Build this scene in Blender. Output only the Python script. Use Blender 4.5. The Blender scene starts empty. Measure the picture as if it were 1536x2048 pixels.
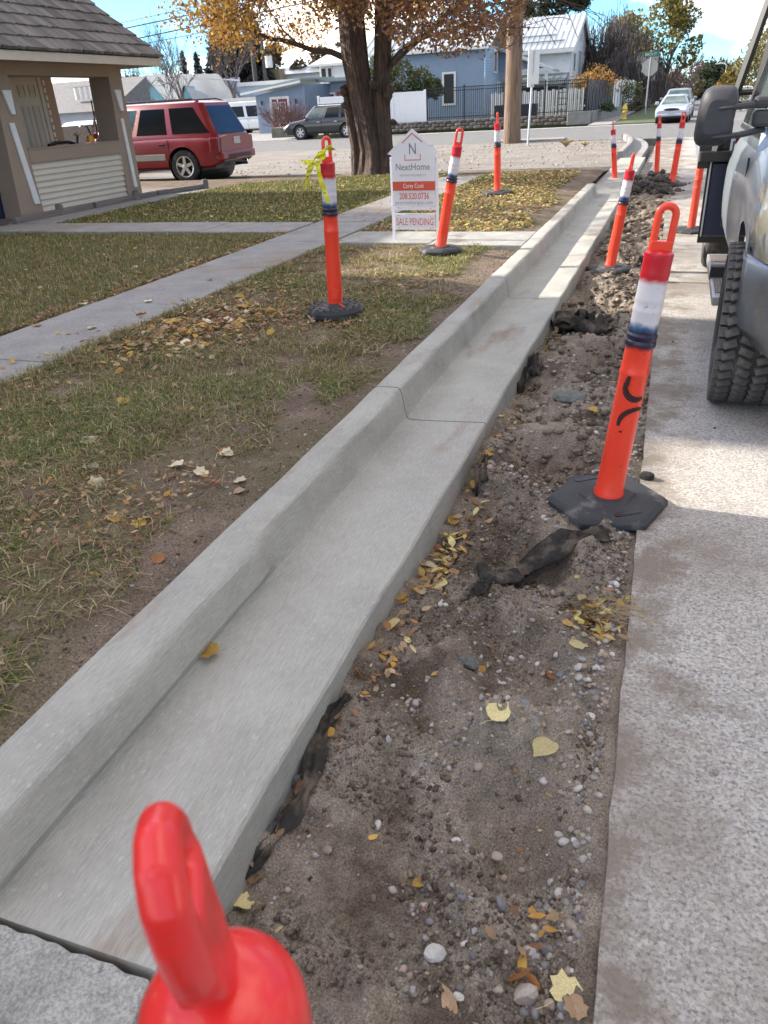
import bpy, math, random
import numpy as np
from mathutils import Matrix, Vector, Quaternion
random.seed(7); rng = np.random.default_rng(11)
D = bpy.data; C = bpy.context.scene.collection; SC = bpy.context.scene
rad = math.radians

# ------------------------------------------------------------------ camera, light
F_, HY, ROLL, VPX, CAMH = 1500.0, 211.0, 0.0572, 1374.0, 1.5
_n = np.array([ROLL, 1.0]); _n /= np.linalg.norm(_n)
_d = -((HY-1024)*_n[1]); PITCH = math.atan(_d/F_)
_dn = np.array([_n[0]*math.cos(PITCH), _n[1]*math.cos(PITCH), math.sin(PITCH)])
_y = 1024+(-_d-(VPX-768)*_n[0])/_n[1]
_f = np.array([VPX-768, _y-1024, F_]); _f /= np.linalg.norm(_f)
_u = -_dn; _f -= _u*_f.dot(_u); _f /= np.linalg.norm(_f); _r = np.cross(_f, _u)
cam = D.cameras.new('camera'); co = D.objects.new('camera', cam); C.objects.link(co); SC.camera = co
m = Matrix(((_r[0], -_r[1], -_r[2], 0), (_f[0], -_f[1], -_f[2], 0), (_u[0], -_u[1], -_u[2], CAMH), (0, 0, 0, 1)))
co.matrix_world = m
cam.sensor_fit = 'VERTICAL'; cam.sensor_height = 24; cam.sensor_width = 24; cam.lens = 24*F_/2048
cam.clip_start = 0.02; cam.clip_end = 4000
cam.dof.use_dof = True; cam.dof.focus_distance = 3.6; cam.dof.aperture_fstop = 5.6
EL, AZ = rad(30), rad(-88)       # sun elevation; azimuth from +Y towards +X (so it stands to the left)
SC.view_settings.view_transform = 'Standard'; SC.view_settings.look = 'None'
SC.view_settings.gamma = 1; SC.view_settings.exposure = 1.68
try: SC.view_settings.use_curve_mapping = False
except Exception: pass
SC.cycles.max_bounces = 6; SC.cycles.transparent_max_bounces = 8
W = D.worlds.new('World'); SC.world = W; W.use_nodes = True
nt = W.node_tree; nt.nodes.clear()
def N(nt, t, **k):
    n = nt.nodes.new(t)
    for a, b in k.items(): setattr(n, a, b)
    return n
out = N(nt, 'ShaderNodeOutputWorld'); bg = N(nt, 'ShaderNodeBackground'); bg.inputs[1].default_value = 0.145
sky = N(nt, 'ShaderNodeTexSky'); sky.sky_type = 'NISHITA'; sky.sun_disc = False
sky.sun_elevation = EL; sky.sun_rotation = AZ; sky.altitude = 1400; sky.dust_density = 0.4; sky.ozone_density = 1.6
tc = N(nt, 'ShaderNodeTexCoord'); mp = N(nt, 'ShaderNodeMapping'); mp.inputs['Scale'].default_value = (1, 1, 2.2)
mp.inputs['Location'].default_value = (0.35, 0.22, 0.15)
no = N(nt, 'ShaderNodeTexNoise'); no.inputs['Scale'].default_value = 3.1; no.inputs['Detail'].default_value = 9; no.inputs['Roughness'].default_value = .56
cr = N(nt, 'ShaderNodeValToRGB'); cr.color_ramp.elements[0].position = .47; cr.color_ramp.elements[1].position = .58
no2 = N(nt, 'ShaderNodeTexNoise'); no2.inputs['Scale'].default_value = 7; no2.inputs['Detail'].default_value = 6
cr2 = N(nt, 'ShaderNodeValToRGB'); cr2.color_ramp.elements[0].color = (3.6, 3.2, 2.8, 1); cr2.color_ramp.elements[1].color = (6.4, 5.6, 4.6, 1)
cr2.color_ramp.elements[0].position = .35; cr2.color_ramp.elements[1].position = .6
mx = N(nt, 'ShaderNodeMix'); mx.data_type = 'RGBA'
L = nt.links.new
L(tc.outputs['Generated'], mp.inputs[0]); L(mp.outputs[0], no.inputs[0]); L(mp.outputs[0], no2.inputs[0])
L(no.outputs[0], cr.inputs[0]); L(no2.outputs[0], cr2.inputs[0])
tint = N(nt, 'ShaderNodeMix'); tint.data_type = 'RGBA'; tint.blend_type = 'MULTIPLY'; tint.inputs[0].default_value = 1; tint.inputs[7].default_value = (.33, .56, .74, 1); L(sky.outputs[0], tint.inputs[6])
dp_ = N(nt, 'ShaderNodeVectorMath'); dp_.operation = 'DOT_PRODUCT'; dp_.inputs[1].default_value = (math.sin(AZ)*math.cos(EL), math.cos(AZ)*math.cos(EL), math.sin(EL)); L(tc.outputs['Generated'], dp_.inputs[0])
gl = N(nt, 'ShaderNodeMapRange'); gl.inputs[1].default_value = -.7; gl.inputs[2].default_value = 1.; gl.inputs[3].default_value = .34; gl.inputs[4].default_value = 1.95; L(dp_.outputs['Value'], gl.inputs[0])
cl = N(nt, 'ShaderNodeVectorMath'); cl.operation = 'SCALE'; L(cr2.outputs[0], cl.inputs[0]); L(gl.outputs[0], cl.inputs['Scale'])
L(cr.outputs[0], mx.inputs[0]); L(tint.outputs[2], mx.inputs[6]); L(cl.outputs[0], mx.inputs[7])
L(mx.outputs[2], bg.inputs[0]); L(bg.outputs[0], out.inputs[0])
sl = D.lights.new('sun', 'SUN'); sl.energy = 3.3; sl.angle = rad(0.55); sl.color = (1, .93, .82)
so = D.objects.new('sun', sl); C.objects.link(so)
sdir = Vector((math.sin(AZ)*math.cos(EL), math.cos(AZ)*math.cos(EL), math.sin(EL)))
so.rotation_euler = sdir.to_track_quat('Z', 'Y').to_euler(); so.location = (-20, 0, 30)

def ray(px, py):
    v = np.array([px-768, py-1024, F_]); return np.array([v.dot(_r), v.dot(_f), v.dot(_u)])
def pz(px, py, z=0.):
    v = ray(px, py); p = v*((z-CAMH)/v[2]); return Vector((p[0], p[1], z))
def pY(px, py, Y):
    v = ray(px, py); p = v*(Y/v[1]); return Vector((p[0], Y, p[2]+CAMH))
def pX(px, py, X):
    v = ray(px, py); p = v*(X/v[0]); return Vector((X, p[1], p[2]+CAMH))

# ------------------------------------------------------------------ materials
MATS = {}
def mat(name, col, rough=.8, var=.2, scale=8., bump=0., bscale=60., metal=0., spec=.5, coat=0., stretch=(1, 1, 1),
        spots=None, attr=False, trans=0., stain=None, stains=3., emis=None, coords='Object', sub=0., rnd=0., grain=None):
    if name in MATS: return MATS[name]
    ma = D.materials.new(name); ma.use_nodes = True; t = ma.node_tree; b = t.nodes['Principled BSDF']; l = t.links.new
    b.inputs['Roughness'].default_value = rough; b.inputs['Metallic'].default_value = metal
    b.inputs['Specular IOR Level'].default_value = spec; b.inputs['Coat Weight'].default_value = coat
    b.inputs['Coat Roughness'].default_value = .08
    if trans: b.inputs['Transmission Weight'].default_value = trans
    tcn = N(t, 'ShaderNodeTexCoord'); mpn = N(t, 'ShaderNodeMapping'); mpn.inputs['Scale'].default_value = stretch
    l(tcn.outputs[coords], mpn.inputs[0])
    nz = N(t, 'ShaderNodeTexNoise'); nz.inputs['Scale'].default_value = scale; nz.inputs['Detail'].default_value = 6; nz.inputs['Roughness'].default_value = .6
    l(mpn.outputs[0], nz.inputs[0])
    rp = N(t, 'ShaderNodeMapRange'); rp.inputs[1].default_value = .3; rp.inputs[2].default_value = .7
    rp.inputs[3].default_value = 1-var; rp.inputs[4].default_value = 1+var; l(nz.outputs[0], rp.inputs[0])
    base = N(t, 'ShaderNodeMix'); base.data_type = 'RGBA'; base.blend_type = 'MULTIPLY'; base.inputs[0].default_value = 1
    if attr:
        at = N(t, 'ShaderNodeAttribute'); at.attribute_name = 'col'; l(at.outputs['Color'], base.inputs[6])
    else: base.inputs[6].default_value = (*col, 1)
    l(rp.outputs[0], base.inputs[7]); cur = base.outputs[2]
    if rnd:
        oi = N(t, 'ShaderNodeObjectInfo'); r2 = N(t, 'ShaderNodeMapRange'); r2.inputs[3].default_value = 1-rnd; r2.inputs[4].default_value = 1+rnd
        l(oi.outputs['Random'], r2.inputs[0]); m2 = N(t, 'ShaderNodeMix'); m2.data_type = 'RGBA'; m2.blend_type = 'MULTIPLY'; m2.inputs[0].default_value = 1
        l(cur, m2.inputs[6]); l(r2.outputs[0], m2.inputs[7]); cur = m2.outputs[2]
    for (c2, sc2, lo, hi, st) in (spots or []):
        n2 = N(t, 'ShaderNodeTexNoise'); n2.inputs['Scale'].default_value = sc2; n2.inputs['Detail'].default_value = 5; n2.inputs['Roughness'].default_value = .62
        mp2 = N(t, 'ShaderNodeMapping'); mp2.inputs['Scale'].default_value = st; mp2.inputs['Location'].default_value = (3.1*sc2 % 7, 1.7, .3)
        l(tcn.outputs[coords], mp2.inputs[0]); l(mp2.outputs[0], n2.inputs[0])
        r3 = N(t, 'ShaderNodeMapRange'); r3.inputs[1].default_value = lo; r3.inputs[2].default_value = hi; l(n2.outputs[0], r3.inputs[0])
        m3 = N(t, 'ShaderNodeMix'); m3.data_type = 'RGBA'; m3.inputs[7].default_value = (*c2, 1)
        l(r3.outputs[0], m3.inputs[0]); l(cur, m3.inputs[6]); cur = m3.outputs[2]
    if grain:
        ng = N(t, 'ShaderNodeTexNoise'); ng.inputs['Scale'].default_value = grain[0]; ng.inputs['Detail'].default_value = 3; ng.inputs['Roughness'].default_value = .75
        mg = N(t, 'ShaderNodeMapping'); mg.inputs['Scale'].default_value = grain[2] if len(grain) > 2 else (1, 1, 1); l(tcn.outputs[coords], mg.inputs[0]); l(mg.outputs[0], ng.inputs[0])
        r6 = N(t, 'ShaderNodeMapRange'); r6.inputs[1].default_value = .36; r6.inputs[2].default_value = .64; r6.inputs[3].default_value = 1-grain[1]; r6.inputs[4].default_value = 1+grain[1]; l(ng.outputs[0], r6.inputs[0])
        m6 = N(t, 'ShaderNodeMix'); m6.data_type = 'RGBA'; m6.blend_type = 'MULTIPLY'; m6.inputs[0].default_value = 1; l(cur, m6.inputs[6]); l(r6.outputs[0], m6.inputs[7]); cur = m6.outputs[2]
    l(cur, b.inputs['Base Color'])
    if bump:
        nb = N(t, 'ShaderNodeTexNoise'); nb.inputs['Scale'].default_value = bscale; nb.inputs['Detail'].default_value = 4
        l(mpn.outputs[0], nb.inputs[0]); bp = N(t, 'ShaderNodeBump'); bp.inputs['Strength'].default_value = min(1, bump*8); bp.inputs['Distance'].default_value = bump*.12
        l(nb.outputs[0], bp.inputs['Height']); l(bp.outputs[0], b.inputs['Normal'])
    if emis: b.inputs['Emission Color'].default_value = (*emis, 1); b.inputs['Emission Strength'].default_value = 1
    if sub:
        tr = N(t, 'ShaderNodeBsdfTranslucent'); l(cur, tr.inputs[0]); ms = N(t, 'ShaderNodeMixShader'); ms.inputs[0].default_value = sub
        l(b.outputs[0], ms.inputs[1]); l(tr.outputs[0], ms.inputs[2]); l(ms.outputs[0], t.nodes['Material Output'].inputs[0])
    MATS[name] = ma; return ma

def aggregate(name, dark, light, vs, dirt, patch, bumpd=.004, edge=False):   # exposed stone surface: cell colours, pits, dust
    ma = mat(name, light, rough=.9, var=.12, scale=2.2, spec=.3)
    t = ma.node_tree; l = t.links.new; b = t.nodes['Principled BSDF']; prev = b.inputs['Base Color'].links[0].from_socket
    tcn = N(t, 'ShaderNodeTexCoord')
    wn = N(t, 'ShaderNodeTexNoise'); wn.inputs['Scale'].default_value = vs*.9; wn.inputs['Detail'].default_value = 3
    va = N(t, 'ShaderNodeVectorMath'); va.operation = 'MULTIPLY_ADD'; l(tcn.outputs['Object'], wn.inputs[0])
    l(wn.outputs['Color'], va.inputs[0]); va.inputs[1].default_value = (.012,)*3; l(tcn.outputs['Object'], va.inputs[2])
    v = N(t, 'ShaderNodeTexVoronoi'); v.inputs['Scale'].default_value = vs; l(va.outputs[0], v.inputs[0])
    n1 = N(t, 'ShaderNodeTexNoise'); n1.inputs['Scale'].default_value = vs*.8; n1.inputs['Detail'].default_value = 5; n1.inputs['Roughness'].default_value = .7; l(tcn.outputs['Object'], n1.inputs[0])
    n3 = N(t, 'ShaderNodeTexNoise'); n3.inputs['Scale'].default_value = 1.1; n3.inputs['Detail'].default_value = 7; n3.inputs['Roughness'].default_value = .6; l(tcn.outputs['Object'], n3.inputs[0])
    r = N(t, 'ShaderNodeMapRange'); r.inputs[1].default_value = .50; r.inputs[2].default_value = .66; l(n1.outputs[0], r.inputs[0])
    m1 = N(t, 'ShaderNodeMix'); m1.data_type = 'RGBA'; m1.inputs[7].default_value = (*dark, 1); l(r.outputs[0], m1.inputs[0]); l(prev, m1.inputs[6])
    sep = N(t, 'ShaderNodeSeparateColor'); l(v.outputs['Color'], sep.inputs[0])
    r4 = N(t, 'ShaderNodeMapRange'); r4.inputs[3].default_value = .72; r4.inputs[4].default_value = 1.25; l(sep.outputs[0], r4.inputs[0])
    m4 = N(t, 'ShaderNodeMix'); m4.data_type = 'RGBA'; m4.blend_type = 'MULTIPLY'; m4.inputs[0].default_value = 1; l(m1.outputs[2], m4.inputs[6]); l(r4.outputs[0], m4.inputs[7])
    r5 = N(t, 'ShaderNodeMapRange'); r5.inputs[1].default_value = patch[0]; r5.inputs[2].default_value = patch[1]; r5.inputs[4].default_value = patch[2]; l(n3.outputs[0], r5.inputs[0])
    m5 = N(t, 'ShaderNodeMix'); m5.data_type = 'RGBA'; m5.inputs[7].default_value = (*dirt, 1); l(r5.outputs[0], m5.inputs[0]); l(m4.outputs[2], m5.inputs[6])
    cur = m5.outputs[2]
    if edge:
        sx_ = N(t, 'ShaderNodeSeparateXYZ'); l(tcn.outputs['Object'], sx_.inputs[0]); re = N(t, 'ShaderNodeMapRange'); re.inputs[1].default_value = .55; re.inputs[2].default_value = .0; re.inputs[3].default_value = -.16; re.inputs[4].default_value = .13; l(sx_.outputs[0], re.inputs[0])
        n7 = N(t, 'ShaderNodeTexNoise'); n7.inputs['Scale'].default_value = 3.2; n7.inputs['Detail'].default_value = 8; n7.inputs['Roughness'].default_value = .7; l(tcn.outputs['Object'], n7.inputs[0])
        a7 = N(t, 'ShaderNodeMath'); a7.operation = 'ADD'; l(n7.outputs[0], a7.inputs[0]); l(re.outputs[0], a7.inputs[1]); r7 = N(t, 'ShaderNodeMapRange'); r7.inputs[1].default_value = .53; r7.inputs[2].default_value = .66; r7.inputs[4].default_value = .82; l(a7.outputs[0], r7.inputs[0])
        m7 = N(t, 'ShaderNodeMix'); m7.data_type = 'RGBA'; m7.inputs[7].default_value = (.185, .15, .115, 1); l(r7.outputs[0], m7.inputs[0]); l(cur, m7.inputs[6]); cur = m7.outputs[2]
    l(cur, b.inputs['Base Color'])
    ad = N(t, 'ShaderNodeMath'); ad.operation = 'SUBTRACT'; l(n1.outputs[0], ad.inputs[0]); l(v.outputs['Distance'], ad.inputs[1])
    bp = N(t, 'ShaderNodeBump'); bp.inputs['Strength'].default_value = .7; bp.inputs['Distance'].default_value = bumpd; bp.invert = True
    l(n1.outputs[0], bp.inputs['Height']); l(bp.outputs[0], b.inputs['Normal'])
    return ma

SOIL = (.225, .187, .147)
M_asph = aggregate('street_aggregate', (.14, .127, .112), (.44, .415, .38), 120, (.19, .155, .125), (.46, .66, .8), edge=True)
M_road = aggregate('cross_road_asphalt', (.09, .09, .09), (.17, .167, .163), 30, (.19, .175, .155), (.5, .7, .5), .003)
M_grav = aggregate('gravel_lot', (.14, .125, .11), (.26, .24, .215), 34, (.17, .145, .12), (.42, .62, .8), .012)
M_conc = mat('new_concrete', (.36, .35, .312), .85, .14, 3, .045, 260, grain=(330, .14, (1, .07, 1)), spots=[((.42, .42, .39), 90, .60, .68, (1, .5, 1)), ((.25, .20, .15), 2.3, .56, .72, (1.6, .5, 1)), ((.13, .12, .11), 26, .735, .76, (1, 1, 1))], spec=.35)
M_conc2 = mat('old_concrete', (.33, .325, .30), .92, .2, 5, .06, 160, grain=(140, .3), spots=[((.17, .145, .11), 2.2, .56, .68, (1, 1, 1)), ((.2, .2, .19), 60, .6, .7, (1, 1, 1))], spec=.25)
M_walk = mat('sidewalk_concrete', (.275, .268, .26), .92, .18, 4, .04, 140, grain=(60, .2), spots=[((.24, .18, .13), .8, .55, .72, (1, 1, 1))], spec=.25)
M_soil = mat('excavated_soil', SOIL, .97, .30, 5, .10, 150, grain=(210, .45), spots=[((.31, .265, .215), 1.9, .47, .62, (1, 1, 1)), ((.11, .084, .063), 2.6, .50, .63, (1, 1, 1)), ((.36, .33, .30), 70, .66, .70, (1, 1, 1))], spec=.15)
M_yard = mat('yard_soil', (.165, .125, .095), .97, .3, 6, .08, 110, grain=(130, .45), spots=[((.13, .11, .065), 1.1, .46, .62, (1, 1, 1)), ((.23, .18, .13), 2.2, .56, .70, (1, 1, 1))], spec=.15)
M_grass = mat('grass_blades', (.1, .1, .05), .75, .1, 5, attr=True, sub=.3, spec=.2)
M_litter = mat('leaf_litter', (.3, .2, .1), .7, .2, 40, attr=True, sub=.25, spec=.3)
M_peb = mat('pebble_mix', (.3, .3, .3), .75, .15, 90, attr=True, spec=.35)
M_clod = mat('soil_clod', (.2, .15, .12), .97, .35, 60, bump=.1, bscale=260, attr=True, spec=.1)
def leafmat(n, c): return mat(n, c, .6, .28, 22, spots=[((c[0]*.5, c[1]*.38, c[2]*.4), 35, .62, .72, (1, 1, 1))], sub=.2, rnd=.22, spec=.35)
LM = {'pale yellow': leafmat('pale_yellow_leaf', (.62, .53, .26)), 'golden': leafmat('golden_leaf', (.50, .31, .07)),
      'orange brown': leafmat('orange_brown_leaf', (.38, .17, .06)), 'dry tan': leafmat('dry_tan_leaf', (.40, .27, .16)), 'cream': leafmat('cream_leaf', (.68, .60, .42))}
M_orange = None

def paint_tube():      # delineator plastic: orange, sprayed red cap, white and navy bands, bands lie at fixed heights on the tube
    ma = mat('delineator_plastic', (.85, .07, .025), .38, .06, 9, spec=.5, coat=.15, rnd=.06); t = ma.node_tree; l = t.links.new; b = t.nodes['Principled BSDF']
    prev = b.inputs['Base Color'].links[0].from_socket; tcn = N(t, 'ShaderNodeTexCoord'); sp = N(t, 'ShaderNodeSeparateXYZ'); l(tcn.outputs['Object'], sp.inputs[0])
    nz = N(t, 'ShaderNodeTexNoise'); nz.inputs['Scale'].default_value = 22; nz.inputs['Detail'].default_value = 5; l(tcn.outputs['Object'], nz.inputs[0])
    oi = N(t, 'ShaderNodeObjectInfo')
    ma2 = N(t, 'ShaderNodeMath'); ma2.operation = 'MULTIPLY_ADD'; ma2.inputs[1].default_value = .035; l(nz.outputs[0], ma2.inputs[0]); l(sp.outputs[2], ma2.inputs[2])
    rp = N(t, 'ShaderNodeValToRGB'); e = rp.color_ramp.elements
    org, red, wh, nv = (.88, .055, .022, 1), (.52, .005, .018, 1), (.66, .64, .66, 1), (.004, .010, .035, 1)
    pts = [(.0, org), (.665, org), (.685, nv), (.735, nv), (.752, (.03, .12, .25, 1)), (.772, wh), (.905, wh), (.925, red), (1.06, red), (1.065, org)]
    e[0].position = 0; e[0].color = org; e[1].position = 1; e[1].color = org
    for p, c in pts[1:]:
        x = e.new((p+.0175)/1.3); x.color = c
    dv = N(t, 'ShaderNodeMath'); dv.operation = 'DIVIDE'; dv.inputs[1].default_value = 1.3; l(ma2.outputs[0], dv.inputs[0]); l(dv.outputs[0], rp.inputs[0])
    mm = N(t, 'ShaderNodeMix'); mm.data_type = 'RGBA'; mm.blend_type = 'MIX'; mm.inputs[0].default_value = .985; l(prev, mm.inputs[6]); l(rp.outputs[0], mm.inputs[7])
    n2 = N(t, 'ShaderNodeTexNoise'); n2.inputs['Scale'].default_value = 55; n2.inputs['Detail'].default_value = 6; l(tcn.outputs['Object'], n2.inputs[0])
    r3 = N(t, 'ShaderNodeMapRange'); r3.inputs[1].default_value = .66; r3.inputs[2].default_value = .72; r3.inputs[4].default_value = .5; l(n2.outputs[0], r3.inputs[0])
    m3 = N(t, 'ShaderNodeMix'); m3.data_type = 'RGBA'; m3.inputs[7].default_value = (.12, .02, .015, 1); l(r3.outputs[0], m3.inputs[0]); l(mm.outputs[2], m3.inputs[6])
    l(m3.outputs[2], b.inputs['Base Color']); return ma
M_tube = paint_tube()
M_handle = mat('handle_plastic', (.83, .06, .025), .36, .1, 14, spec=.5, coat=.2)
M_redh = mat('red_plastic', (.80, .022, .020), .36, .14, 12, bump=.02, bscale=60, spec=.5, coat=.3, spots=[((.86, .20, .16), 18, .68, .8, (1, 1, .4))])
M_rubber = mat('black_rubber', (.035, .037, .04), .72, .3, 12, .02, 160, spots=[((.16, .15, .135), 7, .58, .72, (1, 1, 1))])
M_black = mat('black_metal', (.012, .012, .014), .45, .1, 8)
M_navy = mat('navy_paint', (.008, .014, .04), .4, .1, 8)
M_fabric = mat('landscape_fabric', (.040, .037, .034), 1., spec=.1, var=.4, scale=20, bump=.05, bscale=300, spots=[((.16, .13, .10), 9, .48, .66, (1, 1, 1))]) if True else mat('landscape_fabric', (.028, .027, .027), .9, .4, 20, .05, 300, spots=[((.13, .11, .09), 6, .54, .66, (1, 1, 1))])
M_taupe = mat('taupe_paint', (.33, .245, .18), .7, .06, 4, .006, 80)
M_cream = mat('cream_trim', (.60, .52, .42), .6, .07, 5)
M_siding = mat('vinyl_cream', (.62, .55, .44), .55, .05, 3)
M_white = mat('white_paint', (.72, .71, .68), .55, .05, 3)
M_vinyl = mat('white_vinyl', (.80, .81, .83), .45, .03, 2)
M_shake = mat('wood_shake', (.17, .152, .138), .9, .45, 14, .10, 50, stretch=(.5, 9, .5), spots=[((.27, .25, .23), 9, .52, .7, (.5, 6, .5))], rnd=.42)
M_wood = mat('weathered_timber', (.17, .15, .135), .9, .35, 10, .04, 60, stretch=(1, .2, 4))
M_glass = mat('dark_glass', (.010, .012, .014), .12, .1, 2, spec=.22)
M_glass2 = mat('pale_glass', (.09, .13, .13), .1, .4, 2, spec=.5)
M_chrome = mat('chrome', (.6, .6, .62), .2, .1, 4, metal=1)
M_alu = mat('galvanised_steel', (.45, .46, .47), .45, .1, 10, metal=.8)
M_rim = mat('alloy_rim', (.55, .56, .58), .3, .08, 9, metal=.7)
M_tyre = mat('tyre_rubber', (.028, .028, .029), .85, .3, 20, .02, 120, spots=[((.12, .11, .10), 5, .55, .7, (1, 1, 1))])
M_redl = mat('red_lens', (.16, .008, .012), .15, .1, 5, coat=.5)
M_bark = mat('tree_bark', (.10, .072, .058), .95, .5, 7, .35, 16, stretch=(2.4, 2.4, .5), spots=[((.055, .038, .03), 9, .5, .62, (2.6, 2.6, .35)), ((.20, .105, .06), 1.7, .55, .72, (1, 1, .5))])
M_twig = mat('grey_twig', (.115, .095, .088), .9, .2, 8)
M_pole = mat('utility_pole_wood', (.20, .135, .09), .9, .3, 6, .04, 40, stretch=(3, 3, .25), spots=[((.10, .075, .06), 5, .5, .64, (3, 3, .2))])
M_fol = mat('foliage', (.1, .1, .1), .7, .15, 3, attr=True, sub=.3, spec=.25)

# ------------------------------------------------------------------ mesh helpers
def tag(o, label=None, cat=None, group=None, kind=None):
    if label: o['label'] = label
    if cat: o['category'] = cat
    if group: o['group'] = group
    if kind: o['kind'] = kind
    return o
def link(o, parent=None):
    C.objects.link(o)
    if parent is not None: o.parent = parent
    return o
def empty(name, loc=(0, 0, 0), rz=0, label=None, cat=None, group=None):
    o = D.objects.new(name, None); o.location = loc; o.rotation_euler = (0, 0, rz); o.empty_display_size = .1
    link(o); return tag(o, label, cat, group)
def shade(me, smooth=True, ang=35):
    if smooth:
        me.polygons.foreach_set('use_smooth', np.ones(len(me.polygons), bool))
        try: me.set_sharp_from_angle(angle=rad(ang))
        except Exception: pass
class MB:
    def __init__(s): s.v = []; s.f = []
    def add(s, vs, fs, M=None):
        b = len(s.v)
        s.v += [tuple(M @ Vector(v)) for v in vs] if M is not None else [tuple(v) for v in vs]
        s.f += [tuple(b+i for i in f) for f in fs]; return s
    def box(s, c, d, M=None, top=1.0, topy=None):
        x, y, z = d[0]/2, d[1]/2, d[2]/2; ty = top if topy is None else topy
        vs = [(c[0]+a*x*(top if k > 0 else 1), c[1]+b*y*(ty if k > 0 else 1), c[2]+k*z) for k in (-1, 1) for a, b in ((-1, -1), (1, -1), (1, 1), (-1, 1))]
        return s.add(vs, [(3, 2, 1, 0), (4, 5, 6, 7), (0, 1, 5, 4), (1, 2, 6, 5), (2, 3, 7, 6), (3, 0, 4, 7)], M)
    def box2(s, a, b, M=None): return s.box([(a[i]+b[i])/2 for i in range(3)], [abs(b[i]-a[i]) for i in range(3)], M)
    def prism(s, poly, h0, h1, axis='z', M=None):
        n = len(poly)
        def P(p, h): return {'z': (p[0], p[1], h), 'y': (p[0], h, p[1]), 'x': (h, p[0], p[1])}[axis]
        vs = [P(p, h0) for p in poly]+[P(p, h1) for p in poly]
        fs = [tuple(range(n))[::-1], tuple(range(n, 2*n))]+[(i, (i+1) % n, n+(i+1) % n, n+i) for i in range(n)]
        return s.add(vs, fs, M)
    def lathe(s, prof, n=24, M=None, cap=True, oval=1.0):
        vs = []; fs = []
        for r, z in prof:
            for i in range(n):
                a = 2*math.pi*i/n; vs.append((r*math.cos(a), r*math.sin(a)*oval, z))
        for k in range(len(prof)-1):
            for i in range(n):
                j = (i+1) % n; fs.append((k*n+i, k*n+j, (k+1)*n+j, (k+1)*n+i))
        if cap: fs += [tuple(range(n))[::-1], tuple(range((len(prof)-1)*n, len(prof)*n))]
        return s.add(vs, fs, M)
    def tube(s, pts, r, n=8, M=None, closed=False, flat=None):
        pts = [Vector(p) for p in pts]; m_ = len(pts)
        rs = r if isinstance(r, (list, tuple)) else [r]*m_
        vs = []; fs = []; ref = Vector((0, 0, 1)); prevU = None
        for i, p in enumerate(pts):
            if closed: tg = pts[(i+1) % m_]-pts[i-1]
            else: tg = pts[min(i+1, m_-1)]-pts[max(i-1, 0)]
            if tg.length < 1e-9: tg = Vector((0, 0, 1))
            tg.normalize()
            if prevU is None:
                a = ref if abs(tg.z) < .9 else Vector((1, 0, 0)); U = tg.cross(a).normalized()
            else:
                U = prevU-tg*prevU.dot(tg); U = U.normalized() if U.length > 1e-6 else prevU
            prevU = U; V = tg.cross(U)
            for k in range(n):
                a = 2*math.pi*k/n; vs.append(p+(U*math.cos(a)+V*math.sin(a)*(flat or 1))*rs[i])
        seg = m_ if closed else m_-1
        for i in range(seg):
            i2 = (i+1) % m_
            for k in range(n):
                k2 = (k+1) % n; fs.append((i*n+k, i*n+k2, i2*n+k2, i2*n+k))
        if not closed and n > 3: fs += [tuple(range(n))[::-1], tuple(range((m_-1)*n, m_*n))]
        return s.add(vs, fs, M)
    def quad(s, a, b, c, d, M=None): return s.add([a, b, c, d], [(0, 1, 2, 3)], M)
    def me(s, name, ma, smooth=False, ang=35):
        me = D.meshes.new(name); me.from_pydata([tuple(v) for v in s.v], [], s.f); me.update()
        if ma: me.materials.append(ma)
        if smooth: shade(me, True, ang)
        return me
    def build(s, name, ma, parent=None, smooth=False, ang=35, loc=None, bevel=0, **tg):
        o = D.objects.new(name, s.me(name, ma, smooth, ang)); link(o, parent)
        if loc is not None: o.location = loc
        if bevel:
            b = o.modifiers.new('bevel', 'BEVEL'); b.width = bevel; b.segments = 2; b.limit_method = 'ANGLE'; b.angle_limit = rad(40)
        return tag(o, **tg)
def np_mesh(name, V, Fc, ma, parent=None, cols=None, smooth=False, **tg):
    V = np.asarray(V, np.float32); Fc = np.asarray(Fc, np.int32); k = Fc.shape[1]
    me = D.meshes.new(name); me.vertices.add(len(V)); me.vertices.foreach_set('co', V.ravel())
    me.loops.add(Fc.size); me.loops.foreach_set('vertex_index', Fc.ravel())
    me.polygons.add(len(Fc)); me.polygons.foreach_set('loop_start', np.arange(0, Fc.size, k, dtype=np.int32))
    try: me.polygons.foreach_set('loop_total', np.full(len(Fc), k, np.int32))
    except Exception: pass
    me.update(calc_edges=True); me.validate()
    if cols is not None:
        a = me.attributes.new('col', 'FLOAT_COLOR', 'POINT'); c4 = np.ones((len(V), 4), np.float32); c4[:, :3] = cols; a.data.foreach_set('color', c4.ravel())
    if smooth: me.polygons.foreach_set('use_smooth', np.ones(len(me.polygons), bool))
    me.materials.append(ma)
    o = D.objects.new(name, me); link(o, parent); return tag(o, **tg)
def inst(src, name, parent=None, loc=(0, 0, 0), rot=(0, 0, 0), sc=(1, 1, 1), **tg):
    o = D.objects.new(name, src); link(o, parent); o.location = loc; o.rotation_euler = rot; o.scale = sc if hasattr(sc, '__len__') else (sc,)*3
    return tag(o, **tg)
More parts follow.
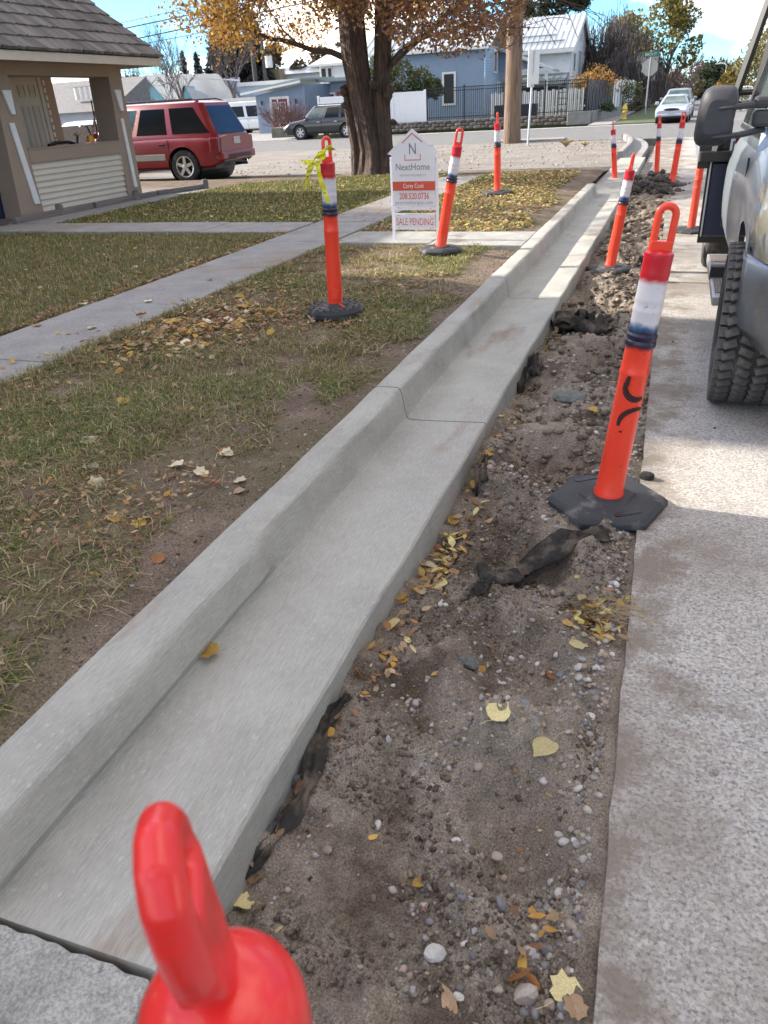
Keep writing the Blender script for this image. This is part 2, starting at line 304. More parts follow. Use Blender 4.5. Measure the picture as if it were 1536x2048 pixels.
def vnoise(x, y, seed=0):       # smooth value noise, numpy
    x = np.asarray(x, float); y = np.asarray(y, float)
    xi = np.floor(x).astype(np.int64); yi = np.floor(y).astype(np.int64); fx = x-xi; fy = y-yi
    fx = fx*fx*(3-2*fx); fy = fy*fy*(3-2*fy)
    def h(a, b):
        n = (a*374761393+b*668265263+seed*2147483647) & 0xffffffff
        n = ((n ^ (n >> 13))*1274126177) & 0xffffffff
        return ((n ^ (n >> 16)) & 0xffff)/65535.0
    return (h(xi, yi)*(1-fx)+h(xi+1, yi)*fx)*(1-fy)+(h(xi, yi+1)*(1-fx)+h(xi+1, yi+1)*fx)*fy
def fbm(x, y, o=4, seed=0, g=.5):
    s = 0; a = 1; tt = 0
    for i in range(o): s = s+a*vnoise(x*2**i, y*2**i, seed+i*17); tt += a; a *= g
    return s/tt
def heightsheet(name, xs, ys, zf, ma, **tg):
    X, Y = np.meshgrid(xs, ys); Z = zf(X, Y); V = np.stack([X, Y, Z], -1).reshape(-1, 3)
    nx = len(xs); ny = len(ys); i = np.arange(nx-1)[None, :]+np.arange(ny-1)[:, None]*nx; i = i.ravel()
    return np_mesh(name, V, np.stack([i, i+1, i+1+nx, i+nx], 1), ma, smooth=True, **tg)

# ------------------------------------------------------------------ setting
LIP, FLOW, FT, BACK = -.733, -1.135, -1.175, -1.30
def soilz(x, y):
    base = -.028+.05*(fbm(x*1.1, y*1.1, 2, 5)-.5)
    z = base+.22*(fbm(x*3.2+7, y*2.6, 3, 3)-.5)+.105*(fbm(x*11, y*11, 3, 9)-.5)+.034*(fbm(x*38, y*38, 2, 21)-.5)+.016*(vnoise(x*95, y*95, 33)-.5)
    z = z+.13*np.exp(-((x+.15)/.3)**2-((y-15.9)/.8)**2)+.06*np.exp(-((x+.45)/.15)**2-((y-9.)/2)**2)
    for (hx, hy_, hr, hd) in ((-.40, 3.2, .16, .07), (-.33, 2.35, .13, .06), (-.28, 1.75, .12, .055), (-.12, 1.25, .14, .05), (-.50, 6.3, .2, .07), (-.2, 4.6, .2, .05)):
        q = ((x-hx)**2+((y-hy_)*.8)**2)/hr**2; z = z-hd*1.35*np.exp(-q)+hd*.6*np.exp(-(np.sqrt(q)-1.5)**2*3)
    edge = np.clip((x+.11)/.11, 0, 1); z = z*(1-edge)+(-.018-.01*vnoise(x*30, y*30, 4))*edge   # comes up to just under the street slab
    e2 = np.clip((-.62-x)/.11, 0, 1); z = z*(1-.3*e2)+.008*e2
    return np.minimum(z, .085)
def yardz(x, y):
    z = .225+.05*(fbm(x*.35, y*.35, 2, 8)-.5)+.03*(fbm(x*2.2, y*2.2, 3, 12)-.5)+.012*(fbm(x*14, y*14, 2, 14)-.5)
    k = np.clip((x+1.75)/.45, 0, 1); z = z-.045*k
    far = np.clip((y-15.5)/3.5, 0, 1); far = far*far*(3-2*far); return z*(1-far)+far*.055
heightsheet('excavated_dirt_strip', np.linspace(-.76, .06, 84), np.concatenate([np.linspace(-.2, 6, 620), np.linspace(6.03, 17.6, 330)]), soilz, M_soil, kind='structure')
ys_ = np.concatenate([np.linspace(-6, 0, 20)[:-1], np.linspace(0, 6, 240), np.linspace(6.1, 16, 160), np.linspace(16.2, 31, 60)])
xs_ = np.concatenate([np.linspace(-40, -10, 60)[:-1], np.linspace(-10, -4.5, 90)[:-1], np.linspace(-4.5, -1.305, 130)])
heightsheet('yard_ground', xs_, ys_, yardz, M_yard, kind='structure')
# ground out to the horizon, low hill behind the houses
def gz(x, y):
    r = np.hypot(x, y); return -.25+np.clip((r-110)/500, 0, 1)*2+np.where(x < -20, np.clip((y-120)/160, 0, 1)**.7*9*np.clip((-x-20)/60, 0, 1), 0)
xx = np.concatenate([-np.geomspace(2500, 20, 40), np.linspace(-18, 18, 10), np.geomspace(20, 2500, 40)])
yy = np.concatenate([-np.geomspace(1500, 10, 20), np.linspace(-8, 48, 10), np.geomspace(50, 2500, 50)])
heightsheet('ground', xx, yy, gz, mat('far_ground', (.12, .10, .07), .95, .4, .05, spots=[((.09, .10, .05), .08, .45, .6, (1, 1, 1))]), kind='structure')
# streets
def sheet(name, poly, z, ma, th=.25, **tg): return MB().prism(poly, z-th, z).build(name, ma, **tg)
random.seed(3)
edge = []
y = -1.
while y < 17.5: edge.append((.045-.011*y*(y < 12)-.132*(y >= 12)+random.uniform(-.004, .004), y)); y += .11
pl = [(9.3, -1.), (9.3, 31.3)]+[(-1.0, 31.3), (-.74, 30), (-.74, 17.5)]+edge[::-1]
b_ = MB(); n_ = len(edge)
b_.prism([(9.3, -1.), (9.3, 17.5)]+edge[::-1], -.12, .0); b_.prism([(-.715, 17.505), (9.3, 17.505), (9.3, 31.2), (-.715, 31.2)], -.12, -.003)
b_.build('street', M_asph, kind='structure')
sheet('cross_street', [(-90, 31.2), (70, 31.2), (70, 44.4), (-90, 44.4)], -.006, M_road, kind='structure')
sheet('far_street', [(-1.25, 44.4), (7.6, 44.4), (7.6, 420), (-1.25, 420)], -.004, mat('far_street_asphalt', (.17, .17, .17), .9, .15, .6, spots=[((.25, .22, .17), .35, .56, .66, (1, .3, 1))]), kind='structure')
sheet('gravel_lot', [(-40, 18.6), (-1.35, 18.6), (-1.35, 30.6), (-40, 30.6)], .075, M_grav, kind='structure')
sheet('dirt_driveway', [(-7.6, 16.1), (-1.32, 15.4), (-1.32, 18.7), (-9, 18.7)], .066, mat('driveway_dirt', (.20, .155, .12), .95, .22, 3, .04, 60, spots=[((.27, .25, .22), 2, .5, .66, (1, 1, 1))]), th=.15, kind='structure')
sheet('cross_street_kerb', [(-40, 30.6), (-6.4, 30.6), (-6.4, 31.15), (-40, 31.15)], .02, M_walk, kind='structure')
sheet('cross_street_gutter', [(-3.9, 30.6), (-1.5, 30.6), (-1.5, 31.15), (-3.9, 31.15)], .012, M_walk, kind='structure')
MB().prism([(-6.4, 30.2), (-3.9, 30.2), (-3.9, 31.0), (-6.4, 31.0)], -.1, .16).build('corner_island_kerb', M_walk, bevel=.03, kind='structure')
sheet('far_apron', [(-46, 44.41), (-22.5, 44.41), (-22.5, 70), (-46, 70)], .01, M_walk, kind='structure')
sheet('far_kerb_gutter', [(-22.4, 44.41), (-1.3, 44.41), (-1.3, 45.2), (-22.4, 45.2)], .012, mat('pale_concrete', (.42, .41, .39), .9, .1, 2), kind='structure')
sheet('far_corner_walk', [(-4.7, 45.3), (-3.5, 45.3), (-3.9, 75), (-5.2, 75)], .05, M_walk, kind='structure')
sheet('corner_verge', [(-3.45, 45.25), (-1.35, 45.25), (-1.35, 300), (-3.8, 300)], .06, mat('verge_grass', (.06, .085, .025), .9, .4, 3, .05, 60, spots=[((.16, .13, .06), 1.3, .55, .7, (1, 1, 1))]), kind='structure')
sheet('far_left_yard', [(-22.2, 50.8), (-5.2, 50.8), (-5.2, 120), (-22.2, 120)], .34, mat('raised_lawn', (.06, .085, .03), .9, .4, 3, .05, 60), th=.6, kind='structure')
sheet('far_right_verge', [(7.7, 31.3), (60, 31.3), (60, 400), (7.7, 400)], .08, mat('right_verge', (.15, .13, .07), .9, .4, 2), kind='structure')

# sidewalk slabs (parts of the sidewalk)
sw = empty('sidewalk'); sw['kind'] = 'structure'
def slab(parent, x0, x1, y0, y1, z, tilt=0, nm='slab', ma=M_walk, bev=.012, jit=.0):
    b = MB(); g = .006
    b.prism([(x0, y0+g), (x1, y0+g), (x1, y1-g), (x0, y1-g)], -.1, .0)
    o = b.build(nm, ma, parent, bevel=bev); o.location = (0, 0, z); return o
yy0 = -.9; k = 0
while yy0 < 13.6:
    slab(sw, -4.22, -3.42, yy0, yy0+1.45, .247+random.uniform(-.004, .004)); yy0 += 1.45
hp = empty('house_path'); hp['kind'] = 'structure'
for i in range(4): slab(hp, -9.1+i*1.21, -7.9+i*1.21, 8.5-.02*i, 9.25, .25+random.uniform(-.004, .004))
for i in range(3): slab(hp, -9.28, -8.45, 9.3+i*1.5, 10.78+i*1.5, .248)
lp = empty('verge_slab_path'); lp['kind'] = 'structure'
slab(lp, -3.38, -2.3, 7.75, 8.5, .243, ma=M_conc2); slab(lp, -2.28, -1.32, 7.6, 8.45, .248, ma=M_conc2)

# kerb and gutter, cast in segments with joints
kg = empty('kerb_and_gutter'); kg['kind'] = 'structure'
def kerbprof(hump=1.0, roll=.0):
    p = [(LIP, -.2), (LIP, .108), (LIP-.006, .117), (LIP-.014, .12)]
    p += [(-.9, .113), (-1.05-roll*.1, .106), (-1.115, .106)]
    p += [(-1.130, .109), (-1.140, .118), (-1.146+roll*.12, .135), (-1.149+roll*.2, .15), (-1.162+roll*.2, .238), (-1.165+roll*.18, .250), (-1.169+roll*.14, .259), (-1.176+roll*.1, .265), (-1.184, .268), (-1.195, .2695), (-1.24, .270), (-1.285, .268), (-1.295, .265), (BACK, .258), (BACK, -.2)]
    return [(x, z if z < .125 else .125+(z-.125)*hump) for x, z in p]
def kerbseg(y0, y1, humps=lambda y: 1, roll=lambda y: 0, n=14):
    ys = np.linspace(y0+.0055, y1-.0055, n); vs = []; fs = []; K = None
    for i, yv in enumerate(ys):
        pr = kerbprof(humps(yv), roll(yv)); K = len(pr)
        w = .004*(vnoise(yv*1.3, 3., 2)-.5)*2
        e = -.006 if i in (0, n-1) else 0
        for j, (x, z) in enumerate(pr): vs.append((x+w+.002*math.sin(yv*9+j), yv, z+(e*.5 if z > 0 else 0)))
    for i in range(n-1):
        for j in range(K): j2 = (j+1) % K; fs.append((i*K+j, i*K+j2, (i+1)*K+j2, (i+1)*K+j))
    fs += [tuple(range(K)), tuple(range((n-1)*K, n*K))[::-1]]
    o = MB().add(vs, fs).build('kerb_segment', M_conc, kg, smooth=True, ang=22)
    return o
kerbseg(.60, 3.37, roll=lambda y: .12*np.clip((1.95-y)/.15, 0, 1), n=60)
for a, b in ((3.37, 6.02), (6.02, 8.67), (8.67, 11.32), (11.32, 13.1)): kerbseg(a, b, n=24)
def gpan(x0, x1, y0, y1, z, nm='gutter_pan', ma=M_conc, par=kg): return MB().prism([(x0, y0), (x1, y0), (x1, y1), (x0, y1)], -.2, z).build(nm, ma, par, bevel=.01)
for i in range(5): gpan(-1.312, LIP, 13.11+i*1.5, 14.60+i*1.5, .112)
for a in range(4):
    y0 = 20.65+a*2.3
    cx = lambda y: -.16*max(0, (y-24))*.5
    b = MB(); pr = kerbprof(); K = len(pr); vs = []
    for yv in np.linspace(y0, y0+2.285, 6): vs += [(x*1.0-.1-(.05*(yv-24)**2*.3 if yv > 24 else 0), yv, z-.02) for x, z in pr]
    fs = [(i*K+j, i*K+(j+1) % K, (i+1)*K+(j+1) % K, (i+1)*K+j) for i in range(5) for j in range(K)]+[tuple(range(K)), tuple(range(5*K, 6*K))[::-1]]
    b.add(vs, fs).build('kerb_segment', M_walk, kg, smooth=True, ang=22)
# old broken gutter apron in the near left corner, cracked into pieces
oa = empty('old_gutter_apron'); oa['kind'] = 'structure'
def rough_poly(pts, amp=.006, st=.03):
    o_ = []
    for i, p in enumerate(pts):
        q = pts[(i+1) % len(pts)]; L_ = math.hypot(q[0]-p[0], q[1]-p[1]); n = max(1, int(L_/st))
        for k in range(n): t = k/n; o_.append((p[0]+(q[0]-p[0])*t+random.uniform(-amp, amp), p[1]+(q[1]-p[1])*t+random.uniform(-amp, amp)))
    return o_
MB().prism(rough_poly([(-1.9, -.5), (-.62, -.5), (-.66, .40), (-.72, .50), (-.735, .592), (-1.35, .593), (-1.9, .59)]), -.1, .112).build('apron_slab', M_conc2, oa, bevel=.006)
MB().prism(rough_poly([(-.605, -.5), (-.36, -.5), (-.37, .25), (-.645, .39)]), -.1, .098).build('apron_slab', M_conc2, oa, bevel=.006)
MB().prism(rough_poly([(-.65, .415), (-.715, .475), (-.72, .56), (-.60, .56), (-.50, .44), (-.55, .38)], .01, .02), -.1, .075).build('apron_rubble', mat('broken_concrete', (.22, .22, .215), .95, .4, 30, .12, 90), oa)

# ------------------------------------------------------------------ grass, litter, pebbles
def inlawn(x, y):
    m_ = (x < -1.36) & (y < 16.3)
    m_ &= ~((x > -4.25) & (x < -3.40))
    m_ &= ~((x > -9.3) & (x < -4.2) & (y > 8.45) & (y < 9.28))
    m_ &= ~((x > -3.4) & (y > 7.7) & (y < 8.5)) & ~((x < -8.42) & (y > 8.4)) & (x > -16)
    m_ &= ~((x < -6.6) & (y > 15.0+.3*(x+8))) & ~((x > -7.6) & (y > 16.))
    # a strip of bare dirt along the kerb
    m_ &= ~((x > -1.62+.35*(fbm(x*2, y*1.3, 3, 40)-.5)*2) & (y < 30))
    return m_
def blades(n, xr, yr, hgt, wid, seed, dens=None):
    r = np.random.default_rng(seed); x = r.uniform(*xr, n); y = r.uniform(*yr, n)
    keep = inlawn(x, y) & (abs(x) < y*1.12+4.6)
    q = fbm(x*1.2+9, y*1.2, 4, 50); q2 = fbm(x*5, y*5, 3, 61)
    nearverge = (x > -3.4)
    d = np.where(nearverge, np.clip((.8*q+.6*q2-.52)*4.5, .1, 1), .95)
    d *= np.where((x > -3.4) & (x > -2.0) & (y < 3.2), .55, 1)
    keep &= r.random(n) < d
    x, y, q, q2 = x[keep], y[keep], q[keep], q2[keep]; n = len(x); nv = (x > -3.4)
    h = hgt*r.uniform(.5, 1.3, n)*np.where(nv, .8, 1.1)*np.where(abs(x+3.4) < .12, 1.5, 1); a = r.uniform(0, 2*np.pi, n); lean = r.uniform(.3, 1.7, n)*np.where(nv, 1.7, .9)
    z = yardz(x, y)
    dx = np.cos(a); dy = np.sin(a); w = wid*r.uniform(.6, 1.3, n)
    p0 = np.stack([x, y, z-.004], 1); s_ = np.stack([-dy*w, dx*w, 0*w], 1)
    up1 = np.stack([dx*h*.35*lean, dy*h*.35*lean, h*.6/np.sqrt(1+lean**2)*1.3], 1); up2 = np.stack([dx*h*lean*.9, dy*h*lean*.9, h*.85/np.sqrt(1+lean**2)], 1)
    V = np.stack([p0-s_, p0+s_, p0+up1+s_*.8, p0+up1-s_*.8, p0+up2], 1).reshape(-1, 3)
    i = np.arange(n)*5
    T = np.concatenate([np.stack([i, i+1, i+2], 1), np.stack([i, i+2, i+3], 1), np.stack([i+3, i+2, i+4], 1)])
    green = np.array([.13, .185, .045]); olive = np.array([.26, .24, .085]); straw = np.array([.46, .38, .23]); brown = np.array([.24, .165, .095])
    t = r.random(n); pg = np.where(nv, .14+.32*np.clip((q-.42)*4, 0, 1), .42)+np.where(y > 9, .12, 0); ps = np.where(nv, .55, .34)
    c = np.where((t < pg)[:, None], green, np.where((t < pg+.22)[:, None], olive, np.where((t < pg+.22+ps*.5)[:, None], straw, brown)))
    c = c*r.uniform(.7, 1.3, (n, 1))
    return V, T, np.repeat(c, 5, 0)
def merge(parts):
    Vs, Ts, Cs = [], [], []; o_ = 0
    for v, t, c in parts: Vs.append(v); Ts.append(t+o_); Cs.append(c); o_ += len(v)
    return np.concatenate(Vs), np.concatenate(Ts), np.concatenate(Cs)
g = merge([blades(80000, (-3.45, -1.3), (.3, 4.2), .065, .0021, 1), blades(70000, (-3.45, -1.3), (4.0, 8.6), .065, .0032, 2), blades(30000, (-3.45, -1.3), (8.4, 16.3), .06, .006, 3),
           blades(120000, (-9.5, -4.2), (2.5, 9.4), .05, .0028, 4), blades(90000, (-14, -4.2), (9.0, 16.3), .055, .006, 5)])
np_mesh('lawn_grass', *g[:2], M_grass, cols=g[2], kind='stuff')
tag(D.objects['lawn_grass'], 'patchy green and straw coloured autumn lawn grass', 'grass')

def litterleaves(n, fx, seed, size, zf, pal, zo=.012):
    r = np.random.default_rng(seed); x, y = fx(r, n); n = len(x)
    a = r.uniform(0, 2*np.pi, n); s = size*r.uniform(.45, 1.25, n); asp = r.uniform(.35, .8, n); tl = r.uniform(-.7, .7, n); tr = r.uniform(-.6, .6, n); cu = r.uniform(-.25, .6, n)
    L_ = np.array([(-1, 0), (-.45, .8), (.3, .7), (1, 0), (.3, -.7), (-.45, -.8)]); z0 = zf(x, y)+zo+r.uniform(0, .012, n)
    V = np.zeros((n, 6, 3))
    for k, (u, v) in enumerate(L_):
        uu = u*s*.5; vv = v*s*.5*asp; V[:, k, 0] = x+np.cos(a)*uu-np.sin(a)*vv; V[:, k, 1] = y+np.sin(a)*uu+np.cos(a)*vv
        V[:, k, 2] = z0+uu*tl*.6+vv*tr*.8+abs(v)*s*cu*.35+abs(u)*s*cu*.15
    V[:, :, 2] = np.maximum(V[:, :, 2], zf(V[:, :, 0], V[:, :, 1])+.003)
    i = np.arange(n)*6; T = np.concatenate([np.stack([i, i+1, i+5], 1), np.stack([i+1, i+2, i+4], 1), np.stack([i+1, i+4, i+5], 1), np.stack([i+2, i+3, i+4], 1)])
    pal = np.array(pal); c = pal[r.integers(0, len(pal), n)]*r.uniform(.7, 1.25, (n, 1)); return V.reshape(-1, 3), T, np.repeat(c, 6, 0)
PAL = [(.34, .17, .07), (.42, .30, .15), (.27, .13, .065), (.50, .40, .22), (.46, .26, .06), (.30, .20, .12), (.22, .12, .07), (.36, .25, .15)]
YP = [(.55, .42, .12), (.46, .33, .10), (.60, .52, .25), (.40, .24, .08), (.36, .22, .10)]
def rect(x0, x1, y0, y1, f=None):
    def g_(r, n):
        x = r.uniform(x0, x1, n); y = r.uniform(y0, y1, n)
        if f is not None: k = f(r, x, y); x, y = x[k], y[k]
        return x, y
    return g_
lawnmask = lambda r, x, y: inlawn(x, y)
clump = lambda r, x, y: inlawn(x, y) & (r.random(len(x)) < np.clip((fbm(x*1.5, y*1.5, 3, 70)-.45)*6, .05, 1))
def pile(cx, cy, sx, sy):
    def g_(r, n): return r.normal(cx, sx, n), r.normal(cy, sy, n)
    return g_
edgeA = lambda r, n: (-4.27-np.abs(r.normal(0, .09, n)), r.uniform(3, 8.4, n))
edgeV = lambda r, n: (-3.40+np.abs(r.normal(0, .10, n)), r.uniform(2, 7.6, n))
g = merge([litterleaves(8000, rect(-3.4, -1.4, .6, 5, clump), 11, .030, yardz, PAL), litterleaves(3400, rect(-3.4, -1.45, 4.5, 8, clump), 12, .042, yardz, PAL),
           litterleaves(3200, rect(-9.3, -4.25, 2.5, 8.5, lawnmask), 13, .045, yardz, PAL), litterleaves(800, edgeA, 14, .05, yardz, PAL), litterleaves(260, edgeV, 19, .05, yardz, PAL),
           litterleaves(5200, rect(-8.5, -4.2, 9.3, 16.2, lawnmask), 15, .06, yardz, YP+PAL[:3]), litterleaves(7500, rect(-3.4, -1.45, 8.5, 16.2, lambda r, x, y: inlawn(x, y) & (r.random(len(x)) < .85)), 16, .06, yardz, YP+PAL[:4]),
           litterleaves(900, pile(-3.0, 4.25, .30, .5), 17, .055, yardz, PAL+YP[:1]), litterleaves(160, rect(-4.2, -3.45, 8.5, 13, None), 18, .04, lambda x, y: .25+0*x, PAL[:3], .004)])
o_ = np_mesh('leaf_litter', *g[:2], M_litter, cols=g[2], kind='stuff'); tag(o_, 'small dry brown and yellow leaves scattered over the lawn', 'leaves')
def lipstrip(r, n): return LIP+.02+np.abs(r.normal(0, .045, n)), r.uniform(1.0, 6.5, n)
g = merge([litterleaves(120, lipstrip, 31, .032, soilz, PAL), litterleaves(120, pile(-.65, 2.3, .035, .26), 32, .045, soilz, PAL+YP), litterleaves(55, pile(-.08, 2.07, .05, .08), 33, .042, soilz, PAL+YP),
           litterleaves(14, pile(-.1, .98, .06, .06), 34, .035, soilz, PAL), litterleaves(150, rect(-.68, 0, .8, 9), 35, .02, soilz, PAL), litterleaves(30, pile(-.63, 1.62, .03, .08), 36, .035, soilz, PAL)])
o_ = np_mesh('trench_leaf_litter', *g[:2], M_litter, cols=g[2], kind='stuff'); tag(o_, 'dry leaves and fragments caught along the gutter edge and dirt', 'leaves')

import bmesh
def ico(sub, seed, rough=.18, sq=(1, 1, 1)):
    bm = bmesh.new(); bmesh.ops.create_icosphere(bm, subdivisions=sub, radius=1); r = random.Random(seed)
    vs = np.array([v.co[:] for v in bm.verts]); fs = np.array([[v.index for v in f.verts] for f in bm.faces]); bm.free()
    ph = [r.uniform(0, 6) for _ in range(6)]
    k = 1+rough*(np.sin(vs[:, 0]*2.3+ph[0])*np.cos(vs[:, 1]*2.1+ph[1])+.6*np.sin(vs[:, 2]*3.3+ph[2]+vs[:, 0]*2)); return vs*k[:, None]*np.array(sq), fs
def scatter(n, fx, seed, smin, smax, zf, pal, sub=0, rough=.28, sink=.45, power=2.5, flat=.6):
    r = np.random.default_rng(seed); x, y = fx(r, n); n = len(x); bv, bf = ico(max(sub, 1), seed, rough); nb = len(bv)
    s = smin+(smax-smin)*r.random(n)**power; a = r.uniform(0, 6.28, n); ax = r.uniform(.65, 1.2, n); az = flat*r.uniform(.7, 1.2, n)
    B = bv[None]*np.stack([s*ax, s, s*az], 1)[:, None, :]
    # random facing of each copy so that no two look alike
    ca, sa = np.cos(a)[:, None], np.sin(a)[:, None]
    X = B[:, :, 0]*ca-B[:, :, 1]*sa; Y = B[:, :, 0]*sa+B[:, :, 1]*ca
    V = np.stack([X+x[:, None], Y+y[:, None], B[:, :, 2]+(zf(x, y)+s*az*(1-2*sink))[:, None]], -1).reshape(-1, 3)
    T = (bf[None]+(np.arange(n)*nb)[:, None, None]).reshape(-1, 3); pal = np.array(pal)
    c = pal[r.integers(0, len(pal), n)]*r.uniform(.75, 1.25, (n, 1)); return V, T, np.repeat(c, nb, 0)
PP = [(.30, .28, .26), (.22, .21, .205), (.36, .32, .27), (.27, .215, .175), (.17, .16, .16), (.42, .39, .36), (.33, .27, .21)]
DP = [SOIL, (.13, .10, .075), (.18, .145, .11), (.25, .21, .165)]
def pebpos(x0, x1, y0, y1, seed=0, thr=.42):
    def g_(r, n):
        x = r.uniform(x0, x1, n); y = r.uniform(y0, y1, n); k = r.random(n) < np.clip((fbm(x*4, y*4, 3, 80+seed)-thr)*5, .04, 1); return x[k], y[k]
    return g_
edgep = lambda r, n: (-.005-np.abs(r.normal(0, .06, n)), r.uniform(.7, 3.2, n))
g = merge([scatter(2600, pebpos(-.66, .0, .75, 3.0), 1, .003, .012, soilz, PP, 1), scatter(2600, pebpos(-.68, .0, 3.0, 8), 2, .005, .018, soilz, PP, 1), scatter(1600, pebpos(-.68, .0, 8, 17), 3, .012, .04, soilz, PP+DP, 1),
           scatter(500, edgep, 4, .004, .014, soilz, PP, 1), scatter(600, rect(-1.62, -1.31, .8, 8), 5, .003, .010, yardz, PP, 1), scatter(60, rect(.1, 1.2, .9, 6), 6, .004, .010, lambda x, y: 0*x, PP, 1, sink=.15),
           scatter(1500, rect(-12, -1.5, 18.8, 30.4), 7, .015, .05, lambda x, y: .075+0*x, PP, 1, power=3)])
o_ = np_mesh('gravel', *g[:2], M_peb, cols=g[2], smooth=True, kind='stuff'); tag(o_, 'small pebbles and grit strewn through the dirt', 'gravel')
g = merge([scatter(14000, pebpos(-.68, .0, .75, 3.2, 5, .38), 21, .0022, .0095, soilz, DP, 1, .6, power=2.2), scatter(6500, pebpos(-.69, .0, 3.2, 8.5, 5, .36), 22, .005, .028, soilz, DP, 1, .35, power=2.5), scatter(2500, pebpos(-.69, .05, 8.5, 17.4, 5, .35), 23, .012, .06, soilz, DP, 1, .35, power=2.5),
           scatter(3000, rect(-1.8, -1.30, .7, 9), 24, .003, .010, yardz, DP, 1, .35)])
o_ = np_mesh('soil_clods', *g[:2], M_clod, cols=g[2], kind='stuff'); tag(o_, 'crumbly brown clods of loose dug soil', 'soil')
# individually visible pebbles
pm = []
for i, (c, nm) in enumerate((((.30, .285, .27), 'grey'), ((.46, .44, .41), 'whitish'), ((.29, .22, .17), 'brown'), ((.17, .17, .175), 'dark grey'))):
    for s in range(2):
        bv, bf = ico(2, 40+i*3+s, .12, (1, .8, .6)); me = D.meshes.new('pebble'); me.from_pydata(bv.tolist(), [], bf.tolist()); shade(me)
        me.materials.append(mat(nm.replace(' ', '_')+'_stone', c, .7, .2, 3, .01, 10, rnd=.2)); pm.append((me, nm))
r_ = random.Random(5); cnt = 0
while cnt < 150:
    if r_.random() < .35: x = -.012-abs(r_.gauss(0, .05)); y = r_.uniform(.8, 3.0)
    else: x = r_.uniform(-.62, -.02); y = r_.uniform(.78, 3.6)
    if fbm(np.array(x*4.), np.array(y*4.), 3, 80) < .42 and r_.random() < .8: continue
    me, nm = pm[r_.randrange(8)]; s = r_.uniform(.008, .0145)*(1.35 if r_.random() < .12 else 1)
    where = 'along the edge of the street slab' if x > -.1 else 'in the loose dug dirt'
    inst(me, 'pebble', None, (x, y, float(soilz(np.array(x), np.array(y)))+s*.08), (r_.uniform(-.4, .4), r_.uniform(-.4, .4), r_.uniform(0, 6)), s,
         label=f'small {nm} rounded pebble lying {where}', cat='pebble', group=f'{nm} pebbles {where}'); cnt += 1

# ------------------------------------------------------------------ fallen leaves seen one by one
def leaf_mesh(kind, seed):
    r = random.Random(seed); b = MB()
    if kind == 'poplar': out_ = [(-.5, 0), (-.46, .22), (-.30, .42), (-.05, .46), (.18, .34), (.36, .14), (.56, 0), (.36, -.14), (.18, -.34), (-.05, -.46), (-.30, -.42), (-.46, -.22)]
    elif kind == 'oval': out_ = [(-.5, 0), (-.3, .17), (-.05, .23), (.2, .19), (.4, .09), (.55, 0), (.4, -.09), (.2, -.19), (-.05, -.23), (-.3, -.17)]
    else:
        out_ = []
        for i in range(16):
            a = math.pi+2*math.pi*i/16; rr = (.50 if i % 2 == 0 else .41)*(1+.15*math.cos(a))*r.uniform(.88, 1.1); out_.append((rr*math.cos(a), rr*math.sin(a)))
    n = len(out_); cu = r.uniform(.15, .5); cv = r.uniform(-.25, .35); tw = r.uniform(-.3, .3)
    def Z(x, y): return abs(y)**1.3*cu+x*x*cv+x*y*tw+.03*math.sin(9*x+seed)+.03*math.cos(11*y+seed)
    rings = [(0, .02), (1, .4), (2, .75), (3, 1.)]; vs = []
    for q, s in rings: vs += [(x*s*(1+r.uniform(-.02, .02)), y*s, Z(x*s, y*s)) for x, y in out_]
    fs = [tuple(range(n))]+[(k*n+i, k*n+(i+1) % n, (k+1)*n+(i+1) % n, (k+1)*n+i) for k in range(3) for i in range(n)]
    b.add(vs, fs); mz = min(v[2] for v in vs); b.v = [(x, y, z-mz) for x, y, z in b.v]
    st = [(-.48, 0, Z(-.48, 0)-mz), (-.75, .06, .12-mz*0+r.uniform(0, .1)), (-1.05, .18*r.choice((-1, 1)), .22)]
    b.tube(st, [.014, .011, .009], 4); return b
LMESH = {}
def leaf(px=None, py=None, kind='poplar', color='pale yellow', size=.075, label=None, group=None, xy=None, zf=None, rz=None, seed=None, tilt=None):
    seed = seed if seed is not None else r_.randrange(4); key = (kind, color, seed % 4)
    if key not in LMESH: LMESH[key] = leaf_mesh(kind, seed % 4+hash(kind[0]) % 1).me('fallen_leaf', LM[color], True, 60)
    if xy is None:
        z = 0.; 
        for _ in range(4): p = pz(px, py, z); z = float(zf(np.array(p.x), np.array(p.y)))
        x, y = p.x, p.y
    else: x, y = xy; z = float(zf(np.array(x), np.array(y)))
    t = tilt if tilt is not None else .25
    return inst(LMESH[key], 'fallen_leaf', None, (x, y, z+.004), (r_.uniform(-t, t), r_.uniform(-t, t), rz if rz is not None else r_.uniform(0, 6.28)), size, label=label, cat='leaf', group=group)
gut = lambda x, y: .114+0*x
leaf(420, 1308, 'maple', 'golden', .075, 'single ragged tan leaf with long red stem lying in the concrete gutter', zf=gut, rz=3.6, tilt=.05)
leaf(1000, 1420, 'poplar', 'pale yellow', .072, 'smooth pale yellow leaf lying in the middle of the dirt, farther of two', zf=soilz, tilt=.1)
leaf(1087, 1502, 'poplar', 'pale yellow', .076, 'smooth pale yellow leaf with upright stem, nearer of the two yellow leaves in the dirt', zf=soilz, rz=4.2, tilt=.1)
leaf(840, 1770, 'oval', 'golden', .062, 'curled golden oval leaf standing on edge in the dirt hollow', zf=soilz, rz=1.2, tilt=.6)
leaf(745, 1678, 'oval', 'golden', .03, 'tiny golden leaf on the flat pale dirt left of the hollow', zf=soilz)
leaf(505, 1728, 'maple', 'dry tan', .05, 'dull brown veined leaf on the black fabric by the gutter, upper of a pair', zf=soilz, rz=.5)
leaf(512, 1755, 'maple', 'dry tan', .045, 'dull brown veined leaf on the black fabric by the gutter, lower of a pair', zf=soilz, rz=1.4)
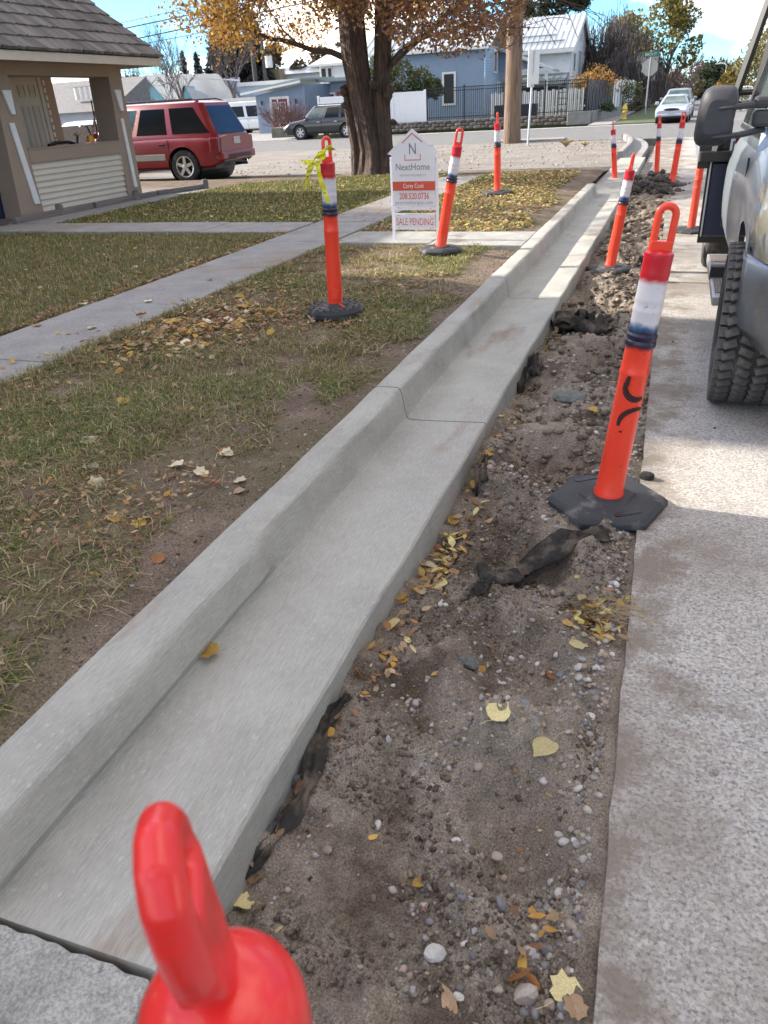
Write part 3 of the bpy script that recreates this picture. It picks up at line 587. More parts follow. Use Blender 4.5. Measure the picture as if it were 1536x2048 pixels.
leaf(487, 1768, 'oval', 'golden', .045, 'narrow greenish gold leaf beside the brown pair at the gutter edge', zf=soilz, rz=1.2)
leaf(490, 1808, 'maple', 'pale yellow', .05, 'pale mottled leaf by the gutter just above the red foreground post', zf=soilz)
leaf(1128, 1985, 'maple', 'pale yellow', .065, 'large pale toothed leaf near the street edge at the bottom of the picture', zf=soilz, rz=1.)
leaf(1150, 2022, 'maple', 'dry tan', .05, 'tan leaf tucked under the large pale toothed leaf', zf=soilz, rz=2.)
leaf(1030, 1955, 'oval', 'orange brown', .07, 'long curled orange leaf in the bottom dirt, left of two', zf=soilz, rz=.4, tilt=.4)
leaf(1060, 1965, 'oval', 'orange brown', .06, 'long curled orange leaf in the bottom dirt, right of two', zf=soilz, rz=2.6, tilt=.4)
leaf(1042, 1930, 'oval', 'golden', .045, 'upright golden leaf above the curled orange pair', zf=soilz, rz=1.5, tilt=.8)
leaf(900, 2010, 'oval', 'dry tan', .065, 'narrow tan curled leaf at the bottom edge of the dirt', zf=soilz, rz=2.2, tilt=.4)
leaf(1105, 1352, 'poplar', 'orange brown', .05, 'cupped orange brown leaf in the dirt left of the street edge pebbles', zf=soilz, tilt=.5)
leaf(960, 1345, 'poplar', 'golden', .042, 'crumpled beige leaf beside a dark grey stone in the dirt', zf=soilz, tilt=.4)
leaf(870, 1357, 'oval', 'golden', .042, 'small upright golden leaf between two pebbles in the dirt', zf=soilz, rz=1.4, tilt=.5)
leaf(815, 1283, 'oval', 'pale yellow', .04, 'pale yellow curled leaf fragment near the gutter edge', zf=soilz)
leaf(785, 1255, 'poplar', 'pale yellow', .06, 'broad creamy folded leaf resting near the gutter edge', zf=soilz, tilt=.5)
leaf(878, 1175, 'poplar', 'pale yellow', .062, 'pale yellow leaf lowest of the heap along the gutter edge', zf=soilz, tilt=.3)
leaf(855, 1135, 'poplar', 'cream', .06, 'cream leaf in the middle of the heap along the gutter edge', zf=soilz, tilt=.3)
leaf(870, 1107, 'maple', 'golden', .065, 'ragged golden leaf on top of the heap along the gutter edge', zf=soilz, tilt=.3)
leaf(908, 1045, 'poplar', 'golden', .05, 'round golden leaf farthest up the heap along the gutter edge', zf=soilz, tilt=.2)
leaf(838, 1155, 'oval', 'orange brown', .05, 'orange brown leaf under the cream leaf of the gutter heap', zf=soilz)
leaf(1185, 832, 'poplar', 'golden', .06, 'golden leaf on pale dirt between the gutter and the front post', zf=soilz)
leaf(1160, 1275, 'maple', 'pale yellow', .06, 'pale leaf on pebbles below the dry grass tuft', zf=soilz, tilt=.15)
leaf(1212, 1277, 'maple', 'golden', .05, 'tan leaf against the street edge below the dry grass tuft', zf=soilz, tilt=.15)
leaf(1205, 1250, 'poplar', 'pale yellow', .05, 'mottled yellow leaf tucked in the dry grass tuft', zf=soilz, tilt=.2)
leaf(1150, 1232, 'poplar', 'pale yellow', .045, 'small yellow leaf left of the dry grass tuft', zf=soilz, tilt=.2)
leaf(1235, 1215, 'maple', 'golden', .06, 'curled golden leaf on the right end of the dry grass tuft', zf=soilz, tilt=.5)
leaf(1140, 1215, 'oval', 'orange brown', .06, 'upright orange leaf on the left end of the dry grass tuft', zf=soilz, tilt=.7)
leaf(282, 637, 'maple', 'orange brown', .10, 'upright orange maple leaf at the verge edge of the sidewalk', zf=yardz, tilt=.9)
leaf(370, 605, 'poplar', 'golden', .09, 'upright golden leaf beside the sidewalk edge', zf=yardz, tilt=.9)
for (px, py, c, s) in ((280, 672, 'cream', .09), (250, 718, 'cream', .09), (396, 700, 'cream', .11), (388, 668, 'golden', .08), (460, 753, 'cream', .08), (100, 803, 'pale yellow', .09), (175, 885, 'cream', .08), (180, 940, 'cream', .08), (197, 973, 'cream', .085), (400, 947, 'cream', .07), (455, 910, 'cream', .065), (357, 932, 'cream', .07), (478, 965, 'cream', .06), (478, 985, 'dry tan', .05), (620, 647, 'pale yellow', .08), (85, 855, 'orange brown', .09), (250, 805, 'golden', .07), (330, 590, 'dry tan', .07), (480, 690, 'dry tan', .08), (345, 735, 'dry tan', .08), (450, 905, 'orange brown', .06), (230, 1038, 'golden', .07), (280, 1050, 'golden', .06), (765, 578, 'cream', .07), (800, 572, 'cream', .06), (560, 563, 'dry tan', .07), (35, 878, 'dry tan', .08), (20, 930, 'dry tan', .08), (320, 1120, 'orange brown', .05)):
    leaf(px, py, r_.choice(('poplar', 'maple')), c, s, f'{c} leaf lying face up on the brown verge grass', f'{c} leaves on the verge grass', zf=yardz)
for (px, py, c, s) in ((165, 610, 'cream', .08), (185, 657, 'cream', .07), (75, 652, 'dry tan', .07), (298, 603, 'cream', .07), (420, 560, 'dry tan', .06)):
    leaf(px, py, 'poplar', c, s, f'lone {c} leaf lying on the bare sidewalk', f'{c} leaves on the sidewalk', zf=lambda x, y: .25+0*x, tilt=.15)
for i in range(70):
    x = r_.uniform(-8.5, -4.3); y = r_.uniform(3.4, 8.2); c = r_.choice(('cream', 'dry tan', 'golden', 'dry tan', 'orange brown'))
    leaf(None, None, 'poplar', c, .075, f'{c} leaf on the greener lawn left of the sidewalk', f'{c} leaves on the house lawn', xy=(x, y), zf=yardz)
for i in range(55):
    x = r_.gauss(-2.98, .27); y = r_.gauss(4.3, .42); c = r_.choice(('cream', 'dry tan', 'golden', 'orange brown', 'dry tan'))
    if x > -3.38: leaf(None, None, r_.choice(('poplar', 'maple')), c, r_.uniform(.06, .09), f'{c} leaf in the loose leaf pile beside the sidewalk', f'{c} leaves in the pile', xy=(x, y), zf=lambda x, y: yardz(x, y)+.012, tilt=.5)
for i in range(40):
    y = r_.uniform(1.5, 6.2); x = LIP+.02+abs(r_.gauss(0, .04)); c = r_.choice(('golden', 'orange brown', 'dry tan', 'pale yellow'))
    leaf(None, None, r_.choice(('oval', 'poplar')), c, r_.uniform(.03, .055), f'{c} leaf wedged against the outer face of the gutter', f'{c} leaves along the gutter face', xy=(x, y), zf=soilz, tilt=.9)
# dry grass tuft near the street edge
b = MB()
for i in range(90):
    a = r_.gauss(0, .5)+(math.pi if r_.random() < .5 else 0); L_ = r_.uniform(.05, .16); x0, y0 = r_.gauss(0, .03), r_.gauss(0, .02); h_ = r_.uniform(.01, .05)
    b.tube([(x0, y0, 0), (x0+L_*.5*math.cos(a), y0+L_*.5*math.sin(a), h_), (x0+L_*math.cos(a), y0+L_*math.sin(a), h_*.7)], .0008, 3)
p = pz(1195, 1235, -.03); b.build('dry_grass_tuft', mat('dry_grass', (.36, .27, .14), .8, .2, 9), loc=(p.x, p.y, float(soilz(np.array(p.x), np.array(p.y)))+.01), label='tangle of dry straw coloured grass beside the street edge', cat='dry grass')
# stones and rubble
def rock(px, py, size, sq, name, label, cat, ma, zf=soilz, seed=1, rough=.25, rz=0, dz=.3):
    z = 0.
    for _ in range(4): p = pz(px, py, z); z = float(zf(np.array(p.x), np.array(p.y)))
    bv, bf = ico(2, seed, rough, sq); bv = np.sign(bv)*np.abs(bv)**.85 if rough > .2 else bv
    me = D.meshes.new(name); me.from_pydata(bv.tolist(), [], bf.tolist()); shade(me, True, 25); me.materials.append(ma)
    inst(me, name, None, (p.x, p.y, z+size*sq[2]*dz*.6), (0, 0, rz), size, label=label, cat=cat)
M_rock = mat('grey_rock', (.20, .195, .185), .9, .3, 2, .15, 8)
rock(1143, 785, .085, (1.1, .8, .42), 'concrete_chunk', 'flat greenish grey concrete chunk in the dirt by the gutter', 'rubble', mat('greenish_concrete', (.15, .16, .145), .9, .3, 2, .1, 9), seed=3, rz=.2)
rock(1293, 957, .026, (1.2, .9, .8), 'asphalt_lump', 'small dark asphalt lump on the street right of the front post', 'rubble', mat('asphalt_lump', (.05, .045, .045), .95, .3, 3, .2, 9), zf=lambda x, y: 0*x, seed=5, dz=.8)
rock(935, 1322, .03, (1.3, .8, .6), 'stone', 'dark grey angular stone in the dirt hollow near a beige leaf', 'stone', M_rock, seed=8)
rock(868, 1908, .020, (1, .85, .7), 'stone', 'pale round stone in the nearest dirt, upper of two', 'stone', mat('pale_stone', (.42, .40, .37), .7, .15, 3), seed=9)
rock(1050, 1990, .022, (1.1, .9, .7), 'stone', 'tan round stone beside the curled orange leaves', 'stone', mat('tan_stone', (.36, .31, .26), .7, .15, 3), seed=10)
rock(990, 1715, .014, (1.2, .9, .7), 'stone', 'small tan oval stone in the middle of the dark dirt', 'stone', MATS['tan_stone'], seed=11)
rock(586, 990, .03, (1, .9, .6), 'stone', 'grey stone on the bare soil beside the kerb back', 'stone', M_rock, zf=yardz, seed=12) if False else None
for (px, py, s) in ((548, 1640, .022), (572, 1628, .016), (560, 1655, .018), (540, 1662, .014), (590, 1560, .018), (596, 1585, .013)):
    rock(px, py, s, (1, .85, .75), 'concrete_crumb', 'grey crumb of broken concrete lying on the black fabric beside the gutter', 'rubble', mat('broken_concrete2', (.24, .245, .25), .95, .3, 3, .2, 8), seed=int(px), rough=.3)
    D.objects[-1]['group'] = 'concrete crumbs on the fabric' if False else None
for o in D.objects:
    if o.name.startswith('concrete_crumb'): o['group'] = 'concrete crumbs on the fabric'
    if 'group' in o.keys() and o['group'] is None: del o['group']

# landscape fabric scraps
def ribbon(name, pts, w, label, th=.002, thick=None, wob=.02, seed=1, fold=.03):
    r = random.Random(seed); pts = [Vector(p) for p in pts]; P = []
    for i in range(len(pts)-1):
        n = 8
        for k in range(n): P.append(pts[i].lerp(pts[i+1], k/n))
    P.append(pts[-1]); nx = 9; vs = []; m_ = len(P)
    for i, p in enumerate(P):
        tg = (P[min(i+1, m_-1)]-P[max(i-1, 0)]).normalized(); s_ = tg.cross(Vector((0, 0, 1))).normalized(); ww = w*(1+.35*math.sin(i*.55+seed))*(.35+.65*math.sin(math.pi*min(1, (i+1)/m_*1.02))**.5)
        for j in range(nx):
            u = j/(nx-1)-.5; vs.append(p+s_*u*ww+Vector((r.uniform(-1, 1)*.003, r.uniform(-1, 1)*.003, fold*math.cos(u*11+i*.35)*.5+fold*.6*math.sin(i*.8+u*4)*.5+fold*.3)))
    fs = [(i*nx+j, i*nx+j+1, (i+1)*nx+j+1, (i+1)*nx+j) for i in range(m_-1) for j in range(nx-1)]
    o = MB().add(vs, fs).build(name, M_fabric, smooth=True, ang=80, label=label, cat='fabric scrap'); s = o.modifiers.new('s', 'SOLIDIFY'); s.thickness = th; return o
def S(px, py, dz=.0):
    z = 0.
    for _ in range(5): p = pz(px, py, z); z = float(soilz(np.array(p.x), np.array(p.y)))+dz
    return (p.x, p.y, z)
ribbon('fabric_scrap', [S(1215, 1070, .022), S(1130, 1075, .024), S(1040, 1120, .024), S(985, 1150, .03), S(950, 1180, .015)], .13, 'dark twisted strip of landscape fabric pulled out from under the front post base', seed=2, fold=.022)
ribbon('fabric_scrap', [S(700, 1390, .02), S(655, 1430, .03), S(640, 1480, .03), S(620, 1560, .015), S(580, 1640, .015), S(520, 1710, .01), S(470, 1770, .01)], .045, 'long black fabric strip standing along the outer face of the gutter', seed=3, fold=.012)
ribbon('fabric_scrap', [S(975, 920, .01), S(962, 950, .02), S(950, 990, .015)], .05, 'small black fabric scrap against the gutter beside the front post', seed=4, fold=.04)
ribbon('fabric_scrap', [S(1075, 735, .03), S(1055, 755, .03), S(1035, 785, .01)], .12, 'crumpled grey fabric scrap by the gutter near the concrete chunk', seed=5, fold=.06)
ribbon('fabric_scrap', [S(1205, 655, .01), S(1170, 650, .07), S(1130, 650, .04), S(1115, 668, .0)], .34, 'black fabric hump buried in dirt between the gutter and the leaning post', seed=6, fold=.09)
ribbon('fabric_scrap', [S(1262, 540, .0), S(1285, 520, .03), S(1300, 515, .0)], .2, 'black fabric edge showing in the dirt right of the second post', seed=7, fold=.05)

# ------------------------------------------------------------------ delineator posts
def base_mesh(b, n, r, h, rot=0, slots=True):
    M1 = Matrix.Rotation(rot, 4, 'Z')
    prof = [(r, 0), (r, h*.55), (r*.93, h*.9), (r*.88, h), (.35*r+.03, h*1.05), (.35*r+.025, h*1.25), (.06, h*1.3)]
    b.lathe(prof, n, M1); return b
HOLE = None
def handle_mb(b, z0, hh, w, t, wide=.021):
    pts = []; R = w/2-wide*.5
    for k in range(4): pts.append((-R, 0, z0+(hh-R-wide*.5)*k/3))
    for k in range(1, 12): a = math.pi-math.pi*k/12; pts.append((R*math.cos(a), 0, z0+hh-R-wide*.5+R*math.sin(a)))
    for k in range(4): pts.append((R, 0, z0+(hh-R-wide*.5)*(1-k/3)))
    b.tube(pts, wide*.5, 10, flat=t/wide); b.box((0, 0, z0+.012), (w*.93, t, .05)); return b
def delineator(base, top_px, label, sides=6, brot=0., hrot=0., bmat=M_rubber, br=.235, bh=.045, scale=None, bz=0., dent=False, tubemat=None, hmat=None, ribs=True, name='delineator_post'):
    Y = base.y; tp = pY(*top_px, Y)
    v = tp-base; Ln = v.length; s = scale or Ln/1.17; ax = v.normalized()
    root = empty(name, base, 0, label, 'delineator', 'orange delineator posts'); root.scale = (s, s, s)
    base_mesh(MB(), sides, br, bh, brot).build('base', bmat, root, smooth=True, ang=25, bevel=.004)
    if sides <= 8:      # carrying slots in the rubber foot
        for k in (0, 1):
            sm = MB()
            a = brot+math.pi*(k)+rad(-68); cx, cy = .165*math.cos(a), .165*math.sin(a)
            Mr = Matrix.Translation((cx, cy, bh*1.045)) @ Matrix.Rotation(a+math.pi/2, 4, 'Z')
            pts = [(.045+.013*math.cos(q), .013*math.sin(q)) for q in np.linspace(-1.57, 1.57, 6)]+[(-.045+.013*math.cos(q), .013*math.sin(q)) for q in np.linspace(1.57, 4.71, 6)]
            sm.prism(pts, -.006, .0015, M=Mr)
            sm.build('carry_slot', M_black, root)
    else:
        sm = MB()
        for k in range(46):
            a = k*2.4; q = .09+.13*math.sqrt(k/46); sm.box((q*math.cos(a), q*math.sin(a), bh*(1.06 if q > .1 else 1.2)), (.013, .013, .004))
        sm.build('base_stud', mat('stud_hole', (.01, .01, .011), .8, .1), root)
    rot = Vector((0, 0, 1)).rotation_difference(ax)
    pr = [(.052, .05), (.060, .055), (.060, .068), (.0545, .078), (.0535, .2), (.0525, .40), (.0515, .566), (.0535, .574), (.0535, .582), (.0505, .590), (.0500, .672)]
    pr += [(.0555, .682), (.0565, .690), (.0555, .698), (.0515, .704), (.0555, .712), (.0555, .722), (.0500, .730), (.0495, .80), (.051, .806), (.051, .814), (.0495, .82), (.0495, .842), (.051, .848), (.0495, .856), (.0490, .93), (.0500, .938), (.0490, .945), (.0490, .985), (.0500, 1.0), (.0490, 1.008), (.036, 1.016), (.01, 1.018)]
    b = MB().lathe(pr, 40)
    if dent:
        b.v = [((x*(1-.25*math.exp(-((z-.13)/.045)**2)*max(0, -y/.055)) if z < .25 else x), (y+.03*math.exp(-((z-.13)/.04)**2)*max(0, -y/.055)), z) for x, y, z in b.v]
        b.box((-.015, -.056, .16), (.05, .008, .07), Matrix.Rotation(.25, 4, 'Y')); b.box((.03, -.058, .095), (.05, .008, .03), Matrix.Rotation(.5, 4, 'Y'))
    tb = b.build('tube', tubemat or M_tube, root, smooth=True, ang=30); tb.rotation_mode = 'QUATERNION'; tb.rotation_quaternion = rot
    hb = handle_mb(MB(), 1.01, .16, .077, .026)
    h = hb.build('handle', hmat or M_handle, root, smooth=True, ang=50, bevel=.002); h.rotation_mode = 'QUATERNION'; h.rotation_quaternion = rot @ Quaternion((0, 0, 1), hrot)
    return root, tb, s
r0, tb0, _ = delineator(Vector((-.115, 2.88, -.005)), (1340, 405), 'nearest upright orange post on a black hexagonal base, black spray marks on its tube', 6, rad(12), hrot=rad(8), br=.245)
# sprayed marks: thin skins hugging the tube
def spray(tb, strokes):
    b = MB()
    for pts in strokes:
        for i in range(len(pts)-1):
            (a0, z0, w0), (a1, z1, w1) = pts[i], pts[i+1]
            dx, dz = (a1-a0)*.053, z1-z0; L_ = math.hypot(dx, dz) or 1; nx_, nz_ = -dz/L_, dx/L_
            q = [(a0*.053+nx_*w0, z0+nz_*w0), (a0*.053-nx_*w0, z0-nz_*w0), (a1*.053-nx_*w1, z1-nz_*w1), (a1*.053+nx_*w1, z1+nz_*w1)]
            b.add([(.0548*math.cos(x/.053), .0548*math.sin(x/.053), z) for x, z in q], [(0, 1, 2, 3)])
    sk = mat('black_spray_paint', (.03, .008, .008), .6, .3, 40); t = sk.node_tree; bs = t.nodes['Principled BSDF']
    return b.build('spray_mark', sk, tb)
A0 = rad(-90-5)
def arc(c, zc, r, a0, a1, w, n=14, sq=1.0):
    o_ = []
    for k in range(n+1):
        q = a0+(a1-a0)*k/n; o_.append((A0+(c+r*math.cos(q)*sq)/.053, zc+r*math.sin(q), w*(.55+.45*math.sin(math.pi*(k+.5)/(n+1)))))
    return o_
spray(tb0, [arc(.034, .535, .050, rad(165), rad(300), .0125), arc(.034, .55, .046, rad(150), rad(200), .009, 5), arc(.048, .385, .062, rad(70), rad(190), .010), arc(.0, .35, .004, 0, rad(180), .005, 4)])
r1, tb1, _ = delineator(pz(672, 628, .235), (652, 272), 'leaning orange post with a dented foot, round studded black base and yellow tape', 20, 0, hrot=rad(62), br=.2, bh=.065, dent=True)
delineator(pz(880, 503, .235), (921, 256), 'tilted orange post just right of the realty sign, on a black octagonal base', 8, rad(20), hrot=rad(15), br=.23)
delineator(pz(995, 388, .235), (995, 224), 'upright orange post with red white stripes on the leafy grass beyond the sign', 6, rad(0), hrot=rad(85), br=.26,
           tubemat=None)
delineator(Vector((-.5, 7.7, .0)), (1268, 306), 'orange post sunk in dirt right of the gutter with a dusty base', 6, rad(50), hrot=rad(75), br=.26)
delineator(pz(1230, 367, .02)+Vector((0, 0, .0)), (1226, 242), 'thin far orange post standing at the end of the kerb beside the gravel', 6, rad(10), hrot=rad(88), br=.27)
delineator(Vector((-.36, 16.55, .07)), (1320, 230), 'far orange post behind the dark soil mound, black marks on its side', 6, rad(30), hrot=rad(60), br=.22)
delineator(pz(1343, 371, .0), (1369, 223), 'far leaning orange post on a flat black base right of the soil mound', 6, rad(15), hrot=rad(20), br=.27)
delineator(Vector((.24, 10.1, .0)), (1409, 283), 'crushed plain orange post partly hidden behind the truck', 6, rad(30), hrot=rad(80), br=.3, tubemat=mat('plain_orange', (.80, .075, .035), .45, .1, 9))
r9, tb9, _ = delineator(Vector((-.2, .2, .0)), (0, 0), 'blurred glossy red post top with looped handle right in the foreground', 6, scale=1.0, hrot=rad(80), tubemat=M_redh, hmat=M_redh) if False else (None, None, None)
root = empty('delineator_post', (-.2, .2, 0), 0, 'blurred glossy red post top with looped handle in the foreground, its base out of view', 'delineator', 'orange delineator posts')
base_mesh(MB(), 6, .235, .045).build('base', M_rubber, root, bevel=.004)
MB().lathe([(.056, .05), (.0525, .4), (.0520, .75), (.0520, .915), (.0535, .92), (.0520, .927), (.0520, 1.002), (.0512, 1.018), (.048, 1.032), (.040, 1.042), (.026, 1.050), (.008, 1.052)], 48).build('tube', M_redh, root, smooth=True, ang=50)
b = MB(); zt = 1.205                                # a squared loop, thick at the crown, leaning legs
def hpt(u, z): return (u, 0, z)
pts = [(-.012, 1.035), (-.016, 1.06), (-.021, 1.09), (-.024, 1.12), (-.0245, 1.145), (-.021, 1.166), (-.011, 1.181), (.004, 1.186), (.018, 1.182), (.028, 1.169), (.031, 1.150), (.031, 1.128), (.027, 1.108), (.016, 1.088), (.004, 1.065), (-.002, 1.035)]
rr = [.0165, .0145, .0125, .0112, .0112, .0118, .0125, .0128, .0128, .0128, .0128, .0128, .0132, .0138, .0145, .0155]
b.tube([hpt(u, z) for u, z in pts], rr, 14, flat=1.0); b.box((.003, 0, 1.115), (.056, .026, .062)); b.box((-.008, 0, 1.065), (.026, .028, .05))
_lm = Matrix.Rotation(rad(57), 3, 'Z'); b.v = [tuple(Vector(v)+_lm @ (Vector((-.7, -.7, 0))*max(0, v[2]-1.045)*.05)) for v in b.v]
h = b.build('handle', M_redh, root, smooth=True, ang=180); h.rotation_euler = (0, 0, rad(-57)); h.scale = (1, 1, 1); md = h.modifiers.new('r', 'REMESH'); md.mode = 'VOXEL'; md.voxel_size = .0022; md.use_smooth_shade = True
sm_ = h.modifiers.new('s', 'SMOOTH'); sm_.iterations = 14; sm_.factor = .6

# caution tape knotted on the leaning post
tp = pY(652, 312, 4.75); M_tape = mat('yellow_tape', (.80, .75, .02), .4, .1, 10, spots=[((.02, .02, .02), 26, .60, .63, (1, 1, 1))], sub=.2)
b = MB()
def strip(b, P, w, tw=0.):
    P = [Vector(p) for p in P]; Q = []
    for i in range(len(P)-1):
        for k in range(5): Q.append(P[i].lerp(P[i+1], k/5))
    Q.append(P[-1]); vs = []
    for i, p in enumerate(Q):
        a = tw*i; s_ = Vector((math.cos(a), .4*math.sin(a), math.sin(a)*.6))*w/2; o2 = Vector((0, .004*math.sin(i*1.3), 0)); vs += [p-s_+o2, p+s_+o2]
    b.add(vs, [(2*i, 2*i+1, 2*i+3, 2*i+2) for i in range(len(Q)-1)])
x, y, z = tp
strip(b, [(x+.0, y-.06, z+.03), (x-.03, y-.075, z+.0), (x-.06, y-.07, z-.03), (x-.12, y-.06, z-.03), (x-.15, y-.05, z-.02)], .045, .12)
strip(b, [(x-.06, y-.07, z-.03), (x-.09, y-.07, z-.08), (x-.11, y-.07, z-.12), (x-.13, y-.065, z-.18)], .045, .1)
strip(b, [(x-.03, y-.075, z-.02), (x-.02, y-.08, z-.10), (x+.0, y-.08, z-.17), (x+.025, y-.08, z-.26)], .028, .05)
strip(b, [(x+.045, y+.01, z+.03), (x+.035, y-.05, z+.05), (x+.0, y-.065, z+.02), (x-.04, y-.05, z-.01), (x-.04, y, z+.0)], .04, .2)
strip(b, [(x+.04, y-.03, z+.06), (x+.02, y-.06, z+.02), (x-.01, y-.065, z-.03)], .035, .4)
o = b.build('caution_tape', M_tape, label='yellow and black caution tape knotted round the handle of the leaning post', cat='caution tape'); s_ = o.modifiers.new('s', 'SOLIDIFY'); s_.thickness = .0008
# ------------------------------------------------------------------ realty sign
def text(body, size, c, ma, parent, name='lettering', w=None, M=None, off=0.):
    cu = D.curves.new(name, 'FONT'); cu.body = body; cu.size = size; cu.align_x = 'CENTER'; cu.align_y = 'CENTER'; cu.offset = off; cu.resolution_u = 3
    ob = D.objects.new(name, cu); C.objects.link(ob); bpy.context.view_layer.update()
    me = D.meshes.new_from_object(ob.evaluated_get(bpy.context.evaluated_depsgraph_get())); me.name = name
    C.objects.unlink(ob); D.objects.remove(ob); xs = [v.co.x for v in me.vertices]; ys = [v.co.y for v in me.vertices]
    cx, cy = (max(xs)+min(xs))/2, (max(ys)+min(ys))/2; k = (w/(max(xs)-min(xs))) if w else 1
    hk = size/((max(ys)-min(ys)) or 1) if w else 1
    for v in me.vertices: v.co = Vector(((v.co.x-cx)*k+c[0], c[1], (v.co.y-cy)*hk+c[2]))
    if M is not None: me.transform(M)
    me.materials.clear(); me.materials.append(ma); o = D.objects.new(name, me); link(o, parent); return o
sx, sy, sz = -2.50, 7.9, .235
sg = empty('realty_sign', (sx, sy, sz), rad(-4), 'white house shaped realty sign reading SALE PENDING on two white stakes', 'sign')
K = .00104; U = lambda px: (px-480)*.001115; Zs = lambda py: (1175-py)*K
M_sign = mat('sign_white', (.62, .64, .67), .5, .04, 3); M_ink = mat('grey_ink', (.14, .145, .16), .6, .05, 5); M_rink = mat('rust_red_ink', (.50, .075, .04), .6, .05, 5); M_lg = mat('pale_ink', (.22, .24, .27), .6, .05, 5)
for px in (262, 700): MB().box2((U(px-14), .006, -.1 if px > 500 else -.08), (U(px+12), .024, Zs(405))).build('stake', M_vinyl, sg, bevel=.002)
MB().prism([(U(270), Zs(852)), (U(690), Zs(852)), (U(690), Zs(385)), (U(725), Zs(368)), (U(478), Zs(162)), (U(232), Zs(375)), (U(270), Zs(387))], -.004, .004, 'y').build('house_panel', M_sign, sg)
MB().prism([(U(282), Zs(1050)), (U(682), Zs(1050)), (U(682), Zs(928)), (U(282), Zs(928))], -.004, .004, 'y').build('rider_panel', M_sign, sg)
for a, b in ((885, 856), (1068, 1052), (925, 915)): MB().box2((U(272), .004, Zs(a)), (U(690), .018, Zs(b))).build('crossbar', M_vinyl, sg)
MB().box2((U(273), -.006, Zs(705)), (U(687), -.0045, Zs(622))).build('red_band', M_rink, sg)
def stroke(pts, w, nm, ma):
    b = MB()
    for p, q in zip(pts, pts[1:]):
        p = Vector((U(p[0]), 0, Zs(p[1]))); q = Vector((U(q[0]), 0, Zs(q[1]))); t = (q-p).normalized(); n_ = Vector((-t.z, 0, t.x))*w/2; e = t*w*.35
        b.add([p-n_-e, p+n_-e, q+n_+e, q-n_+e], [(0, 1, 2, 3)])
    b.v = [(x, -.0052-.00005*(i//4), z) for i, (x, y, z) in enumerate(b.v)]; return b.build(nm, ma, sg)
stroke([(382, 283), (477, 203), (572, 280)], .010, 'roof_emblem', M_rink); stroke([(402, 385), (402, 433), (552, 433), (552, 385)], .008, 'bracket_emblem', M_rink)
text('N', .10, (U(478), -.0052, Zs(335)), M_ink, sg, w=.072)
text('NextHome', .062, (U(475), -.0052, Zs(492)), M_ink, sg, w=.365)
text('ADVANTAGE REALTY', .021, (U(473), -.0052, Zs(567)), M_lg, sg, w=.285)
text('Corey Cook', .056, (U(479), -.0072, Zs(668)), M_white, sg, w=.225)
text('208.520.0736', .062, (U(482), -.0052, Zs(755)), M_rink, sg, w=.325, off=.0008)
text('yourrealtorguy.com', .046, (U(478), -.0052, Zs(818)), M_lg, sg, w=.415)
text('SALE PENDING', .070, (U(481), -.0052, Zs(992)), M_rink, sg, w=.41)
for (x, y) in ((312, 315), (645, 313), (257, 428), (698, 426), (320, 862), (640, 868), (322, 932), (638, 940), (322, 1052), (636, 1058)):
    MB().lathe([(.005, 0), (.004, .003)], 10, Matrix.Translation((U(x), -.0045, Zs(y))) @ Matrix.Rotation(rad(90), 4, 'X')).build('screw', M_ink, sg)

# ------------------------------------------------------------------ porch house
PX_ = -9.30; hs = empty('porch_house', (-10, 10.5, .2), 0, 'tan trimmed house porch with a wood shake roof and cream siding at the left', 'house')
TI = Matrix.Translation((10, -10.5, -.2))
def hb(name, bld, ma, parent=hs, **k):
    bld.v = [(x+10, y-10.5, z-.2) for x, y, z in bld.v]; return bld.build(name, ma, parent, **k)
# corner posts, flared towards the ground
def post(y0t, y1t, y0b, y1b, d=.42, nm='porch_post'):
    b = MB(); zb, zt = .24, 2.34
    b.add([(PX_, y0b, zb), (PX_, y1b, zb), (PX_-d, y1b, zb), (PX_-d, y0b, zb), (PX_, y0t, zt), (PX_, y1t, zt), (PX_-d, y1t, zt), (PX_-d, y0t, zt)], [(0, 1, 5, 4), (1, 2, 6, 5), (2, 3, 7, 6), (3, 0, 4, 7), (0, 3, 2, 1), (4, 5, 6, 7)]); return hb(nm, b, M_taupe, bevel=.006)
post(9.76, 10.05, 9.62, 10.11); post(12.38, 12.72, 12.28, 12.70)
hb('header_beam', MB().box2((PX_+.003, 9.3, 2.165), (PX_-.40, 12.73, 2.345)), M_taupe, bevel=.004)
hb('sill_beam', MB().box2((PX_+.003, 10.09, .995), (PX_-.14, 12.36, 1.175)), M_taupe, bevel=.004)
hb('sill_cap', MB().box2((PX_+.012, 10.09, 1.176), (PX_-.2, 12.36, 1.196)), M_taupe)
for i in range(8):      # lap siding boards under the sill
    z0 = .30+i*.0865; b = MB(); b.add([(PX_-.016, 10.1, z0), (PX_-.016, 12.31, z0), (PX_-.048, 12.31, z0+.087), (PX_-.048, 10.1, z0+.087), (PX_-.07, 10.1, z0), (PX_-.07, 12.31, z0), (PX_-.07, 12.31, z0+.087), (PX_-.07, 10.1, z0+.087)], [(0, 1, 2, 3), (4, 7, 6, 5), (0, 4, 5, 1), (3, 2, 6, 7), (0, 3, 7, 4), (1, 5, 6, 2)])
    hb('siding_board', b, M_siding)
hb('knee_wall', MB().box2((PX_-.072, 10.08, .25), (PX_-.16, 12.33, 1.0)), M_taupe)
hb('corner_strip', MB().box2((PX_-.01, 12.30, .28), (PX_-.06, 12.335, .995)), M_siding)
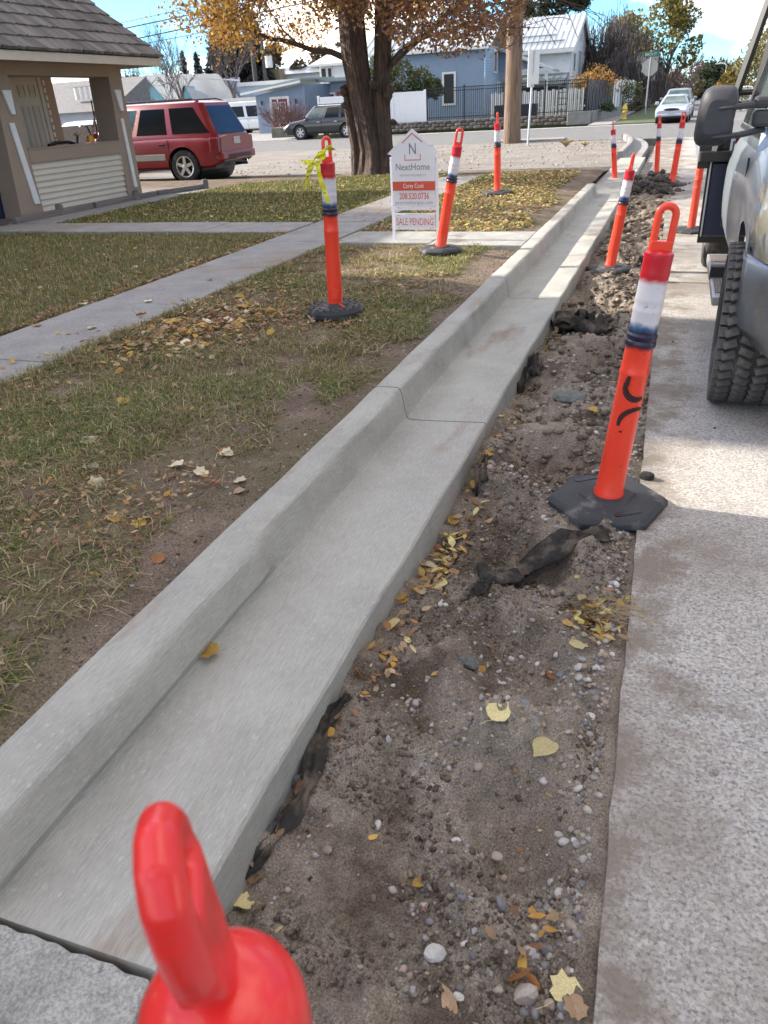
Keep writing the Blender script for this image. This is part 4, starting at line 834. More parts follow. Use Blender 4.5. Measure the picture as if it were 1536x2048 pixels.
for (ya0, ya1, yb0, yb1, za, zb_) in ((9.83, 9.93, 9.94, 10.05, 1.55, .43), (12.455, 12.53, 12.48, 12.565, 1.53, .42)):
    b = MB(); b.add([(PX_+.025, yb0, zb_), (PX_+.025, yb1, zb_), (PX_+.025, ya1, za), (PX_+.025, ya0, za), (PX_+.004, yb0, zb_), (PX_+.004, yb1, zb_), (PX_+.004, ya1, za), (PX_+.004, ya0, za)], [(0, 1, 2, 3), (4, 7, 6, 5), (0, 4, 5, 1), (1, 5, 6, 2), (2, 6, 7, 3), (3, 7, 4, 0)])
    hb('post_batten', b, M_white)
for (y0, z1, z0, w0, w1) in ((9.84, 1.97, 1.66, .17, .07), (12.42, 1.97, 1.65, .17, .075)):
    b = MB(); pts = [(y0, z1), (y0+w0, z1), (y0+w0*.9, z0), (y0+w0*.9-w1, z0)]; b.add([(PX_+.035, y, z) for y, z in pts]+[(PX_+.004, y, z) for y, z in pts], [(0, 1, 2, 3)[::-1], (4, 5, 6, 7), (0, 1, 5, 4), (1, 2, 6, 5), (2, 3, 7, 6), (3, 0, 4, 7)])
    hb('capital_block', b, M_white)
hb('porch_floor', MB().box2((PX_-.16, 9.3, .2), (-11.7, 12.6, .27)), M_wood); hb('porch_ceiling', MB().box2((PX_+.45, 9.2, 2.42), (-12.2, 13.0, 2.45)), M_taupe)
# landscaping timbers round the base
for (a, b_) in (((-9.02, 9.15), (-9.02, 10.9)), ((-9.02, 10.95), (-9.02, 12.7)), ((-9.02, 12.75), (-8.7, 13.95))):
    dx, dy = b_[0]-a[0], b_[1]-a[1]; Ln = math.hypot(dx, dy); Mt = Matrix.Translation(((a[0]+b_[0])/2, (a[1]+b_[1])/2, .275)) @ Matrix.Rotation(math.atan2(dy, dx), 4, 'Z')
    o = MB().box((0, 0, 0), (Ln-.02, .10, .11), Mt).build('landscape_timber', M_wood, None, bevel=.012, label={10.9: 'grey timber edging at the foot of the near porch post', 12.7: 'grey timber edging below the cream siding', 13.95: 'grey timber edging right of the porch by the gravel bed'}[b_[1]], cat='timber', group='timbers edging the porch')
for (x, y) in ((-9.0, 10.12), (-8.97, 12.05), (-8.68, 13.9)): MB().lathe([(.06, 0), (.06, .16), (.045, .19)], 10).build('timber_stake', M_wood, loc=(x, y, .22), label={10.12: 'short round timber stake beside the near porch post', 12.05: 'short round timber stake in front of the siding', 13.9: 'short round timber stake at the corner of the gravel bed'}[y], cat='stake', group='timber stakes', smooth=True)
sheet('gravel_bed', [(-11.5, 12.9), (-9.1, 12.9), (-8.8, 13.95), (-11.5, 14.3)], .262, M_grav, th=.1, kind='structure')
# fascia and roof: hip roof of wood shakes, eave along the street side
EX, EY1, EZ = -8.70, 13.10, 2.42; SL = .70; YR0 = 5.2
hb('fascia', MB().box2((EX, YR0, 2.30), (EX-.03, EY1, 2.415)), M_cream); hb('fascia', MB().box2((EX-.031, EY1, 2.30), (-13.3, EY1-.03, 2.415)), M_cream)
hb('soffit', MB().box2((EX-.03, YR0, 2.335), (PX_+.0, EY1-.04, 2.35)), M_taupe)
RH = 2.30    # run of the slope
b = MB(); n_ = Vector((-SL, 0, 1)).normalized()
hipx = 0.0   # far rake moves in as the slope rises
b.add([(EX, YR0, EZ), (EX, EY1, EZ), (EX-RH, EY1-RH*hipx, EZ+RH*SL), (EX-RH, YR0, EZ+RH*SL), (EX-2*RH, YR0, EZ), (EX-2*RH, EY1, EZ)], [(0, 1, 2, 3), (3, 2, 5, 4), (1, 5, 2)]); hb('roof_deck', b, M_shake)
smesh = []
for i in range(6):
    b = MB(); w = (.13, .16, .19, .21, .24, .15)[i]; L_ = .42; r = random.Random(i)
    x = [-w/2, -w/6, w/6, w/2]; top = [.003, .004, .0035, .003]; vs = []
    for (u, zz) in ((0, .042), (L_, .010)):
        for k in range(4): vs.append((u if u else r.uniform(-.02, .012), x[k]*(1), zz+r.uniform(-.007, .007)))
    for k in range(4): vs.append((vs[k][0], x[k], 0.0))
    for k in range(4): vs.append((L_, x[k], -.004))
    fs = [(k, k+1, 4+k+1, 4+k) for k in range(3)]+[(8+k, 8+k+1, k+1, k) for k in range(3)]+[(0, 4, 12, 8), (3, 11, 15, 7)]
    smesh.append((w, b.add(vs, fs).me('shingle', M_shake)))
nsh = 0; row = 0; u = .0; r = random.Random(4)
rotS = Matrix.Rotation(math.pi, 4, 'Z') @ Matrix.Rotation(-math.atan(SL), 4, 'Y')
rest = MB()
while u < RH/math.cos(math.atan(SL))-.05:
    ux = u*math.cos(math.atan(SL)); y = EY1+.03-ux*hipx
    while y > YR0:
        w, me = smesh[r.randrange(6)]; y -= w/2+.004
        p = Vector((EX+.03-ux, y, EZ+.012+ux*SL))
        Ms = Matrix.Translation(p+Vector((10, -10.5, -.2))) @ rotS @ Matrix.Rotation(r.uniform(-.012, .012), 4, 'Z')
        if nsh < 285 and y > 7.2 + row*.0:
            o = D.objects.new('shingle', me); link(o, hs); o.matrix_basis = Ms; nsh += 1
        else: rest.add([v.co[:] for v in me.vertices], [tuple(q.vertices) for q in me.polygons], Ms)
        y -= w/2+.004
    u += .29; row += 1
if rest.v: rest.build('shingle_field', M_shake, hs, kind='stuff')
# entrance door, standing behind the opening, beige panelled
DX = -10.6; b = MB().box2((DX, 11.52-.36, .45), (DX-.04, 12.10, 2.27)); dr = hb('door', b, M_cream)
for (y0, y1, z0, z1) in ((11.60, 11.76, 1.93, 2.12), (11.85, 12.01, 1.93, 2.12), (11.60, 11.76, 1.12, 1.80), (11.85, 12.01, 1.12, 1.80), (11.60, 11.76, .6, 1.0), (11.85, 12.01, .6, 1.0)):
    b = MB(); 
    for (a0, a1, c0, c1) in ((y0, y1, z0, z0+.014), (y0, y1, z1-.014, z1), (y0, y0+.014, z0+.015, z1-.015), (y1-.014, y1, z0+.015, z1-.015)): b.box2((DX+.012, a0, c0), (DX+.001, a1, c1))
    b.box2((DX+.008, y0+.03, z0+.03), (DX+.001, y1-.03, z1-.03)); b.v = [(x+10, y-10.5, z-.2) for x, y, z in b.v]
    o = b.build('door_panel', mat('door_panel_paint', (.52, .44, .35), .6, .05, 4), dr)
hb('door_jamb', MB().box2((DX+.02, 12.105, .3), (DX-.1, 12.18, 2.3)), M_cream)
for i in range(16): hb('scroll_trim', MB().box((DX+.03, 12.215+.012*(i % 2), .42+i*.115), (.02, .035, .075)), M_white)
hb('rear_post', MB().box2((-10.72, 12.26, .3), (-10.95, 12.62, 2.3)), mat('lit_taupe', (.36, .24, .155), .7, .05, 3))  # taupe with the sunlight on this post put into its colour
hb('rear_rail', MB().box2((-10.9, 12.60, 1.02), (-9.72, 12.68, 1.11)), M_taupe)
hb('house_wall', MB().box2((-10.64, 3., .2), (-14, 11.1, 2.3)), M_taupe)
# far-left siding and blue bin
for i in range(7): hb('siding_board', MB().box2((-10.2, 9.0, .30+i*.13), (-10.235, 9.58, .30+i*.13+.118)), M_siding)
MB().box2((-9.95, 9.55, .27), (-9.62, 9.93, .62)).build('storage_bin', mat('dark_blue_plastic', (.008, .02, .045), .5, .1, 4), bevel=.01, label='dark blue bin on the porch floor left of the near post', cat='bin')
MB().box2((-9.98, 9.50, .63), (-9.58, 9.95, .665)).build('bin_lid_board', mat('orange_wood', (.42, .2, .06), .6, .2, 6), label='orange brown board lying on the dark blue bin', cat='board')
# unseen house body past the left edge, ridge heights shaped to cast street shade
mh = empty('shade_house', (-14, 2, 0), 0, 'unseen tall part of the tan house, steep roofs stepped to shade the street', 'house')
def gable(nm, x0, x1, y0, y1, ze, zr, axis, wm, rm, par, org):
    b = MB()
    b.box2((x0, y0, 0), (x1, y1, ze)); b.v = [(x-org[0], y-org[1], z) for x, y, z in b.v]; b.build(nm+'wall', wm, par)
    b = MB(); o = .4
    if axis == 'y': xm = (x0+x1)/2; b.prism([(x0-o, ze-.1), (x1+o, ze-.1), (xm, zr)], y0-o*.2, y1+o*.2, 'y')
    else: ym = (y0+y1)/2; b.prism([(y0-o, ze-.1), (y1+o, ze-.1), (ym, zr)], x0-o*.2, x1+o*.2, 'x')
    b.v = [(x-org[0], y-org[1], z) for x, y, z in b.v]; b.build(nm+'roof', rm, par)
gable('', -17.5, -10.7, -7, 3.25, 4.6, 10.3, 'y', M_siding, M_shake, mh, (-14, 2))
gable('', -17.5, -10.7, 3.26, 4.2, 4.6, 8.15, 'y', M_siding, M_shake, mh, (-14, 2))
gable('', -17.5, -10.7, 6.36, 10.2, 4.6, 6.75, 'y', M_siding, M_shake, mh, (-14, 2))
gable('', -17.5, -10.7, 4.21, 6.35, 4.6, 9.6, 'y', M_siding, M_shake, mh, (-14, 2))
for y in (-4, -1, 4.2): MB().box2((3.3+.02, y-2, 1.2), (3.3+.05, y-1, 2.4)).build('window', M_glass, mh)
# tools leaning in the porch
def stick(name, pa, pb, r, ma, label, cat, head=None):
    b = MB().tube([pa, pb], r, 8); o = b.build(name, ma, label=label, cat=cat, smooth=True); return o
def q(px, py, X=-9.75): v = pX(px, py, X); return v
M_handlewood = mat('tool_handle_wood', (.45, .30, .17), .6, .2, 5)
stick('broom', q(184, 285), q(191, 212), .014, M_handlewood, 'wooden broom handle standing upright in the porch opening', 'tool')
stick('rake', q(192, 283, -9.8), q(208, 255, -9.8), .014, M_handlewood, 'short wooden tool handle slanting to the right in the porch', 'tool')
stick('shovel', q(190, 286, -9.85), q(174, 253, -9.85), .012, M_black, 'thin black tool handle slanting to the left in the porch', 'tool')
stick('hoe', q(198, 284, -9.9), q(182, 200, -9.9), .012, M_black, 'long black tool handle crossing the wooden broom in the porch', 'tool')
p = q(181, 284, -9.6); b = MB().box((0, 0, .05), (.1, .13, .1), top=.6).box((0, .05, .03), (.06, .1, .06)); b.build('work_glove', mat('yellow_orange_glove', (.75, .38, .03), .7, .2, 8), loc=(p.x, p.y, 1.20), bevel=.015, label='bright orange yellow glove lying on the porch sill', cat='glove')
p = q(153, 278, -9.6); bt = empty('garden_trimmer', (p.x, p.y, 1.2), 0, 'black hand tool with rounded head on the porch sill', 'tool')
MB().tube([(0, 0, 0), (.02, .02, .12)], .018, 8).build('handle', M_black, bt); MB().lathe([(.02, 0), (.055, .01), (.06, .035), (.03, .05)], 14, Matrix.Translation((.02, .02, .11))).build('head', mat('khaki_plastic', (.35, .3, .18), .6), bt, smooth=True)
MB().tube([(-9.6, 10.9, 1.2), (-9.62, 11.1, 1.235), (-9.6, 11.35, 1.235), (-9.58, 11.5, 1.2)], .03, 8).build('hose', M_black, smooth=True, label='coiled black hose lying along the porch sill', cat='hose')

# ------------------------------------------------------------------ vehicles
def lerp(a, b, t): return a+(b-a)*t
def pw(tab, y):
    if y <= tab[0][0]: return tab[0][1]
    for (a, va), (b, vb) in zip(tab, tab[1:]):
        if y <= b: t = (y-a)/(b-a); t = t*t*(3-2*t) if len(tab) > 4 and False else t; return va+(vb-va)*t
    return tab[-1][1]
def wheel(root, x, y, r, w, rimr, spokes=5, tread=False, steer=0, side=1):
    wr = D.objects.new('wheel', None); link(wr, root); wr.location = (x, y, r); wr.rotation_euler = (0, 0, steer); wr.empty_display_size = .1
    Mx = Matrix.Rotation(rad(90), 4, 'Y')
    tp_ = [(rimr, -w/2+.02), (rimr+.02, -w/2), (r-.05, -w/2-.004), (r-.018, -w/2+.012), (r-.004, -w/2+.035), (r, 0), (r-.004, w/2-.035), (r-.018, w/2-.012), (r-.05, w/2+.004), (rimr+.02, w/2), (rimr, w/2-.02), (rimr-.02, 0)]
    b = MB(); b.lathe(tp_, 40, Mx, cap=False)
    b.build('tyre', M_tyre, wr, smooth=True, ang=40)
    b = MB(); s = side; xo = s*(w/2-.03)
    for i in range(spokes):
        a = 2*math.pi*i/spokes; Ms = Matrix.Rotation(a, 4, 'X')
        b.box((xo, 0, rimr*.52), (.03, rimr*.34, rimr*.86), Ms, top=1.0, topy=.75)
    b.lathe([(rimr*.86, -w/2+.03), (rimr+.005, -w/2+.02)], 32, Mx, cap=False) if False else None
    b.lathe([(rimr*.88, xo*s-.05), (rimr*.90, xo*s+.018), (rimr*1.0, xo*s+.024), (rimr*1.0, xo*s-.08)], 32, Matrix.Rotation(rad(90)*s, 4, 'Y'), cap=False)
    b.lathe([(rimr*.27, xo*s-.02), (rimr*.27, xo*s+.022), (rimr*.14, xo*s+.03)], 16, Matrix.Rotation(rad(90)*s, 4, 'Y'))
    b.build('rim', M_rim, wr, smooth=True, ang=30)
    MB().lathe([(rimr*.97, s*xo-.07), (rimr*.97, s*xo-.05)], 24, Matrix.Rotation(rad(90)*s, 4, 'Y')).build('brake_disc', M_black, wr)
    return wr
def car(name, loc, rz, paint, label, cat, L_=4.8, Wd=1.85, top=None, gh=None, z0=.3, wheels=(1.42, -1.42), wr=.36, scale=1., glass=M_glass, spokes=5, windows=(), group=None, taillights=True, rails=False, tl=None, hl=None, plate=True, cladding=None, detail=True, grille=True):
    root = empty(name, loc, rz, label, cat, group); root.scale = (scale,)*3
    hw = Wd/2; ys = np.linspace(-L_/2, L_/2, 97 if detail else 49); arch = wr*1.17
    def halfw(y):
        t = abs(y)/(L_/2); return hw*(1-.13*max(0, (t-.80)/.2)**2.2)
    ringf = [(0.0, .90), (.06, .965), (.14, .985), (.22, .99), (.30, .992), (.40, 1), (.50, 1.0), (.60, .998), (.70, .99), (.80, .975), (.88, .955), (.95, .92), (1.0, .86)]
    nside = len(ringf); vs = []; fs = []
    rings = []
    for y in ys:
        zt = pw(top, y); zb = z0+.12*max(0, (abs(y)/(L_/2)-.86)/.14)**1.5; w_ = halfw(y); ring = [(w_*fx, y, zb+(zt-zb)*fz) for fz, fx in ringf]
        ring += [(w_*.5, y, zt+.025), (0, y, zt+.035)]; rings.append(ring)
    nr = len(rings[0])
    V = np.array(rings)                     # stations, ring, 3
    for sgn in (1, -1):
        base = len(vs)
        VV = V.copy(); VV[:, :, 0] *= sgn
        for wy in wheels:
            dy = VV[:, :, 1]-wy; dz = VV[:, :, 2]-wr; d = np.sqrt(dy**2+dz**2); k = (d < arch*1.0) & (d > arch-.075) & (np.arange(nr)[None, :] < nside)
            sc_ = np.where(k, arch/np.maximum(d, 1e-6), 1); VV[:, :, 1] = wy+dy*sc_; VV[:, :, 2] = wr+dz*sc_
        vs += [tuple(p) for p in VV.reshape(-1, 3)]
        for i in range(len(ys)-1):
            for j in range(nr-1):
                q_ = [i*nr+j, (i+1)*nr+j, (i+1)*nr+j+1, i*nr+j+1]; c = VV.reshape(-1, 3)[q_].mean(0)
                if j < nside-1 and any(math.hypot(c[1]-wy, c[2]-wr) < arch-.004 for wy in wheels): continue
                q_ = [base+a for a in q_]; fs.append(tuple(q_ if sgn > 0 else q_[::-1]))
        for e, rev in ((0, 0), (len(ys)-1, 1)):
            cap = [base+e*nr+j for j in range(nr)]+[]
            # close end towards centre line at the bottom
            vs.append((0, ys[e], rings[e][0][2])); cap.append(len(vs)-1); fs.append(tuple(cap if (rev ^ (sgn < 0)) else cap[::-1]))
    MB().add(vs, fs).build('body', paint, root, smooth=True, ang=32)
    MB().box2((-hw*.88, -L_/2+.2, z0-.03), (hw*.88, L_/2-.2, z0+.25)).build('underbody', M_black, root)
    for wy in wheels:
        for s in (-1, 1): wheel(root, s*(hw-.13), wy, wr, .23, wr*.64, spokes, side=s)
        MB().lathe([(arch+.002, -hw*.93), (arch+.002, hw*.93)], 24, Matrix.Translation((0, wy, wr)) @ Matrix.Rotation(rad(90), 4, 'Y'), cap=False).build('wheel_housing', M_black, root)
    # cabin
    zb, zr, fb, ft, rt, rb, wb, wt = gh
    def gp(u, v, s, off=0.):     # point on the side plane
        z = lerp(zb, zr, v); f = lerp(fb, ft, v**.9); r_2 = lerp(rb, rt, v**.9); w_ = lerp(wb, wt, v**1.15)+off; return (s*w_, lerp(f, r_2, u), z)
    b = MB(); vs = []; nz = 7
    for k in range(nz):
        v = k/(nz-1); w_ = lerp(wb, wt, v**1.15); f = lerp(fb, ft, v**.9); r2 = lerp(rb, rt, v**.9); z = lerp(zb-.03 if k == 0 else zb, zr, v); c = .10
        vs += [(w_-c, f, z), (w_, f-c*1.4, z), (w_, r2+c*1.0, z), (w_-c, r2, z), (-w_+c, r2, z), (-w_, r2+c, z), (-w_, f-c*1.4, z), (-w_+c, f, z)]
    for k, (ins, dz) in enumerate(((.07, .028), (.25, .05))):
        w_ = wt-ins; f = ft-ins; r2 = rt+ins; z = zr+dz; c = .1
        vs += [(w_-c, f, z), (w_, f-c, z), (w_, r2+c, z), (w_-c, r2, z), (-w_+c, r2, z), (-w_, r2+c, z), (-w_, f-c, z), (-w_+c, f, z)]
    nk = nz+2; fs = [(k*8+i, (k+1)*8+i, (k+1)*8+(i+1) % 8, k*8+(i+1) % 8) for k in range(nk-1) for i in range(8)]+[tuple(range((nk-1)*8, nk*8))[::-1]]
    b.add(vs, fs).build('cabin', paint, root, smooth=True, ang=40)
    for (u0, u1, v0, v1, t0, t1) in windows:        # u at the bottom, t at the top
        for s in (-1, 1):
            bb = MB(); n = 5; vv = []
            for k in range(n):
                v = lerp(v0, v1, k/(n-1)); a = lerp(u0, t0, k/(n-1)); c = lerp(u1, t1, k/(n-1))
                vv += [gp(a, v, s, .006), gp(c, v, s, .006)]
            bb.add(vv, [(2*k, 2*k+1, 2*k+3, 2*k+2) for k in range(n-1)]); bb.build('side_window', glass if u0 > .25 else (M_glass2 if glass is M_glass else glass), root, smooth=True)
    def fr(front, v0, v1, x0, nm, ma):
        bb = MB(); vv = []
        for k in range(5):
            v = lerp(v0, v1, k/4); w_ = lerp(wb, wt, v**1.15)-x0; y = lerp(fb, ft, v**.9)+.007 if front else lerp(rb, rt, v**.9)-.007; z = lerp(zb, zr, v)
            for j in range(5): vv.append((lerp(-w_, w_, j/4), y, z))
        bb.add(vv, [(k*5+j, k*5+j+1, (k+1)*5+j+1, (k+1)*5+j) for k in range(4) for j in range(4)]); return bb.build(nm, ma, root, smooth=True)
    fr(True, .04, .93, .11, 'windshield', M_glass2); fr(False, .06, .9, .13, 'rear_window', mat('blue_tinted_glass', (.012, .02, .04), .12, .7, 1.5, spec=.3) if rails else glass)
    # panel gaps and handles
    for s in (-1, 1):
        for u in [w[1] for w in windows[:-1]]+[windows[-1][0] if False else windows[-1][1]][:0]:
            x_, y_, z_ = gp(u, 0, s); MB().box((s*(hw-.004), y_-.02, (z0+zb)/2+.02), (.014, .012, zb-z0-.12)).build('door_gap', M_black, root)
            MB().box((s*(hw+.004), y_+.16, zb-.14), (.03, .17, .035)).build('door_handle', M_black if rails and paint.name.startswith('red') else M_chrome, root, bevel=.008)
        x_, y_, z_ = gp(.02, .08, s); MB().box((s*(wb+.13), y_-.12, z_+.07), (.20, .09, .14)).build('side_mirror', paint, root, bevel=.03)
        if rails: MB().tube([gp(.06, 1, s, -.09)[:2]+(zr+.03,), gp(.12, 1, s, -.10)[:2]+(zr+.085,), gp(.88, 1, s, -.10)[:2]+(zr+.085,), gp(.95, 1, s, -.09)[:2]+(zr+.03,)], .018, 8).build('roof_rail', M_black, root, smooth=True)
        tz = (pw(top, -L_/2+.05)); tz0, tz1 = tl or (tz-.34, tz-.03)
        MB().box2((s*(hw*.992), -L_/2+.02, tz0), (s*hw*.76, -L_/2+.26, tz1)).build('taillight', M_redl, root, bevel=.03); D.objects[-1]
        hz = pw(top, L_/2-.08); h0, h1 = hl or (hz-.2, hz-.04)
        MB().box2((s*(hw*.93), L_/2-.05, h0), (s*hw*.55, L_/2-.22, h1)).build('headlight', mat('headlight_lens', (.55, .57, .58), .12, .2, 6, coat=.6), root, bevel=.04)
    MB().box2((-hw*.9, L_/2+.015, z0+.06), (hw*.9, L_/2-.15, z0+.20)).build('front_bumper', cladding or paint, root, bevel=.04)
    MB().box2((-hw*.93, -L_/2-.05, z0+.14), (hw*.93, -L_/2+.15, z0+.33)).build('rear_bumper', cladding or paint, root, bevel=.04)
    if grille: MB().prism([(.42*math.cos(a), (z0+.40)+.07*math.sin(a)) for a in np.linspace(0, 2*math.pi, 20)[:-1]], L_/2-.05, L_/2+.012, 'y').build('grille', M_black, root)
    if plate: MB().box2((-.16, -L_/2-.012, .80 if rails else .62), (.16, -L_/2-.0, .95 if rails else .76)).build('licence_plate', mat('plate_grey', (.5, .48, .5), .5, .4, 30), root)
    return root
P_red = mat('red_car_paint', (.20, .005, .014), .3, .08, 3, coat=.45); P_black = mat('charcoal_car_paint', (.018, .02, .025), .25, .1, 3, coat=.6)
P_white = mat('white_car_paint', (.72, .73, .75), .3, .04, 3, coat=.5); P_silver = mat('silver_blue_car_paint', (.42, .47, .55), .3, .05, 3, metal=.4, coat=.5); P_grey = mat('blue_grey_car_paint', (.22, .27, .33), .3, .05, 3, metal=.3, coat=.5)
suvtop = [(-2.4, .98), (-2.2, 1.02), (-1, 1.03), (1.0, 1.0), (1.15, 1.0), (2.1, .88), (2.38, .70)]
wins = ((.05, .335, .10, .88, .035, .33), (.375, .625, .10, .88, .365, .61), (.67, .965, .10, .88, .655, .90))
rs = car('parked_suv', (-12.62, 17.95, .075), rad(92), P_red, 'red sport utility vehicle seen from behind beside the porch on gravel', 'suv', 4.85, 1.85, suvtop, (1.0, 1.70, 1.15, .55, -2.0, -2.36, .86, .70), windows=wins, rails=True, wr=.37, z0=.33, spokes=5, tl=(.62, .97), cladding=P_red)
for s in (-1, 1): MB().box2((s*.915, -.95, .52), (s*.94, .95, .66)).build('side_cladding', mat('grey_beige_cladding', (.30, .29, .27), .5, .1, 5), rs, bevel=.01)
MB().box2((-.62, -2.475, .50), (.62, -2.40, .60)).build('bumper_step', mat('grey_plastic', (.13, .13, .13), .6, .1, 5), rs, bevel=.01)
MB().tube([(.05, -2.3, .36), (.05, -2.62, .36)], .03, 8).build('tow_hitch', M_black, rs)
car('parked_suv', (-19.25, 44.9, .0), rad(92), P_black, 'black crossover parked across the road in front of the blue building', 'suv', 5.0, 1.9, suvtop, (1.0, 1.64, 1.3, .62, -1.95, -2.3, .88, .68), windows=wins, rails=True, wr=.37, z0=.30, spokes=6, tl=(.78, .98))
vt = [(-2.7, 1.15), (1.8, 1.15), (2.2, 1.05), (2.68, .85)]
v = pY(487, 262, 64)
car('parked_van', (v.x+1.4, 64.5, .0), rad(-90), P_white, 'white passenger van partly hidden behind the blue building', 'van', 5.4, 2.0, vt, (1.15, 2.35, 2.1, 1.5, -2.55, -2.66, .96, .86), windows=((.03, .24, .08, .75, .03, .22), (.30, .56, .08, .75, .30, .56), (.62, .95, .08, .75, .62, .95)), wr=.38, wheels=(1.7, -1.6), z0=.33, cladding=M_black, tl=(.75, 1.15))
sedtop = [(-2.5, .78), (-2.4, .95), (-1.5, .98), (1.0, .93), (1.2, .93), (2.2, .80), (2.48, .62)]
sw_ = ((.08, .47, .12, .86, .08, .46), (.50, .88, .12, .86, .50, .84))
sv = car('parked_sedan', (-.48, 46.4, 0), rad(177), P_silver, 'silver blue sedan facing the camera at the far left kerb', 'car', 4.9, 1.80, sedtop, (.93, 1.38, .95, .25, -1.05, -1.75, .82, .58), windows=sw_, wr=.32, scale=.88)
MB().box2((-.17, 2.46, .46), (.17, 2.475, .56)).build('licence_plate', mat('plate_grey2', (.4, .42, .45), .5, .4, 30), sv)
car('parked_sedan', (-.38, 53.5, 0), rad(178), P_grey, 'blue grey car parked directly behind the silver sedan', 'car', 4.8, 1.85, sedtop, (.95, 1.55, .95, .35, -1.2, -1.85, .84, .62), windows=sw_, wr=.33, scale=.95)
car('parked_sedan', (-5.9, 62, .3), rad(90), P_grey, 'light grey car showing through bushes left of the stop sign', 'car', 4.8, 1.8, sedtop, (.93, 1.38, .95, .25, -1.05, -1.75, .82, .58), windows=sw_, wr=.32, detail=False, scale=.8) if False else None
for i, (px, py, sc_, ma, lb) in enumerate(((1484, 210, .95, P_white, 'white car on the right side of the far street, nearest of three'), (1477, 205, .95, P_white, 'white car half behind the nearest white car on the far street'), (1388, 195, 1., P_white, 'tiny pale car parked far down the street beyond the sedans'), (1394, 191, 1., P_silver, 'tiny grey car at the far end of the street'), (1468, 199, .9, P_white, 'distant white car seen between the truck mirror and bars'))):
    p = pz(px, py, 0); 
    car('parked_car', (p.x, min(p.y, 190), 0), rad(180 if px > 1420 else 0), ma, lb, 'car', 4.6, 1.8, sedtop, (.93, 1.45, .95, .25, -1.05, -1.75, .82, .62), windows=sw_, wr=.32, detail=False, scale=sc_*min(1, 190/p.y), group='cars far along the street')
p = pX(176, 262, -17.5)
car('parked_car', (-17.6, 21.6, .08), rad(95), P_white, 'white car seen through the porch opening', 'car', 4.6, 1.75, sedtop, (.93, 1.42, .95, .25, -1.05, -1.75, .80, .6), windows=sw_, wr=.32)

# pickup truck close on the right
TX, TY = 1.34, 6.4
tk = empty('flatbed_truck', (TX, TY, 0), 0, 'dusty silver flatbed pickup truck facing the camera at the right edge', 'truck')
P_truck = mat('dusty_silver_paint', (.34, .395, .43), .30, .12, 3, metal=.35, coat=.35, spots=[((.42, .40, .36), 5, .55, .75, (1, 1, 1)), ((.52, .56, .60), 60, .67, .70, (1, 1, 1))])
P_bump = mat('dull_chrome', (.30, .33, .36), .30, .2, 4, metal=.75, spots=[((.40, .37, .32), 7, .52, .72, (1, 1, 1)), ((.50, .52, .54), 90, .64, .68, (1, 1, 1))])
def tb_(name, b, ma, parent=None, **k):
    b.v = [(x-TX, y-TY, z) for x, y, z in b.v]; return b.build(name, ma, parent or tk, **k)
WY, WR = 4.30, .405
ys = np.linspace(3.80, 6.75, 90); VV = []
ringT = [(0, .93), (.08, .965), (.18, .985), (.3, .995), (.42, 1.0), (.55, 1.0), (.66, .998), (.76, .985), (.86, .97), (.93, .94), (.98, .90), (1.0, .84)]
for y in ys:
    hwid = .985-.045*max(0, (4.05-y)/.25)**2.2+(.012*math.exp(-((y-4.3)/.45)**2)); zt = pw([(3.8, 1.03), (3.9, 1.12), (4.9, 1.22), (6.75, 1.20)], y); zb = (.79 if y < 4.0 else .60) if y < 4.85 else .48
    VV.append([(hwid*fx, y, zb+(zt-zb)*fz) for fz, fx in ringT]+[(hwid*.4, y, zt+.05), (0, y, zt+.06)])
VV = np.array(VV); nr = VV.shape[1]; bm_ = MB(); AR = .50
for s in (1, -1):
    U_ = VV.copy(); U_[:, :, 0] *= s
    dy = U_[:, :, 1]-WY; dz = U_[:, :, 2]-WR; d = np.sqrt(dy**2+dz**2); k = (d < AR) & (d > AR-.09); f_ = np.where(k, AR/np.maximum(d, 1e-6), 1); U_[:, :, 1] = WY+dy*f_; U_[:, :, 2] = WR+dz*f_
    U_[:, :, 0] += TX; fl = U_.reshape(-1, 3); fs = []
    for i in range(len(ys)-1):
        for j in range(nr-1):
            q_ = [i*nr+j, (i+1)*nr+j, (i+1)*nr+j+1, i*nr+j+1]; c = fl[q_].mean(0)
            if math.hypot(c[1]-WY, c[2]-WR) < AR-.004 and j < nr-3: continue
            fs.append(tuple(q_ if s > 0 else q_[::-1]))
    bm_.add([tuple(p) for p in fl], fs)
tb_('body', bm_, P_truck, smooth=True, ang=35)
tb_('cab_front', MB().box2((.50, 3.815, .62), (2.2, 3.84, 1.03)), M_black)
_hv = []; _n = 18
for _x in (TX-.93, TX-.55): _hv += [(_x, WY+(AR+.003)*math.cos(math.pi*k/_n), WR+.05+(AR-.047)*math.sin(math.pi*k/_n)) for k in range(_n+1)]
tb_('wheel_housing', MB().add(_hv, [(k, k+1, _n+2+k, _n+1+k) for k in range(_n)]+[tuple(range(_n+1, 2*_n+2))]), M_black)
tb_('engine_block', MB().box2((.62, 3.95, .45), (2.1, 5.1, .9)), M_black)
for dy_ in (6.68, 5.05): tb_('door_gap', MB().box((.374, dy_, .84), (.012, .014, .60)), M_black)
hd_ = MB().box((.366, 5.75, .985), (.03, .16, .045)); tb_('door_handle', hd_, mat('pale_handle', (.5, .52, .53), .4, .1, 4), bevel=.008)
